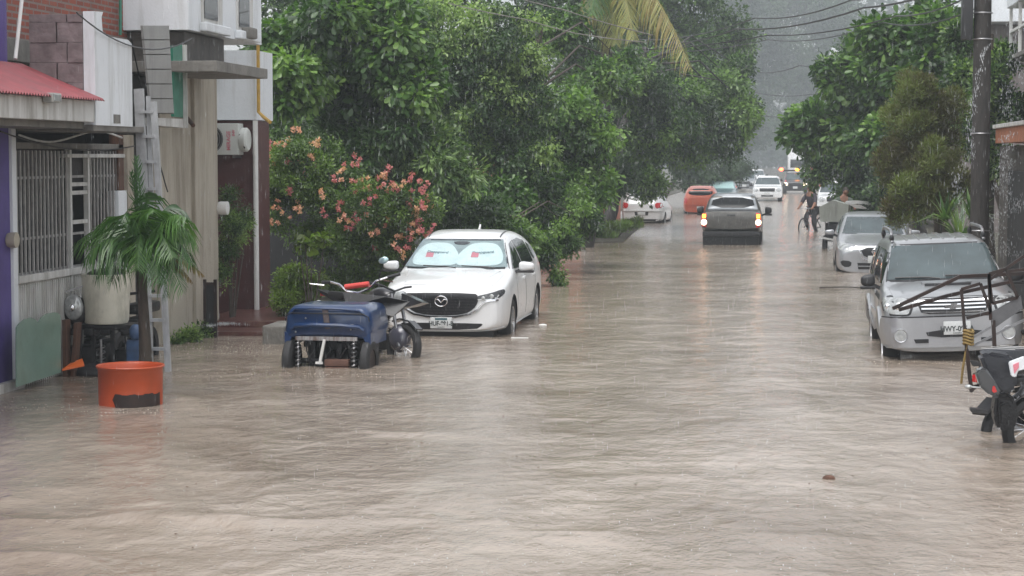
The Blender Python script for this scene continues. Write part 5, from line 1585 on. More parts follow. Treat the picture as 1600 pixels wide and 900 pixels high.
# spiky rosette plants below the conifer
for i, (px, py, n_, hh) in enumerate(((1500, 330, 22, 1.5), (1478, 300, 18, 1.3), (1520, 300, 20, 1.5))):
    Y = 35.5 + i * .5
    q = on_y(px, py, Y)
    t = empty("dragon_plant", (q.x, q.y, GROUND), label=["tall spiky sword-leaved plant beside the utility pole's foot", "smaller sword-leaved plant in front of the conifer's lower side", "upper sword-leaved plant close against the utility pole"][i], cat="plant", group="sword-leaved plants by the pole")
    V = []; F = []; T = []
    base = np.array([q.x, q.y, q.z - .5])
    for k in range(n_ * 2):
        a = rng.random() * 2 * math.pi; el = rng.uniform(.1, 1.3)
        d = np.array([math.cos(a) * math.cos(el), math.sin(a) * math.cos(el), math.sin(el)])
        sd = np.array([-math.sin(a), math.cos(a), 0]) * .025
        Ln = rng.uniform(.6, 1.0) * hh * .62
        p0 = base; p1 = base + d * Ln * .5; p2 = base + d * Ln + np.array([0, 0, -.25 * Ln * math.cos(el)])
        j = len(V); V += [p0 - sd, p0 + sd, p1 + sd, p1 - sd, p2]; F += [[j, j + 1, j + 2], [j, j + 2, j + 3], [j + 3, j + 2, j + 4]]; T += [rng.uniform(.2, .9)] * 3
    me = np_mesh("foliage", np.array(V) - np.array(t.location), np.array(F), np.array(T)); mobj("foliage", me, LM["mango"], t)
    m = MB(); m.tube([(0, 0, 0), (0, 0, q.z - .45 - GROUND)], .05, 8); m.build("stem", M_bark, t)

# ---- flowering bush by the crossover
def flowers(name, parent, pts, mat, seed, r=.10, per=70, tint=.5):
    rg = np.random.default_rng(seed)
    C = np.repeat(np.array(pts, float), per, 0); m_ = len(C)
    d = rg.normal(size=(m_, 3)); d /= np.linalg.norm(d, axis=1)[:, None]
    P = C + d * r * rg.random((m_, 1)) ** .4
    a = rg.normal(size=(m_, 3)); a /= np.linalg.norm(a, axis=1)[:, None]
    b = np.cross(a, rg.normal(size=(m_, 3))); b /= np.linalg.norm(b, axis=1)[:, None]
    s = .026
    V = np.stack([P, P + a * s + b * s * .6, P + a * s * 1.6, P + a * s - b * s * .6], 1).reshape(-1, 3)
    F = (np.array([[0, 1, 2], [0, 2, 3]])[None] + (np.arange(m_) * 4)[:, None, None]).reshape(-1, 3)
    tv = tint if np.ndim(tint) else np.full(len(pts), tint)
    T = np.clip(np.repeat(np.repeat(tv, per), 2) + rg.normal(0, .08, len(F)), 0, 1)
    me = np_mesh(name, V - np.array(parent.location), F, T)
    return mobj(name, me, mat, parent)


fb = empty("flowering_bush", (-7.0, 34.5, GROUND), label="large bougainvillea-like bush with pink and peach flowers beside the white crossover", cat="bush")
env = [(470, 270, 34, 60), (530, 300, 34, 62), (590, 320, 33.6, 60), (640, 330, 33.4, 46), (440, 250, 34.5, 36), (500, 240, 34.5, 40), (560, 360, 33.8, 50), (620, 380, 33.6, 38), (420, 300, 34.5, 30), (560, 410, 34, 50), (500, 370, 34.6, 50), (600, 430, 33.8, 36), (440, 320, 34.8, 40), (540, 440, 34.5, 40)]
bl = []
for i, e in enumerate(env):
    q = px_blob(*e); bl += sub_blobs(q[0], q[1], 10, 300 + i, (.25, .45))
foliage("foliage", fb, bl, 52000, .06, LM["bush"], 41, per=8, asp=.5, spread=.12, droop=.3, up=.5, fill=.3)
trunk(fb, (-7.0, 34.5, GROUND), (-6.8, 34.4, 1.3), .07, .05, [b[0] for b in bl[::5]], M_barkd, 3, name="stem")
pk = [(467, 212), (490, 215), (495, 228), (487, 245), (437, 225), (450, 250), (415, 225), (412, 240), (418, 248), (383, 283), (385, 318), (442, 318), (470, 280), (462, 295), (520, 280), (532, 268), (551, 250), (545, 285), (560, 300), (536, 345), (555, 338), (550, 352), (576, 322), (575, 340), (585, 360), (570, 285), (600, 275), (612, 283), (622, 290), (640, 280), (652, 283), (660, 288), (665, 300), (660, 318), (640, 318), (648, 330), (655, 345), (650, 360), (665, 355), (672, 365), (640, 370), (632, 385), (620, 378), (612, 350), (580, 390), (600, 300), (590, 310), (625, 305), (470, 250), (432, 345), (465, 325), (500, 305), (515, 330), (530, 320), (630, 400), (645, 350), (668, 330), (610, 262)]
rr = random.Random(5)
pts = []; tv = []
for (x, y_) in pk:
    big = rr.random()
    for r_ in range(2 + int(4 * big)):
        q = on_y(x + rr.gauss(0, 4 + 5 * big), y_ + rr.gauss(0, 3.5 + 4 * big), 33.2 + (x < 500) * .5 + rr.uniform(-.35, .25))
        pts.append(tuple(q))
        tv.append(min(1, max(0, (.85 if random.Random(x * 7 + y_).random() < (.75 if x < 520 else .28) else .22) + rr.gauss(0, .14))))
flowers("blossom", fb, pts, M_flower, 77, .036, 24, np.array(tv))

# creeper on the maroon wall, low plants
def shrub(name, label, blobs, n, size, mat, seed, cat="shrub", group=None, stem_h=None, **kw):
    c0 = px_blob(*blobs[0])[0]
    t = empty(name, (c0[0], c0[1], GROUND), label=label, cat=cat, group=group)
    bl = []
    for i, e in enumerate(blobs):
        q = px_blob(*e); bl += sub_blobs(q[0], q[1], 8, seed + i, (.3, .5))
    foliage("foliage", t, bl, n, size, mat, seed, **kw)
    m = MB()
    for b in bl[::6]:
        v = Vector(b[0]) - Vector(t.location)
        m.tube([(0, 0, -.02), v * .5 + Vector((0, 0, .05)), v], [.02, .014, .006], 5)
    m.build("stem", M_bark, t)
    return t


shrub("creeper_plant", "thin feathery green shrub growing against the maroon wall", [(360, 370, 29.0, 26, 40), (365, 320, 29.4, 22, 36), (350, 420, 28.8, 18, 30), (380, 345, 29.5, 18, 26)], 9000, .045, LM["vine"], 51, per=8, asp=.35, spread=.1)
shrub("potted_shrub", "yellow-green shrub growing from the concrete planter behind the blue trike", [(460, 450, 29.6, 34, 30), (470, 425, 29.6, 26, 18), (445, 475, 29.4, 26, 22), (490, 450, 29.6, 22, 22)], 8000, .05, LM["yel"], 52, per=7, asp=.55, spread=.1)
shrub("leafy_sprig", "small sprig of large pale green leaves above the yellow-green shrub", [(485, 378, 29.3, 14, 8), (505, 372, 29.3, 8, 6), (470, 382, 29.3, 7, 6)], 90, .12, LM["yel"], 53, kind="hex", asp=.9, per=2, spread=.05)
shrub("weed_clump", "low green weeds at the foot of the beige wall", [(295, 524, 26.6, 22, 10), (275, 532, 26.2, 12, 7), (318, 515, 27.2, 12, 14)], 2600, .05, LM["vine"], 54, per=6, asp=.4, spread=.08)
t = shrub("grass_tuft", "bright green grass bank at the foot of the kerb trees", [(960, 360, 63, 30, 11), (940, 368, 62, 22, 9), (985, 353, 65, 18, 9)], 9000, .14, LM["yel"], 55, cat="grass", per=8, asp=.12, spread=.1, droop=-2.5)
m = MB(); a = on_z(930, 381); b = on_z(1000, 352)
m.prism([(a.x - .1, a.y + .6, .02), (a.x + .7, a.y + 1.2, .02), (b.x + .1, b.y, .02), (-9, b.y, .02), (-9, a.y, .02)], (0, 0, -.3))
kb = m.build("kerb_bank", pmat("muddy_bank", (.08, .07, .045), .9, var=.4, bump=.5)); tag(kb, "muddy kerb bank under the grass", "ground", kind="structure")
# ground under the trees on the left garden and the right verge
m = MB(); m.box((-40, 33, GROUND), (-7.9, 190, .04)); o = m.build("garden_ground", pmat("garden_soil", (.06, .055, .035), .9, var=.4, bump=.5)); tag(o, "dark soil under the garden trees", "ground", kind="structure")
m = MB(); m.box((4.3, 41, GROUND), (30, 190, .1)); o = m.build("verge_ground", pmat("verge_soil", (.06, .055, .035), .9, var=.4, bump=.5)); tag(o, "dark soil of the right verge", "ground", kind="structure")
# dark garden wall behind the bush
m = MB(); m.box((-10, 36.6, GROUND), (-8.2, 36.8, 1.9)); o = m.build("garden_wall", M_dark); tag(o, "dark garden wall hidden behind the flowering bush", "wall")
# ------------------------------------------------------------------ people
SKIN = pmat("skin", (.26, .13, .085), .55, var=.1)


def person(label, joints, radii, edges, loc, rz, clothes, head, hair=(.02, .015, .012), facing=0.0, cat="person"):
    """one continuous skinned body; clothes: list of (name, z-range test, material) shells grown from the same skeleton"""
    t = empty("person", loc, (0, 0, rz), label, cat)

    def skin(name, sel_edges, extra, mat, parent):
        used = sorted(set(i for e in sel_edges for i in e))
        mp = {j: i for i, j in enumerate(used)}
        me = bpy.data.meshes.new(name)
        me.from_pydata([joints[j] for j in used], [(mp[a], mp[b]) for a, b in sel_edges], [])
        o = mobj(name, me, None, None)
        sk = o.modifiers.new("k", 'SKIN'); sk.use_smooth_shade = True
        for j in used:
            r = radii[j] + extra
            rx, ry = (r if isinstance(r, tuple) else (r, r))
            me.skin_vertices[0].data[mp[j]].radius = (rx, ry)
        me.skin_vertices[0].data[0].use_root = True
        sb = o.modifiers.new("s", 'SUBSURF'); sb.levels = 2; sb.render_levels = 2
        dg = bpy.context.evaluated_depsgraph_get()
        m2 = bpy.data.meshes.new_from_object(o.evaluated_get(dg))
        bpy.data.objects.remove(o)
        m2.polygons.foreach_set("use_smooth", [True] * len(m2.polygons))
        m2.materials.clear()
        return mobj(name, m2, mat, parent)
    body = skin("body", edges, 0.0, SKIN, t)
    for nm, es, ex, mt in clothes:
        skin(nm, es, ex, mt, body)
    hx, hy, hz_ = joints[head]
    m = MB(); m.ball((hx, hy, hz_ + .02), .098, seg=16, scale=(.86, 1.02, 1.12)); m.ball((hx, hy + .075 * 0 - .095, hz_), .018, seg=8)
    hd = m.build("head", SKIN, body, angle=80)
    m = MB(); m.ball((hx, hy + .012, hz_ + .045), .107, seg=16, scale=(.88, 1.0, 1.02)); m.build("hair", pmat("hair", hair, .7), body, angle=80)
    m = MB()
    for sx in (-1, 1): m.ball((hx + sx * .032, hy - .088, hz_ + .025), .012, seg=8)
    m.build("eye", MT["dkglass"], hd)
    return t


# joint layout shared by both figures: pelvis, chest, neck, head, L/R shoulder-elbow-wrist-hand, hip-knee-ankle-toe
E_ALL = [(0, 1), (1, 2), (2, 3), (2, 4), (4, 5), (5, 6), (6, 7), (2, 8), (8, 9), (9, 10), (10, 11), (0, 12), (12, 13), (13, 14), (14, 15), (0, 16), (16, 17), (17, 18), (18, 19)]
RAD = [.15, .155, .07, .06, .075, .052, .036, .03, .075, .052, .036, .03, .095, .065, .045, .035, .095, .065, .045, .035]
E_SH = [(0, 1), (1, 2), (2, 4), (4, 5), (2, 8), (8, 9)]
E_PT = [(0, 12), (12, 13), (13, 14), (0, 16), (16, 17), (17, 18)]
cy = [(0, .05, .98), (0, -.08, 1.30), (0, -.15, 1.48), (0, -.17, 1.64), (-.2, -.13, 1.40), (-.27, -.28, 1.15), (-.27, -.45, 1.0), (-.26, -.52, .98), (.2, -.13, 1.40), (.27, -.28, 1.15), (.27, -.45, 1.0), (.26, -.52, .98),
      (-.1, .0, .93), (-.13, -.25, .62), (-.12, -.05, .30), (-.12, -.15, .26), (.1, .0, .93), (.13, -.12, .5), (.12, .12, .12), (.12, .02, .08)]
M_shirt = pmat("dark_tshirt", (.04, .035, .045), .8, var=.2); M_pants = pmat("dark_trousers", (.03, .03, .035), .8, var=.2)
M_rider = pmat("olive_shirt", (.07, .09, .07), .8, var=.3)
cb_ = on_z(1262, 362)


def bicycle(label, loc, rz):
    t = empty("bicycle", loc, (0, 0, rz), label, "bicycle")
    f = MB()
    f.tube([(0, -.15, .82), (0, .25, .30), (0, .55, .34)], .018, 6)
    f.tube([(0, -.15, .82), (0, -.25, .86)], .018, 6); f.tube([(0, .15, .78), (0, .25, .30)], .018, 6); f.tube([(0, -.15, .80), (0, .15, .75)], .018, 6); f.tube([(0, .15, .75), (0, .55, .34)], .014, 6)
    f.tube([(0, -.15, .85), (0, -.3, .55), (0, -.52, .34)], .018, 6)
    f.build("frame", MT["grease"], t)
    w = MB()
    w.tube([(0, .33 * math.cos(a), .33 * math.sin(a)) for a in [2 * math.pi * k / 28 for k in range(28)]], .022, 6, closed=True)
    wh = w.build("wheel", MT["rubber"], t); wh.location = (0, -.54, .34)
    s = MB()
    for k in range(14):
        a = 2 * math.pi * k / 14; s.tube([(0, 0, 0), (0, .31 * math.cos(a), .31 * math.sin(a))], .003, 4)
    s.tube([(0, .305 * math.cos(a), .305 * math.sin(a)) for a in [2 * math.pi * k / 28 for k in range(28)]], .01, 6, closed=True)
    s.build("rim", MT["steel"], wh)
    w2 = copy_tree(wh, t); w2.location = (0, .56, .34)
    h = MB(); h.tube([(-.28, -.32, .98), (-.12, -.27, 1.0), (0, -.24, .98), (.12, -.27, 1.0), (.28, -.32, .98)], .016, 6); h.tube([(0, -.22, .86), (0, -.24, .99)], .018, 6); h.build("handlebar", MT["steel"], t)
    h = MB(); h.ball((0, .18, .90), .09, scale=(.8, 1.3, .35)); h.tube([(0, .15, .76), (0, .18, .88)], .014, 6); h.build("saddle", MT["black_plastic"], t)
    return t


bicycle("dark bicycle ridden through the flood between the pickup and the parked cars", (cb_.x + .15, cb_.y + .3, GROUND), R(-32))
person("person in a dark t-shirt riding a bicycle through the flood water", cy, RAD, E_ALL, (cb_.x + .15, cb_.y + .3, GROUND), R(-32),
       [("tshirt", E_SH, .014, M_shirt), ("trousers", E_PT, .014, M_pants)], 3)

# cargo trike seen beside the silver sedan: two wheels and a pale box in front, rider behind
q = on_z(1300, 388)
t = empty("cargo_trike", (q.x + .12, q.y, GROUND), (0, 0, R(-6)), "cargo trike with a pale box and white sheeting beside the silver sedan", "trike")
m = MB(); m.prism([(-.42, -.35, .95), (.30, -.35, .95), (.36, -.35, 1.42), (-.1, -.35, 1.55), (-.46, -.35, 1.35)], (0, .75, 0)); m.build("cargo_box", add_stain(pmat("greyish_box", (.42, .44, .40), .7, var=.1), (.2, .2, .18), 2), t)
m = MB()
g0 = [(.25, -.3, 1.50), (.55, -.32, 1.55), (.85, -.25, 1.52), (1.0, -.1, 1.45), (.98, .25, 1.40), (.5, .3, 1.5), (.25, .2, 1.52)]
m.prism(g0, (.03, 0, -.09)); m.prism([(.3, -.34, 1.46), (.7, -.36, 1.42), (.9, -.3, 1.30), (.55, -.33, 1.33)], (0, .02, 0)); m.build("white_sheeting", pmat("white_plastic_sheet", (.7, .7, .7), .4, bump=.5, bscale=8), t)
m = MB(); m.box((-.3, -.25, .4), (.55, .9, .92), bevel=.05); m.build("chassis", MT["grease"], t)
m = MB(); m.bar((-.45, -.36, .52), (.25, -.36, .40), .05); m.bar((-.15, -.36, .22), (.25, -.36, .20), .06); m.build("bumper_bar", M_pipe, t, sm=False)
m = MB(); m.lathe([(0, -.06), (.2, -.06), (.28, -.03), (.28, .03), (.2, .06), (0, .06)], axis='x', seg=20); wh = m.build("wheel", MT["rubber"], t); wh.location = (-.32, 0, .28)
for x, y in ((.55, 0), (.1, 1.5)):
    o = wh.copy(); COL.objects.link(o); o.parent = t; o.location = (x, y, .28)
m = MB(); m.tube([(.1, 1.5, .3), (.1, 1.25, .9), (-.2, 1.2, 1.15)], .03, 6); m.tube([(.1, 1.25, .9), (.4, 1.2, 1.15)], .03, 6); m.box((-.02, 1.3, .5), (.22, 2.0, .8), bevel=.05); m.build("rear_frame", MT["grease"], t)
ri = [(0, .12, .95), (0, .0, 1.25), (0, -.06, 1.45), (.05, -.08, 1.62), (-.2, -.05, 1.38), (-.3, -.25, 1.2), (-.28, -.45, 1.15), (-.27, -.52, 1.14), (.2, -.05, 1.38), (.3, -.25, 1.2), (.28, -.45, 1.15), (.27, -.52, 1.14),
      (-.12, .05, .9), (-.22, -.25, .75), (-.2, -.15, .35), (-.2, -.28, .32), (.12, .05, .9), (.22, -.25, .75), (.2, -.15, .35), (.2, -.28, .32)]
person("person in an olive shirt and dark cap riding behind the cargo trike's pale box", ri, RAD, E_ALL, (q.x + .35, q.y + 1.75, GROUND + .12), R(4),
       [("shirt", E_SH, .016, M_rider), ("trousers", E_PT, .014, M_pants)], 3)

# ------------------------------------------------------------------ orange drum with the potted palm
q = on_z(204, 638)
dr = empty("orange_drum", (on_y(204, 600, q.y + .33).x, q.y + .33, GROUND - .05), label="cut down orange steel drum with a rusty black patch standing in the water", cat="drum")
m = MB()
m.lathe([(0, 0), (.325, 0), (.325, .22), (.335, .235), (.325, .25), (.33, .62), (.345, .635), (.352, .65), (.345, .66), (.33, .655), (.32, .64), (.31, .56), (0, .55)], seg=40)
m.build("shell", [M_orange], dr, angle=50)
# flaking black patch on the lower front
bm = MB(); r_ = .331; a0, a1 = R(-105), R(-8); n_ = 90; up = []; dn = []
for k in range(n_ + 1):
    a = a0 + (a1 - a0) * k / n_
    nz = float(vnoise(np.array([k * .16]), np.array([2.2]), 4)[0]); nz2 = float(vnoise(np.array([k * .3]), np.array([9.2]), 6)[0])
    zt = .375 + .018 * nz; zb_ = .17 + .02 * nz2 + .16 * max(0, 1 - k / 10)
    zt -= .05 * max(0, 1 - k / 5)
    up.append((r_ * math.cos(a), r_ * math.sin(a), zt)); dn.append((r_ * math.cos(a), r_ * math.sin(a), min(zb_, zt - .004)))
for k in range(n_):
    bm.quad([dn[k], dn[k + 1], up[k + 1], up[k]])
bm.build("worn_patch", MT["rust"], dr, sm=False)
pc = on_y(226, 378, q.y + 1.15)
_bx = on_y(224, 560, q.y + 1.15).x
pl = empty("palm_plant", (_bx, q.y + 1.15, GROUND), label="small palm with arching green fronds standing behind the orange drum", cat="palm plant")
tb = Vector((_bx, q.y + 1.15, GROUND)); tt = Vector((pc.x - .02, pc.y, pc.z - .1))
m = MB(); pts = [tb.lerp(tt, f) + Vector((.02 * math.sin(f * 5), 0, 0)) for f in np.linspace(0, 1, 9)]
m.tube(pts, [.10, .085, .075, .068, .062, .058, .055, .06, .05], 10); adopt(m.build("trunk", M_bark, angle=60), pl)
pl_f = [(132, 405, -.3, .25), (150, 430, -.35, .3), (175, 440, .1, .3), (125, 375, .2, .22), (290, 340, -.2, .2), (300, 410, -.2, .35), (285, 455, -.3, .4), (262, 462, .2, .4), (305, 375, .1, .28), (232, 300, .0, .15), (212, 245, .05, .05), (205, 270, -.1, .05), (250, 440, -.45, .35), (190, 345, -.3, .3), (270, 400, -.4, .3), (160, 350, .3, .25), (240, 330, -.3, .25), (215, 420, -.5, .45), (276, 320, .3, .2)]
for k, (fx, fy_, dy_, sg) in enumerate(pl_f):
    tp = on_y(fx, fy_, pc.y + dy_)
    frond("frond", pl, tt + Vector((random.uniform(-.03, .03), random.uniform(-.03, .03), random.uniform(-.05, .05))), tp, sg + .12, .46 if fy_ > 290 else .18, 44, LM["palm"], 400 + k, .15 + .6 * random.random(), .014, .7 if fy_ > 290 else -.3, .011)
for k, (fx, fy_) in enumerate(((318, 430), (300, 440))):
    frond("dry_frond", pl, tt, on_y(fx, fy_, pc.y + .2), .2, .15, 24, LM["frond"], 450 + k, .15, .02, 1.2, .008)

# white bucket planter on a black engine-frame stand
q = on_y(166, 461, 22.6)
bk = empty("plastic_bucket", (q.x, q.y, q.z - .33), label="big dirty white plastic tub with a black bag standing on a black machine frame", cat="tub")
M_tub = add_stain(pmat("dirty_white_plastic", (.68, .66, .56), .5, var=.12, scale=4), (.2, .2, .15), 2.2, stretch=(2, 2, 1), lo=.48, hi=.75, amt=.7)
zt = on_y(166, 428, 22.6).z - (q.z - .33)
m = MB(); m.lathe([(0, 0), (.245, 0), (.262, .03), (.285, zt - .05), (.29, zt), (.275, zt + .003), (.262, .08), (0, .07)], seg=36); m.build("tub", M_tub, bk, angle=50)
m = MB(); m.ball((0, 0, zt - .05), .25, seg=16, scale=(1, 1, .5)); m.build("black_bag", pmat("black_bag", (.02, .02, .022), .3, bump=.8, bscale=14), bk)
m = MB(); m.box((.21, -.06, zt - .02), (.30, .02, zt + .06), bevel=.02); m.build("lug", M_tub, bk)
zb_ = bk.location.z
fr = empty("trike_chassis", (q.x, q.y, GROUND), label="greasy black motorcycle chassis with a coil spring under the white tub", cat="machine")
m = MB()
H_ = zb_ - GROUND
m.box((-.36, -.2, H_ - .07), (.40, .25, H_ - .005), bevel=.02)
for x in (-.3, -.12, .14, .33): m.bar((x, -.18, 0), (x * .9, -.15, H_ - .06), .05, .04)
m.box((-.5, -.1, .12), (-.12, .2, .52), bevel=.05); m.box((.12, -.12, .1), (.42, .2, .5), bevel=.06)
for x in (-.4, -.2, 0, .25): m.box((x, -.25, H_ - .13), (x + .12, -.18, H_ - .05), bevel=.02)
m.build("frame", MT["grease"], fr)
m = MB(); m.tube([(.02 + .045 * math.cos(a), -.26 + .045 * math.sin(a), .2 + a * .0105) for a in np.linspace(0, 34, 140)], .009, 5); m.build("coil_spring", MT["steel"], fr)
m = MB(); m.tube([(.02, -.26, .12), (.02, -.26, .62)], .02, 8); m.build("damper", MT["steel"], fr)
m = MB(); m.lathe([(.17, -.05), (.25, -.06), (.3, -.04), (.31, 0), (.3, .04), (.25, .06), (.17, .05)], axis='x', c=(-.05, .12, .24), seg=24); m.build("tyre", MT["rubber"], fr)
m = MB(); m.box((.30, -.22, .25), (.52, .1, .62), bevel=.05); m.ball((.42, -.2, .7), .08, scale=(1, 1, 1.2)); m.build("blue_fairing", pmat("faded_blue_plastic", (.06, .12, .25), .4, var=.5, scale=5), fr)
# headlamp fairing hanging at the left, orange vane, boards, silver bag
q2 = on_y(115, 480, 22.4)
hl = empty("headlamp_fairing", (q2.x, q2.y, q2.z), label="loose clear headlamp unit with a torn fairing left of the white tub", cat="headlamp")
m = MB(); m.ball((0, 0, 0), .14, seg=18, scale=(.85, .5, 1.1)); m.build("lens", MT["lampglass"], hl)
m = MB(); m.ball((0, .06, -.05), .17, seg=14, scale=(.9, .5, 1.1)); m.build("shell", MT["black_plastic"], hl)
m = MB(); m.bar((-.10, 0, .18), (.38, .1, .34), .02); m.bar((.1, .1, .0), (.5, .3, .1), .025); m.build("bracket", MT["steel"], hl, sm=False)
m = MB(); m.ball((0, 0, 0), .1, seg=14, scale=(.7, 1, .8)); o = m.build("bulb", MT["chrome"], hl); o.scale = (.6, .4, .6); o.location = (0, -.06, .0)
a = on_y(97, 577, 21.9); b = on_y(127, 571, 21.9)
m = MB(); m.prism([(a.x, a.y, a.z), (b.x, b.y + .1, b.z + .0), (b.x - .06, b.y + .2, b.z + .06), (a.x + .05, a.y + .2, a.z + .07)], (0, 0, -.02)); o = m.build("orange_vane", pmat("orange_plastic", (.8, .16, .03), .4)); tag(o, "small bright orange plastic piece floating by the black chassis", "plastic piece")
m = MB()
pa = on_y(98, 588, 22.0)
m.box((pa.x, pa.y, GROUND), (pa.x + .05, pa.y + .14, on_y(98, 500, 22).z)); m.box((pa.x + .09, pa.y + .05, GROUND), (pa.x + .13, pa.y + .2, on_y(98, 505, 22).z), rot=(0, R(5), 0))
o = m.build("board", M_wood, sm=False); tag(o, "two reddish brown boards leaning beside the green glass panel", "boards")
m = MB(); m.ball((0, 0, 0), .35, seg=18, scale=(1.0, .7, .34)); o = m.build("black_sack", pmat("black_sack", (.03, .03, .033), .25, bump=1, bscale=12)); o.location = on_z(140, 590) + Vector((0, .3, .03)); tag(o, "shiny black sack lying in the water under the chassis", "sack")
# dark clutter behind: second engine and fender
q3 = on_y(140, 540, 23.2)
en = empty("old_engine", (q3.x, q3.y, GROUND), label="old black motorcycle engine and mudguard behind the glass panel", cat="engine")
m = MB(); m.box((-.25, -.2, 0), (.2, .3, .55), bevel=.08); m.build("crankcase", MT["grease"], en)
m = MB(); m.box((-.12, -.12, .55), (.1, .12, .9), bevel=.03)
for k in range(6): m.box((-.17, -.17, .56 + k * .055), (.15, .17, .575 + k * .055))
m.build("cylinder_fins", MT["grease"], en, sm=False)
q3 = on_y(205, 470, 23.8)
ms = empty("parked_moped", (q3.x, q3.y, GROUND), label="dusty dark moped hidden behind the palm trunk and the ladder", cat="moped")
m = MB(); m.lathe([(.2, -.04), (.28, -.05), (.31, 0), (.28, .05), (.2, .04)], axis='x', c=(0, -.5, .31), seg=24); wh = m.build("wheel", MT["rubber"], ms)
o = wh.copy(); COL.objects.link(o); o.parent = ms; o.location = (0, 1.15, 0)
m = MB(); m.box((-.12, -.1, .35), (.12, .55, .75), bevel=.06); m.box((-.13, .1, .78), (.13, .8, .92), bevel=.05); m.tube([(0, -.5, .31), (0, -.3, .9), (0, -.25, 1.05)], .035, 8); m.build("body", MT["grease"], ms)
m = MB(); m.tube([(-.36, -.15, 1.1), (0, -.28, 1.06), (.36, -.15, 1.1)], .018, 8); m.ball((0, -.36, .98), .11, scale=(1, .6, 1)); m.build("handlebar", MT["black_plastic"], ms)

# green glass panel with a heart-shaped top
Xg = XF + .22
def hp(px, py): return on_x(px, py, Xg)
ol = [(26, 605), (26, 512), (30, 506), (38, 499), (48, 496), (55, 499), (60, 504), (66, 495), (74, 490), (84, 488), (91, 489), (95, 494), (95, 582)]
m = MB(); m.prism([hp(x, y) for x, y in ol], (-.012, 0, 0))
o = m.build("glass_panel", add_stain(pmat("greenish_frosted_glass", (.20, .30, .24), .22, var=.15, scale=3, spec=.7), (.1, .14, .1), 1.6, stretch=(1, 1, 1), lo=.5, hi=.75, amt=.6), sm=False)
tag(o, "greenish heart-topped glass panel leaning against the white ribbed wall", "panel")

# aluminium ladder, leaning
ld = empty("ladder", on_z(246, 577), label="grey aluminium extension ladder standing upright in front of the recess", cat="ladder")
Yl = on_z(246, 580).y
rl = [[(232, 578), (229, 470), (226, 380), (222, 250), (217, 140)], [(263, 582), (257, 470), (252, 380), (246, 260), (240, 160)]]
rails = []
for k, r_ in enumerate(rl):
    pts = [on_y(x, y, Yl + .02 * (r_[0][1] - y) / 50) for x, y in r_]
    m = MB()
    for a, b in zip(pts[:-1], pts[1:]): m.bar(a, b + (b - a) * .01, .115 if k == 0 else .07, .05)
    adopt(m.build("rail", M_alu, sm=False), ld); rails.append(pts)
def rail_at(k, py):
    r_ = rl[k]
    x = np.interp(-py, [-y for _, y in r_], [x for x, _ in r_])
    return on_y(float(x), py, Yl + .02 * (r_[0][1] - py) / 50)
for k, py in enumerate((545, 500, 462, 420, 378, 335, 295, 253, 213, 175)):
    m = MB(); a = rail_at(0, py) + Vector((0, .0, 0)); b = rail_at(1, py); m.bar(a, b, .08, .035); adopt(m.build("rung", M_alu, sm=False), ld)
m = MB(); a = rail_at(0, 400) + Vector((.08, .07, 0)); b = rail_at(0, 150) + Vector((.09, .07, 0)); m.bar(a, b, .05, .04); adopt(m.build("hook_rail", M_alu, sm=False), ld)

# ------------------------------------------------------------------ blue trike
q = on_z(521, 578)
tk = empty("blue_trike", (q.x - .13, q.y + .25, GROUND), (0, 0, R(-3)), "three wheeled cargo trike with a scuffed blue rear body beside the white crossover", "trike")
S_ = 1.0
M_blue = add_stain(pmat("scuffed_blue_plastic", (.008, .038, .125), .3, var=.35, scale=6, coat=.5), (.035, .04, .05), 2, stretch=(1, 1, 1), lo=.5, hi=.75, amt=.6)
W2 = .56
# rounded tub body: lofted rounded sections
bm = bmesh.new()
secs = []
for (y, w_, zt, zb_, ed) in ((0, .54, .93, .60, .10), (.03, .575, .97, .56, .14), (.15, .585, 1.0, .56, .15), (.7, .57, 1.0, .58, .14), (1.0, .54, .97, .62, .12)):
    pts = []
    for (cx_, cz_, a0) in ((w_ - ed, zt - ed, 0), (-(w_ - ed), zt - ed, 90)):
        for k in range(5):
            a = R(a0 + k * 22.5); pts.append((cx_ + ed * math.cos(a), y, cz_ + ed * math.sin(a)))
    pts = pts + [(-w_ - .02, y, zt - .28), (-w_ + .0, y, zb_), (-w_ * .62, y, zb_ + .04), (0, y, zb_ + .05), (w_ * .62, y, zb_ + .04), (w_, y, zb_), (w_ + .02, y, zt - .28)]
    secs.append([bm.verts.new(p) for p in pts])
for A, B_ in zip(secs[:-1], secs[1:]):
    for k in range(len(A)): bm.faces.new((A[k], A[(k + 1) % len(A)], B_[(k + 1) % len(A)], B_[k]))
bm.faces.new(list(reversed(secs[0]))); bm.faces.new(secs[-1])
mm_ = MB(); mm_.bm.free(); mm_.bm = bm
tub = mm_.build("rear_body", M_blue, tk, angle=50)
for z_, hh_, dd in ((.72, .055, .03), (.93, .035, .02)):
    m = MB(); m.tube([(-.5, -.005, z_ - .03), (-.45, -dd, z_ + .02), (-.2, -dd - .01, z_ + .035), (.2, -dd - .01, z_ + .03), (.45, -dd, z_ + .01), (.5, -.005, z_ - .03)], hh_ * .5, 8); m.build("raised_rib", M_blue, tub)
m = MB(); m.box((-.05, -.035, .70), (.03, .01, .96), bevel=.02, rot=(0, R(-8), 0)); m.build("rag", pmat("grey_rag", (.10, .08, .08), .9, bump=.6), tub)
for sx in (-1, 1):   # wheel guards hanging down the sides
    m = MB(); m.prism([(sx * .50, 0, .60), (sx * .60, 0, .66), (sx * .60, 0, .50), (sx * .545, 0, .48)], (0, .75, 0)); m.build("side_guard", M_blue, tub, angle=60)
m = MB(); m.tube([(-.585, 0, .80), (-.575, -.02, .86), (-.50, -.035, .90), (.50, -.035, .90), (.575, -.02, .86), (.585, 0, .80)], .008, 6); m.build("body_seam", MT["black_plastic"], tub)
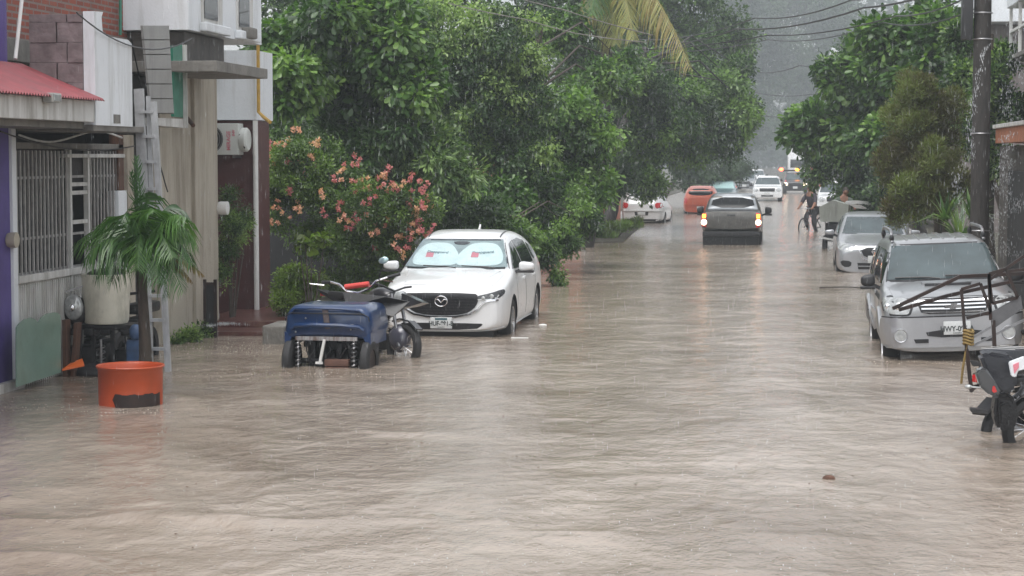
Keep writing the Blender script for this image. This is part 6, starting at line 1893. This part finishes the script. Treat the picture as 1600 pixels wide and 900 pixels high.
for x, z_ in ((-.30, .835), (.33, .70), (-.44, .66)):
    m = MB(); m.ball((x, -.012, z_), .014, seg=8); m.build("rivet", MT["steel"], tub)
m = MB(); m.ball((.34, -.02, .74), .055, seg=12, scale=(1.3, .3, .5)); m.build("pale_scrape", pmat("pale_scrape", (.3, .28, .26), .6), tub)
for k in range(7):
    xa = -.34 + k * .11
    m = MB(); m.tube([(xa, .1, .58), (xa + .05, -.0, .42 + .02 * (k % 3)), (xa + .12 * (-1) ** k, .05, .22)], .010, 5); m.build("hanging_cable", MT["black_plastic"], tk)
# wheels
m = MB(); m.lathe([(.15, -.055), (.2, -.065), (.255, -.06), (.28, -.04), (.285, 0), (.28, .04), (.255, .06), (.2, .065), (.15, .055)], axis='x', seg=28)
wh = m.build("wheel", MT["rubber"], tk)
m = MB(); m.lathe([(0, .02), (.15, .045), (.155, -.045), (0, -.02)], axis='x', seg=20); m.build("rim", MT["rust"], wh)
wh.location = (-.54, .12, .285)
w2 = copy_tree(wh, tk); w2.location = (.54, .12, .285)
w3 = copy_tree(wh, tk); w3.location = (.05, 2.0, .285)
# axle, cross member, springs, brick stack; dark box added to stop light passing underneath
m = MB(); m.box((-.44, .5, .05), (.44, .95, .6)); m.tube([(-.5, .14, .28), (.5, .14, .28)], .035, 8); m.ball((0, .28, .28), .12); m.box((-.4, .2, .45), (.4, .9, .52)); m.box((-.38, .1, .08), (.36, .5, .14)); 
for x in (-.25, -.12, .12, .28): m.box((x - .04, .12, .14), (x + .04, .5, .52), bevel=.02)
m.build("chassis", MT["grease"], tk)
m = MB(); m.box((-.44, -.03, .555), (.42, .005, .605)); m.build("cross_bar", add_stain(pmat("bare_steel_bar", (.42, .42, .42), .4, metal=.5), (.12, .06, .04), 6, lo=.45, hi=.6), tk, sm=False)
for sx in (-.42, .36):
    m = MB(); m.tube([(sx + .035 * math.cos(a), .02 + .035 * math.sin(a), .2 + a * .0088) for a in np.linspace(0, 38, 150)], .009, 5); m.tube([(sx, .02, .15), (sx, .02, .56)], .014, 6); m.build("coil_spring", MT["steel"], tk)
m = MB(); m.bar((-.10, -.02, .27), (-.03, -.03, .57), .035); m.bar((-.16, -.02, .27), (-.06, -.02, .27), .03); m.build("jack_arm", M_pipe, tk, sm=False)
M_brk = pmat("wet_brick", (.14, .07, .05), .8, var=.4, scale=8, bump=.5)
for k in range(2):
    m = MB(); m.box((-.13 - .01 * k, -.05, .13 + .09 * k), (.16, .08, .212 + .09 * k), bevel=.008); o = m.build("brick", M_brk)
    o.location = (q.x - .02, q.y + .25, GROUND); tag(o, ["lower brick of the pair propping the blue trike's axle", "upper brick of the pair propping the blue trike's axle"][k], "brick")
tk.scale = (.90, 1, .955)
# front half: handlebar with red crossbar, mirror, cargo board
m = MB()
m.tube([(-.42, 1.45, 1.20), (-.28, 1.42, 1.17), (-.16, 1.4, 1.08), (0, 1.4, 1.06), (.16, 1.4, 1.12), (.26, 1.42, 1.22), (.42, 1.45, 1.27)], .016, 8)
m.tube([(0, 1.4, 1.06), (.05, 1.7, .7), (.05, 2.0, .29)], .03, 8); m.build("handlebar", MT["chrome"], tk)
m = MB(); m.tube([(-.18, 1.37, 1.14), (.17, 1.37, 1.185)], .038, 10); m.build("red_pad", pmat("red_pad", (.6, .06, .05), .5), tk)
for p0, p1 in (((-.42, 1.45, 1.20), (-.55, 1.47, 1.19)), ((.42, 1.45, 1.27), (.60, 1.47, 1.32))):
    m = MB(); m.tube([p0, p1], .024, 8); m.build("grip", MT["black_plastic"], tk)
m = MB(); m.tube([(-.50, 1.4, 1.16), (-.62, 1.38, 1.17), (-.70, 1.36, 1.18)], .009, 6); m.build("lever", MT["chrome"], tk); m = MB(); m.tube([(.38, 1.4, 1.23), (.52, 1.36, 1.22)], .010, 6); m.build("lever", MT["chrome"], tk)
m = MB(); m.tube([(.30, 1.4, 1.24), (.34, 1.42, 1.38), (.36, 1.42, 1.43)], .007, 6); m.build("mirror_stem", MT["black_plastic"], tk)
mo = on_y(543, 430, q.y + 1.6)
m = MB(); m.ball((.37, 1.42, 1.50), .075, seg=16, scale=(1, .22, .62), rot=(0, R(-15), 0)); m.build("rear_view_mirror", pmat("mirror_face", (.45, .6, .62), .05, metal=.6), tk)
m = MB(); m.prism([(-.1, 1.0, 1.10), (.55, .9, 1.05), (.84, 1.05, .98), (.66, .9, .80), (.0, .9, .92)], (0, .05, 0)); m.build("cargo_board", MT["black_plastic"], tk, sm=False)
m = MB(); m.ball((-.66, .35, .62), .10, seg=12, scale=(.6, 1, 1.2)); m.box((-.64, .2, .5), (-.56, .5, .62), bevel=.02); m.build("exhaust_end", MT["steel"], tk)
m = MB(); m.tube([(0, .9, .6), (.05, 1.5, .6), (.05, 1.7, .75)], .04, 8); m.box((-.12, 1.0, .7), (.12, 1.5, .95), bevel=.06); m.build("seat_frame", MT["grease"], tk)


# ------------------------------------------------------------------ motorcycles
def motorcycle(name, label, loc, rz, tank, group=None, wheel_rim=None, bag=False, rim=True):
    """y points to the front of the bike"""
    t = empty(name, loc, (0, 0, rz), label, "motorcycle", group)
    r = .31
    m = MB(); m.lathe([(.215, -.04), (.25, -.055), (.29, -.045), (r, 0), (.29, .045), (.25, .055), (.215, .04), (.21, 0), (.215, -.04)], axis='x', seg=36)
    wh = m.build("wheel", MT["rubber"], t)
    m = MB()
    m.tube([(0, .215 * math.cos(a), .215 * math.sin(a)) for a in [2 * math.pi * k / 32 for k in range(32)]], .016, 6, closed=True)
    for k in range(18):
        a = 2 * math.pi * k / 18; s = .03 if k % 2 else -.03
        m.tube([(s, .03 * math.cos(a + .5), .03 * math.sin(a + .5)), (0, .21 * math.cos(a), .21 * math.sin(a))], .0035, 4)
    m.lathe([(0, -.05), (.04, -.05), (.04, .05), (0, .05)], axis='x', seg=12)
    m.build("rim", wheel_rim or MT["chrome"], wh)
    wh.location = (0, -.62, r)
    w2 = copy_tree(wh, t); w2.location = (0, .68, r)
    m = MB()
    for sx in (-.09, .09):
        m.tube([(sx, .68, r), (sx * .9, .52, .72), (sx * .8, .42, .98)], .022, 8)
    m.build("fork", MT["steel"], t)
    m = MB()
    for sx in (-.1, .1):
        m.tube([(sx, -.62, r), (sx, -.1, .36)], .022, 6)
    m.tube([(0, .4, .9), (0, .25, .5), (0, .05, .3), (0, -.2, .35)], .025, 8)
    m.tube([(0, .4, .92), (0, .0, .78), (0, -.35, .74), (0, -.7, .82)], .025, 8); m.tube([(0, -.3, .74), (0, -.15, .35)], .022, 8)
    for sx in (-.13, .13): m.tube([(sx, -.6, .36), (sx * .9, -.45, .72)], .018, 6)
    m.build("frame", MT["grease"], t)
    m = MB(); m.box((-.14, -.12, .24), (.14, .22, .48), bevel=.05); m.lathe([(0, 0), (.11, 0), (.12, .03), (.1, .06), (0, .07)], axis='x', c=(.14, .0, .36), seg=18); m.lathe([(0, 0), (.11, 0), (.12, -.03), (.1, -.06), (0, -.07)], axis='x', c=(-.14, .0, .36), seg=18)
    eng = m.build("engine", MT["grease"], t)
    m = MB()
    for k in range(7): m.box((-.09, .08 + k * .004, .48 + k * .03), (.09, .24 + k * .004, .495 + k * .03))
    m.box((-.06, .1, .47), (.06, .22, .7)); m.build("cylinder", MT["steel"], eng, sm=False)
    m = MB(); m.tube([(.1, .2, .55), (.14, .3, .35), (.15, .1, .2), (.16, -.3, .24), (.18, -.5, .34)], .025, 8); m.tube([(.18, -.4, .3), (.2, -.95, .48)], .048, 10); m.build("exhaust", MT["steel"], t)
    m = MB(); m.ball((0, .18, .92), .2, seg=18, scale=(.72, 1.35, .72)); m.build("fuel_tank", tank, t, angle=70)
    m = MB(); m.box((-.12, -.5, .80), (.12, .0, .90), bevel=.04); m.box((-.11, -.85, .86), (.11, -.5, .96), bevel=.04); m.build("seat", MT["black_plastic"], t)
    m = MB(); m.prism([(-.10, -.5, .76), (-.10, -1.0, .92), (-.06, -1.04, .97), (-.10, -.75, .90), (-.12, -.5, .84)], (.20, 0, 0)); tl = m.build("tail_cowl", tank, t, angle=50)
    m = MB(); m.box((-.06, -1.06, .88), (.06, -1.01, .96), bevel=.015); m.build("tail_light", MT["redlamp"], tl)
    m = MB(); m.prism([(-.08, -.75, .70), (-.08, -1.02, .56), (-.08, -1.0, .54), (-.08, -.7, .66)], (.16, 0, 0)); m.build("rear_mudguard", MT["black_plastic"], t, sm=False)
    m = MB(); m.tube([(-.36, .30, 1.10), (-.2, .36, 1.08), (0, .40, 1.02), (.2, .36, 1.08), (.36, .30, 1.10)], .014, 8); m.build("handlebar", MT["black_plastic"], t)
    m = MB(); m.lathe([(0, .62), (.07, .61), (.09, .56), (.08, .48), (0, .46)], axis='y', c=(0, 0, .94), seg=20); m.build("headlight", MT["lampglass"], t)
    for sx in (-1, 1):
        m = MB(); m.tube([(sx * .26, .34, 1.09), (sx * .30, .36, 1.25)], .007, 6); m.ball((sx * .31, .36, 1.29), .06, scale=(1, .35, .65)); m.build("rear_view_mirror", MT["black_plastic"], t)
        m = MB(); m.tube([(sx * .1, -.82, .80), (sx * .22, -.84, .80)], .01, 6); m.ball((sx * .24, -.84, .80), .035, scale=(1.2, 1, .7)); m.build("indicator", MT["lampglass"], t)
    m = MB(); 
    m.prism([(-.055, .45, .64), (-.055, .60, .68), (-.055, .78, .66), (-.055, .95, .56), (-.055, .94, .545), (-.055, .77, .64), (-.055, .60, .66), (-.055, .46, .62)], (.11, 0, 0)); m.build("front_mudguard", tank, t, sm=False)
    m = MB(); m.box((-.30, -.02, .30), (-.12, .04, .335), bevel=.01); m.box((.12, -.02, .30), (.30, .04, .335), bevel=.01); m.build("footpeg", MT["black_plastic"], t)
    m = MB(); m.bar((-.12, .0, .3), (-.26, .06, 0), .03); m.build("side_stand", MT["grease"], t, sm=False)
    return t


M_bk = pmat("black_bike_paint", (.02, .02, .025), .3, coat=.6, var=.3)
M_bks = pmat("silver_bike_cowl", (.06, .063, .067), .3, metal=.3, coat=.5)
def at_wheel(px, py, rz, local_y):
    """place a bike so that one of its wheels meets the water at the given spot"""
    p = on_z(px, py); d = Vector((-math.sin(rz), math.cos(rz), 0)) * local_y
    return (p.x - d.x, p.y - d.y, GROUND)


# black motorcycle right of the blue trike, rear wheel towards the camera
rz = R(-128)
bk1 = motorcycle("parked_motorcycle", "black motorcycle leaning between the blue trike and the white crossover's bumper", at_wheel(628, 556, rz, .68), rz, M_bk, "motorcycles standing in the flood")
bk1.rotation_euler = (0, R(-7), rz)
for o in [c for c in bk1.children if c.name.startswith("rear_view_mirror")]: bpy.data.objects.remove(o)
m = MB(); m.prism([(-.06, .28, .66), (-.06, .36, .86), (-.06, .62, 1.00), (-.06, 1.02, .90), (-.06, .80, .84), (-.06, .55, .80)], (.12, 0, 0)); m.build("raised_mudguard", M_bk, bk1, angle=50)
m = MB(); m.ball((.0, .58, .42), .17, seg=16, scale=(.8, 1, 1.1)); m.build("side_cover", pmat("grey_violet_cover", (.06, .06, .08), .25, coat=.5), bk1)
# dark motorcycle at the right edge, seen from behind
rz = R(-38)
mc = motorcycle("parked_motorcycle", "dark motorcycle with a black top bag and grey tail parked below the rusty frame", at_wheel(1556, 672, rz, -.62), rz, M_bks, "motorcycles standing in the flood")
mc.location.z -= .12; mc.scale = (.9, .9, .9)
m = MB(); m.box((-.17, -.80, .93), (.17, -.25, 1.20), bevel=.06); bg = m.build("luggage_bag", pmat("black_luggage", (.018, .02, .026), .35, bump=.6, bscale=9), mc)
m = MB()
for k in range(3): m.bar((-.17, -.72 + k * .18, 1.203), (.17, -.62 + k * .18, 1.203), .006, .005)
m.build("bag_cord", M_pipe, bg, sm=False)
def px_prism(name, pts, Y, th, mat, root, bev=.02):
    m = MB(); m.prism([on_y(x, y, Y) for x, y in pts], (0, th, 0))
    if bev: bmesh.ops.bevel(m.bm, geom=list(m.bm.edges), offset=bev, segments=2, affect='EDGES')
    return adopt(m.build(name, mat, None, angle=50), root)


px_prism("tail_fairing", [(1524, 583), (1531, 576), (1541, 575), (1556, 598), (1565, 614), (1556, 619), (1546, 618), (1531, 604)], 17.35, .16, M_bks, mc, .018)
px_prism("red_reflector", [(1551, 604), (1554, 603), (1558, 612), (1553, 614), (1550, 611)], 17.335, .02, MT["redlamp"], mc, 0)
px_prism("indicator", [(1515, 563), (1533, 566), (1533, 572), (1520, 573)], 17.4, .05, MT["black_plastic"], mc, .008)
px_prism("side_bag", [(1530, 556), (1545, 550), (1582, 556), (1590, 575), (1590, 606), (1568, 618), (1546, 600)], 17.6, .30, bg.data.materials[0], mc, .03)
px_prism("white_panel", [(1576, 566), (1600, 557), (1625, 560), (1625, 572), (1590, 578), (1588, 590), (1580, 588)], 17.45, .05, M_white, mc, .008)
px_prism("red_mark", [(1583, 570), (1592, 566), (1592, 574), (1585, 584)], 17.44, .012, MT["redprint"], mc, 0)
px_prism("rear_footboard", [(1516, 638), (1544, 642), (1544, 648), (1517, 644)], 17.4, .12, MT["black_plastic"], mc, .005)
px_prism("engine_block", [(1556, 618), (1580, 615), (1592, 640), (1586, 672), (1560, 674), (1552, 650)], 17.7, .3, MT["grease"], mc, .03)
px_prism("crankcase_cover", [(1560, 632), (1574, 628), (1580, 645), (1576, 662), (1562, 662)], 17.66, .06, MT["grease"], mc, .02)
m = MB()
for k in range(8):
    a = on_y(1545 + 7 * k, 600 + (k * 37) % 40, 17.8); b = on_y(1560 + 6 * k, 560 + (k * 53) % 70, 18.0); m.tube([a, a.lerp(b, .5) + Vector((.03, 0, .03)), b], .012, 5)
adopt(m.build("cable_harness", MT["black_plastic"]), mc)
# second one, of which the front wheel shows
rz = R(118)
mc2 = motorcycle("parked_motorcycle", "motorcycle whose bright spoked wheel alone shows beside the bagged motorcycle", at_wheel(1612, 690, rz, .68), rz, M_bk, "motorcycles standing in the flood")

# ------------------------------------------------------------------ rusty tubular cart frame at the right
Yc = 19.6
def rp(px, py, d=0.0): return on_y(px, py, Yc + d)
ct = empty("rusty_cart", rp(1520, 600), label="rusty welded cart frame standing on end in front of the silver SUV", cat="cart frame")
def bars(name, segs, w_, mat):
    m = MB()
    w_ *= .92
    for s in segs:
        a = rp(*s[0]); b = rp(*s[1]); m.bar(a, b, w_, w_)
    o = m.build(name, mat, sm=False); adopt(o, ct); return o
bars("shaft", [((1395, 482, -.1), (1500, 432, .1)), ((1500, 432, .1), (1600, 427, .5))], .035, MT["rust"])
bars("shaft", [((1405, 484, -.1), (1480, 462, .1)), ((1480, 462, .1), (1580, 440, .4))], .035, MT["rust"])
bars("loop_frame", [((1502, 452), (1532, 443)), ((1532, 443), (1548, 488)), ((1548, 488), (1510, 497)), ((1502, 452), (1510, 545)), ((1510, 497), (1548, 488))], .032, MT["rust"])
bars("loop_frame", [((1545, 428), (1572, 420)), ((1572, 420), (1590, 465)), ((1590, 465), (1550, 474)), ((1545, 428), (1548, 500)), ((1545, 428), (1550, 474))], .032, MT["rust"])
bars("post", [((1510, 545), (1518, 612)), ((1552, 500), (1554, 545))], .04, MT["rust"])
bars("post", [((1516, 612), (1532, 598)), ((1512, 606), (1530, 602))], .03, MT["rust"])
bars("strut", [((1515, 530), (1550, 510)), ((1520, 540), (1600, 500))], .025, MT["steel"])
bars("strut", [((1545, 438), (1600, 400)), ((1572, 424), (1600, 421))], .03, MT["rust"])
m = MB(); m.prism([rp(1545, 490), rp(1595, 462), rp(1598, 482), rp(1555, 512)], (0, .03, 0)); adopt(m.build("flat_plate", pmat("grey_plate", (.14, .14, .145), .5, metal=.4, var=.3), sm=False), ct)
m = MB(); c_ = rp(1513, 527)
for k in range(5): m.tube([(c_.x + .045 * math.cos(a) , c_.y + .045 * math.sin(a), c_.z - .06 + .03 * k + .01 * math.sin(a * 2)) for a in [2 * math.pi * j / 12 for j in range(12)]], .014, 5, closed=True)
m.tube([c_, c_ + Vector((-.05, -.02, -.3)), c_ + Vector((-.06, 0, -.45))], .012, 5)
adopt(m.build("rope_knot", pmat("ochre_rope", (.22, .15, .05), .9, bump=.6), angle=60), ct)

# ------------------------------------------------------------------ utility poles and wires
def pole(label, px, Y, r, H_, arms=True, trafo=True):
    b = on_y(px, 245, Y)
    t = empty("utility_pole", (b.x, Y, GROUND), label=label, cat="pole")
    m = MB(); m.tube([(0, 0, 0), (0, 0, H_)], [r, r * .8], 12); m.build("shaft", M_barkd, t)
    m = MB()
    for z_ in (1.6, 3.1, 4.55, 4.95): m.lathe([(r * 1.0, z_), (r * 1.06, z_ + .01), (r * 1.0, z_ + .02)], seg=14)
    m.build("steel_band", MT["steel"], t)
    if trafo:
        m = MB(); m.box((-.32, -.14, 4.55), (-.15, .14, 5.3), bevel=.03); m.build("meter_box", MT["black_plastic"], t)
    m = MB(); m.box((-.9, -.05, 7.2), (.9, .05, 7.32)); m.build("crossarm", M_barkd, t, sm=False)
    return Vector((b.x, Y, GROUND))


pole("thick dark wet utility pole standing behind the silver SUV", 1532, 31.6, .15, 8.5)
pole("distant utility pole rising out of the crowns of the right hand trees", 1395, 96, .15, 9, trafo=False)
pole("slim grey utility pole farther down the street above the right hand trees", 1432, 70, .12, 9, trafo=False)


def wire(label, pts, r=.012, mat=None):
    # pts: (px, py, Y) ; smooth sag by quadratic pieces
    P = [on_y(*p) for p in pts]
    out = []
    for k in range(len(P) - 1):
        a, b = P[k], P[k + 1]
        for j in range(8):
            f = j / 8
            out.append(a.lerp(b, f) - Vector((0, 0, .012 * (a - b).length * 4 * f * (1 - f))))
    out.append(P[-1])
    m = MB(); m.tube(out, r, 5)
    o = m.build("overhead_wire", mat or MT["black_plastic"]); tag(o, label, "wire", "overhead wires across the street")
    return o


wire("thickest black overhead wire running from the pole past the palm fronds", [(1532, -40, 31.6), (1350, 12, 40), (1150, 45, 52), (1040, 68, 60), (940, 95, 70)], .02)
wire("overhead wire just under the thickest one", [(1532, -52, 31.6), (1330, 0, 41), (1180, 28, 52), (1000, 62, 66), (780, 78, 90)], .016)
wire("overhead wire crossing over the tall tree and hanging lower to the left", [(1540, -20, 31.6), (1400, 25, 42), (1200, 55, 52), (980, 78, 58), (720, 92, 62)], .016)
wire("faint overhead wire crossing the haze above the box truck", [(1532, 10, 31.6), (1380, 35, 45), (1200, 62, 60), (1000, 82, 70)], .014)
wire("single overhead wire level with the top of the right hand almond tree", [(1400, 95, 60), (1250, 102, 75), (1170, 110, 90)], .018)
wire("lower faint wire across the hazy gap", [(1300, 142, 70), (1150, 135, 95)], .014)
wire("lowest faint wire across the hazy gap", [(1290, 171, 75), (1170, 176, 95)], .014)
wire("wire crossing the top of the vine covered tree", [(1020, 55, 34), (880, 15, 34), (780, -12, 34)], .009, M_conc)
wire("pale wire crossing in front of the almond tree behind the crossover", [(1010, 66, 36), (900, 52, 36), (820, 30, 36), (700, 5, 36)], .009, M_conc)

# stick and small debris on the water
for (px, py, ln, lb) in ((1310, 449, 1.0, "thin stick floating in front of the silver sedan"),):
    a = on_z(px - 30, py, .01); m = MB(); m.tube([a, a + Vector((ln * .5, .05, .01)), a + Vector((ln * .85, 0, 0))], .012, 6); o = m.build("floating_stick", M_barkd); tag(o, lb, "stick")
a = on_z(1295, 748, .0); m = MB(); m.ball((0, 0, 0), .045, seg=10, scale=(1.2, .8, .7)); o = m.build("floating_clump", M_wood); o.location = a; tag(o, "small brown clump drifting alone on the open water", "debris")
a = on_z(812, 528, .006); m = MB(); m.box((a.x - .12, a.y - .03, 0), (a.x + .12, a.y + .03, .012)); o = m.build("white_strip", M_pipe); tag(o, "short white strip floating beside the crossover's front wheel", "debris")
a = on_z(848, 508, .006); m = MB(); m.ball((0, 0, 0), .05, seg=8, scale=(1.3, .8, .4)); o = m.build("white_scrap", M_pipe); o.location = a; tag(o, "tiny white scrap floating beside the crossover's rear wheel", "debris")

# ------------------------------------------------------------------ rain: drops, splashes, run-off
M_drop = bpy.data.materials.new("raindrop"); M_drop.use_nodes = True
_b = M_drop.node_tree.nodes["Principled BSDF"]
_b.inputs["Base Color"].default_value = (.85, .88, .9, 1); _b.inputs["Roughness"].default_value = .15; _b.inputs["IOR"].default_value = 1.33; _b.inputs["Transmission Weight"].default_value = .5
rg = np.random.default_rng(99)


def drops(name, P, w_, h_, label, cat, d=(0, 0, -1)):
    n = len(P)
    w_ = np.broadcast_to(np.asarray(w_, float), (n,)); h_ = np.broadcast_to(np.asarray(h_, float), (n,))
    O = np.array([[0, 0, .5], [.5, 0, -.2], [0, .5, -.2], [-.5, 0, -.2], [0, -.5, -.2], [0, 0, -.5]])
    V = P[:, None, :] + O[None] * np.stack([w_, w_, h_], -1)[:, None, :]
    F = np.array([[0, 1, 2], [0, 2, 3], [0, 3, 4], [0, 4, 1], [5, 2, 1], [5, 3, 2], [5, 4, 3], [5, 1, 4]])
    FF = (F[None] + (np.arange(n) * 6)[:, None, None]).reshape(-1, 3)
    me = np_mesh(name, V.reshape(-1, 3), FF)
    o = mobj(name, me, M_drop); tag(o, label, cat, kind="stuff"); return o


n = 24000
Yd = 13 + 55 * rg.random(n) ** .8
Pd = np.stack([rg.uniform(-.36, .16, n) * Yd - .02 * Yd, Yd, rg.uniform(0, 7, n)], -1)
Pd[:, 0] = np.clip(Pd[:, 0], -12, 8)
keep = Pd[:, 0] > -8.2
drops("rain", Pd[keep], .0014, .05 + .04 * rg.random(keep.sum()), "falling raindrops all over the street", "rain")
# splashes: little beads thrown up where drops strike
n = 2600
Ys = 11 + 40 * rg.random(n) ** 1.5
Xs = rg.uniform(-.40, .17, n) * Ys
k_ = (Xs > -8.3)
Ps = np.stack([Xs, Ys, .012 + .03 * rg.random(n)], -1)[k_]
drops("rain_splashes", Ps, .003 + .005 * rg.random(len(Ps)), .005 + .010 * rg.random(len(Ps)), "beads thrown up where raindrops hit the water", "splashes")


def runoff(name, a, b, n, w0, w1, label, v=0.0):
    """broken stream of water falling from a spout"""
    a = np.array(a); b = np.array(b)
    f = rg.random(n) ** .9
    P = a + (b - a) * np.stack([f ** .6, f ** .6, f], -1)
    wid = w0 + (w1 - w0) * f
    ph = vnoise(f * 16, np.full(n, 3.3), 8)
    P[:, 0] += (ph - .5) * wid * 2 + rg.normal(0, 1, n) * wid * .45
    P[:, 1] += rg.normal(0, 1, n) * wid * .5
    return drops(name, P, .003 + .006 * rg.random(n) ** 2, .015 + .05 * rg.random(n), label, "falling water")


runoff("roof_runoff", tuple(on_y(1546, 68, 30.4)), tuple(on_y(1500, 352, 29.8)), 420, .03, .14, "broken white stream of roof water falling along the utility pole")
runoff("eave_runoff", tuple(on_y(1582, 205, 33)), tuple(on_y(1565, 400, 32.6)), 900, .10, .36, "curtain of water pouring off the terracotta eave")
runoff("balcony_runoff", tuple(on_y(1590, 0, 34)), tuple(on_y(1585, 200, 34)), 400, .08, .2, "water pouring from the balcony above the terracotta eave")
runoff("spout_splash", tuple(on_z(290, 540) + Vector((.2, .3, .22))), tuple(on_z(390, 508) + Vector((0, 0, .0))), 500, .10, .3, "water splashing at the foot of the maroon porch")

# foam and litter gathered along the waterlines and thrown up where the roof water lands
def foam(cx, cy, rx, ry, n, label):
    P = np.stack([cx + rg.normal(0, rx, n), cy + rg.normal(0, ry, n), .003 + .004 * rg.random(n)], -1)
    P[:, 1] = cy + np.round((P[:, 1] - cy) / .22) * .22 + rg.normal(0, .02, n) + .05 * np.sin(P[:, 0] * 5)
    o = drops("foam", P, .004 + .02 * rg.random(n) ** 3, .003 + .007 * rg.random(n), label, "foam")
    o.data.materials.clear(); o.data.materials.append(M_foam)


M_foam = pmat("foam", (.48, .43, .38), .4)
for (px, py, rx, ry, n, lb) in ((205, 645, .25, .12, 120, "thin foam round the orange drum's waterline"), (30, 632, .35, .35, 260, "foam churned up at the foot of the purple house front"), (345, 545, .5, .5, 420, "white foam streaks below the maroon porch"),
        (300, 585, .6, .3, 160, "foam streaks between the palm and the blue trike"), (520, 585, .45, .12, 130, "foam along the blue trike's waterline"), (720, 532, .6, .1, 120, "foam under the white crossover's bumper"), (1450, 566, .6, .12, 130, "foam under the silver SUV's bumper"), (1150, 384, .9, .5, 200, "bow wave foam round the pickup truck")):
    q = on_z(px, py); foam(q.x, q.y, rx, ry, n, lb)
n = 150
q = [on_z(rg.uniform(250, 1580), rg.uniform(480, 860), .004) for _ in range(n)]
o = drops("floating_litter", np.array([tuple(v) for v in q]), .012 + .02 * rg.random(n), np.full(n, .008), "small dark leaves and litter drifting on the water", "litter")
o.data.materials.clear(); o.data.materials.append(M_wood)

# cables looped along the left house fronts
for (p0, p1, sag, lb) in (((0, 205, XF + .08), (210, 228, XF + .08), .12, "black cable looped under the awning slab"), ((120, 20, -7.55), (300, 60, -7.6), .25, "thin cable strung from the parapet to the white upper storey"), ((205, 60, XF + .1), (262, 300, XF + .1), .1, "loose cable hanging beside the ladder")):
    a = on_x(*p0); b = on_x(*p1)
    m = MB(); m.tube([a.lerp(b, f) - Vector((0, 0, sag * 4 * f * (1 - f))) for f in np.linspace(0, 1, 14)], .009, 5)
    o = m.build("cable", MT["black_plastic"]); tag(o, lb, "cable")
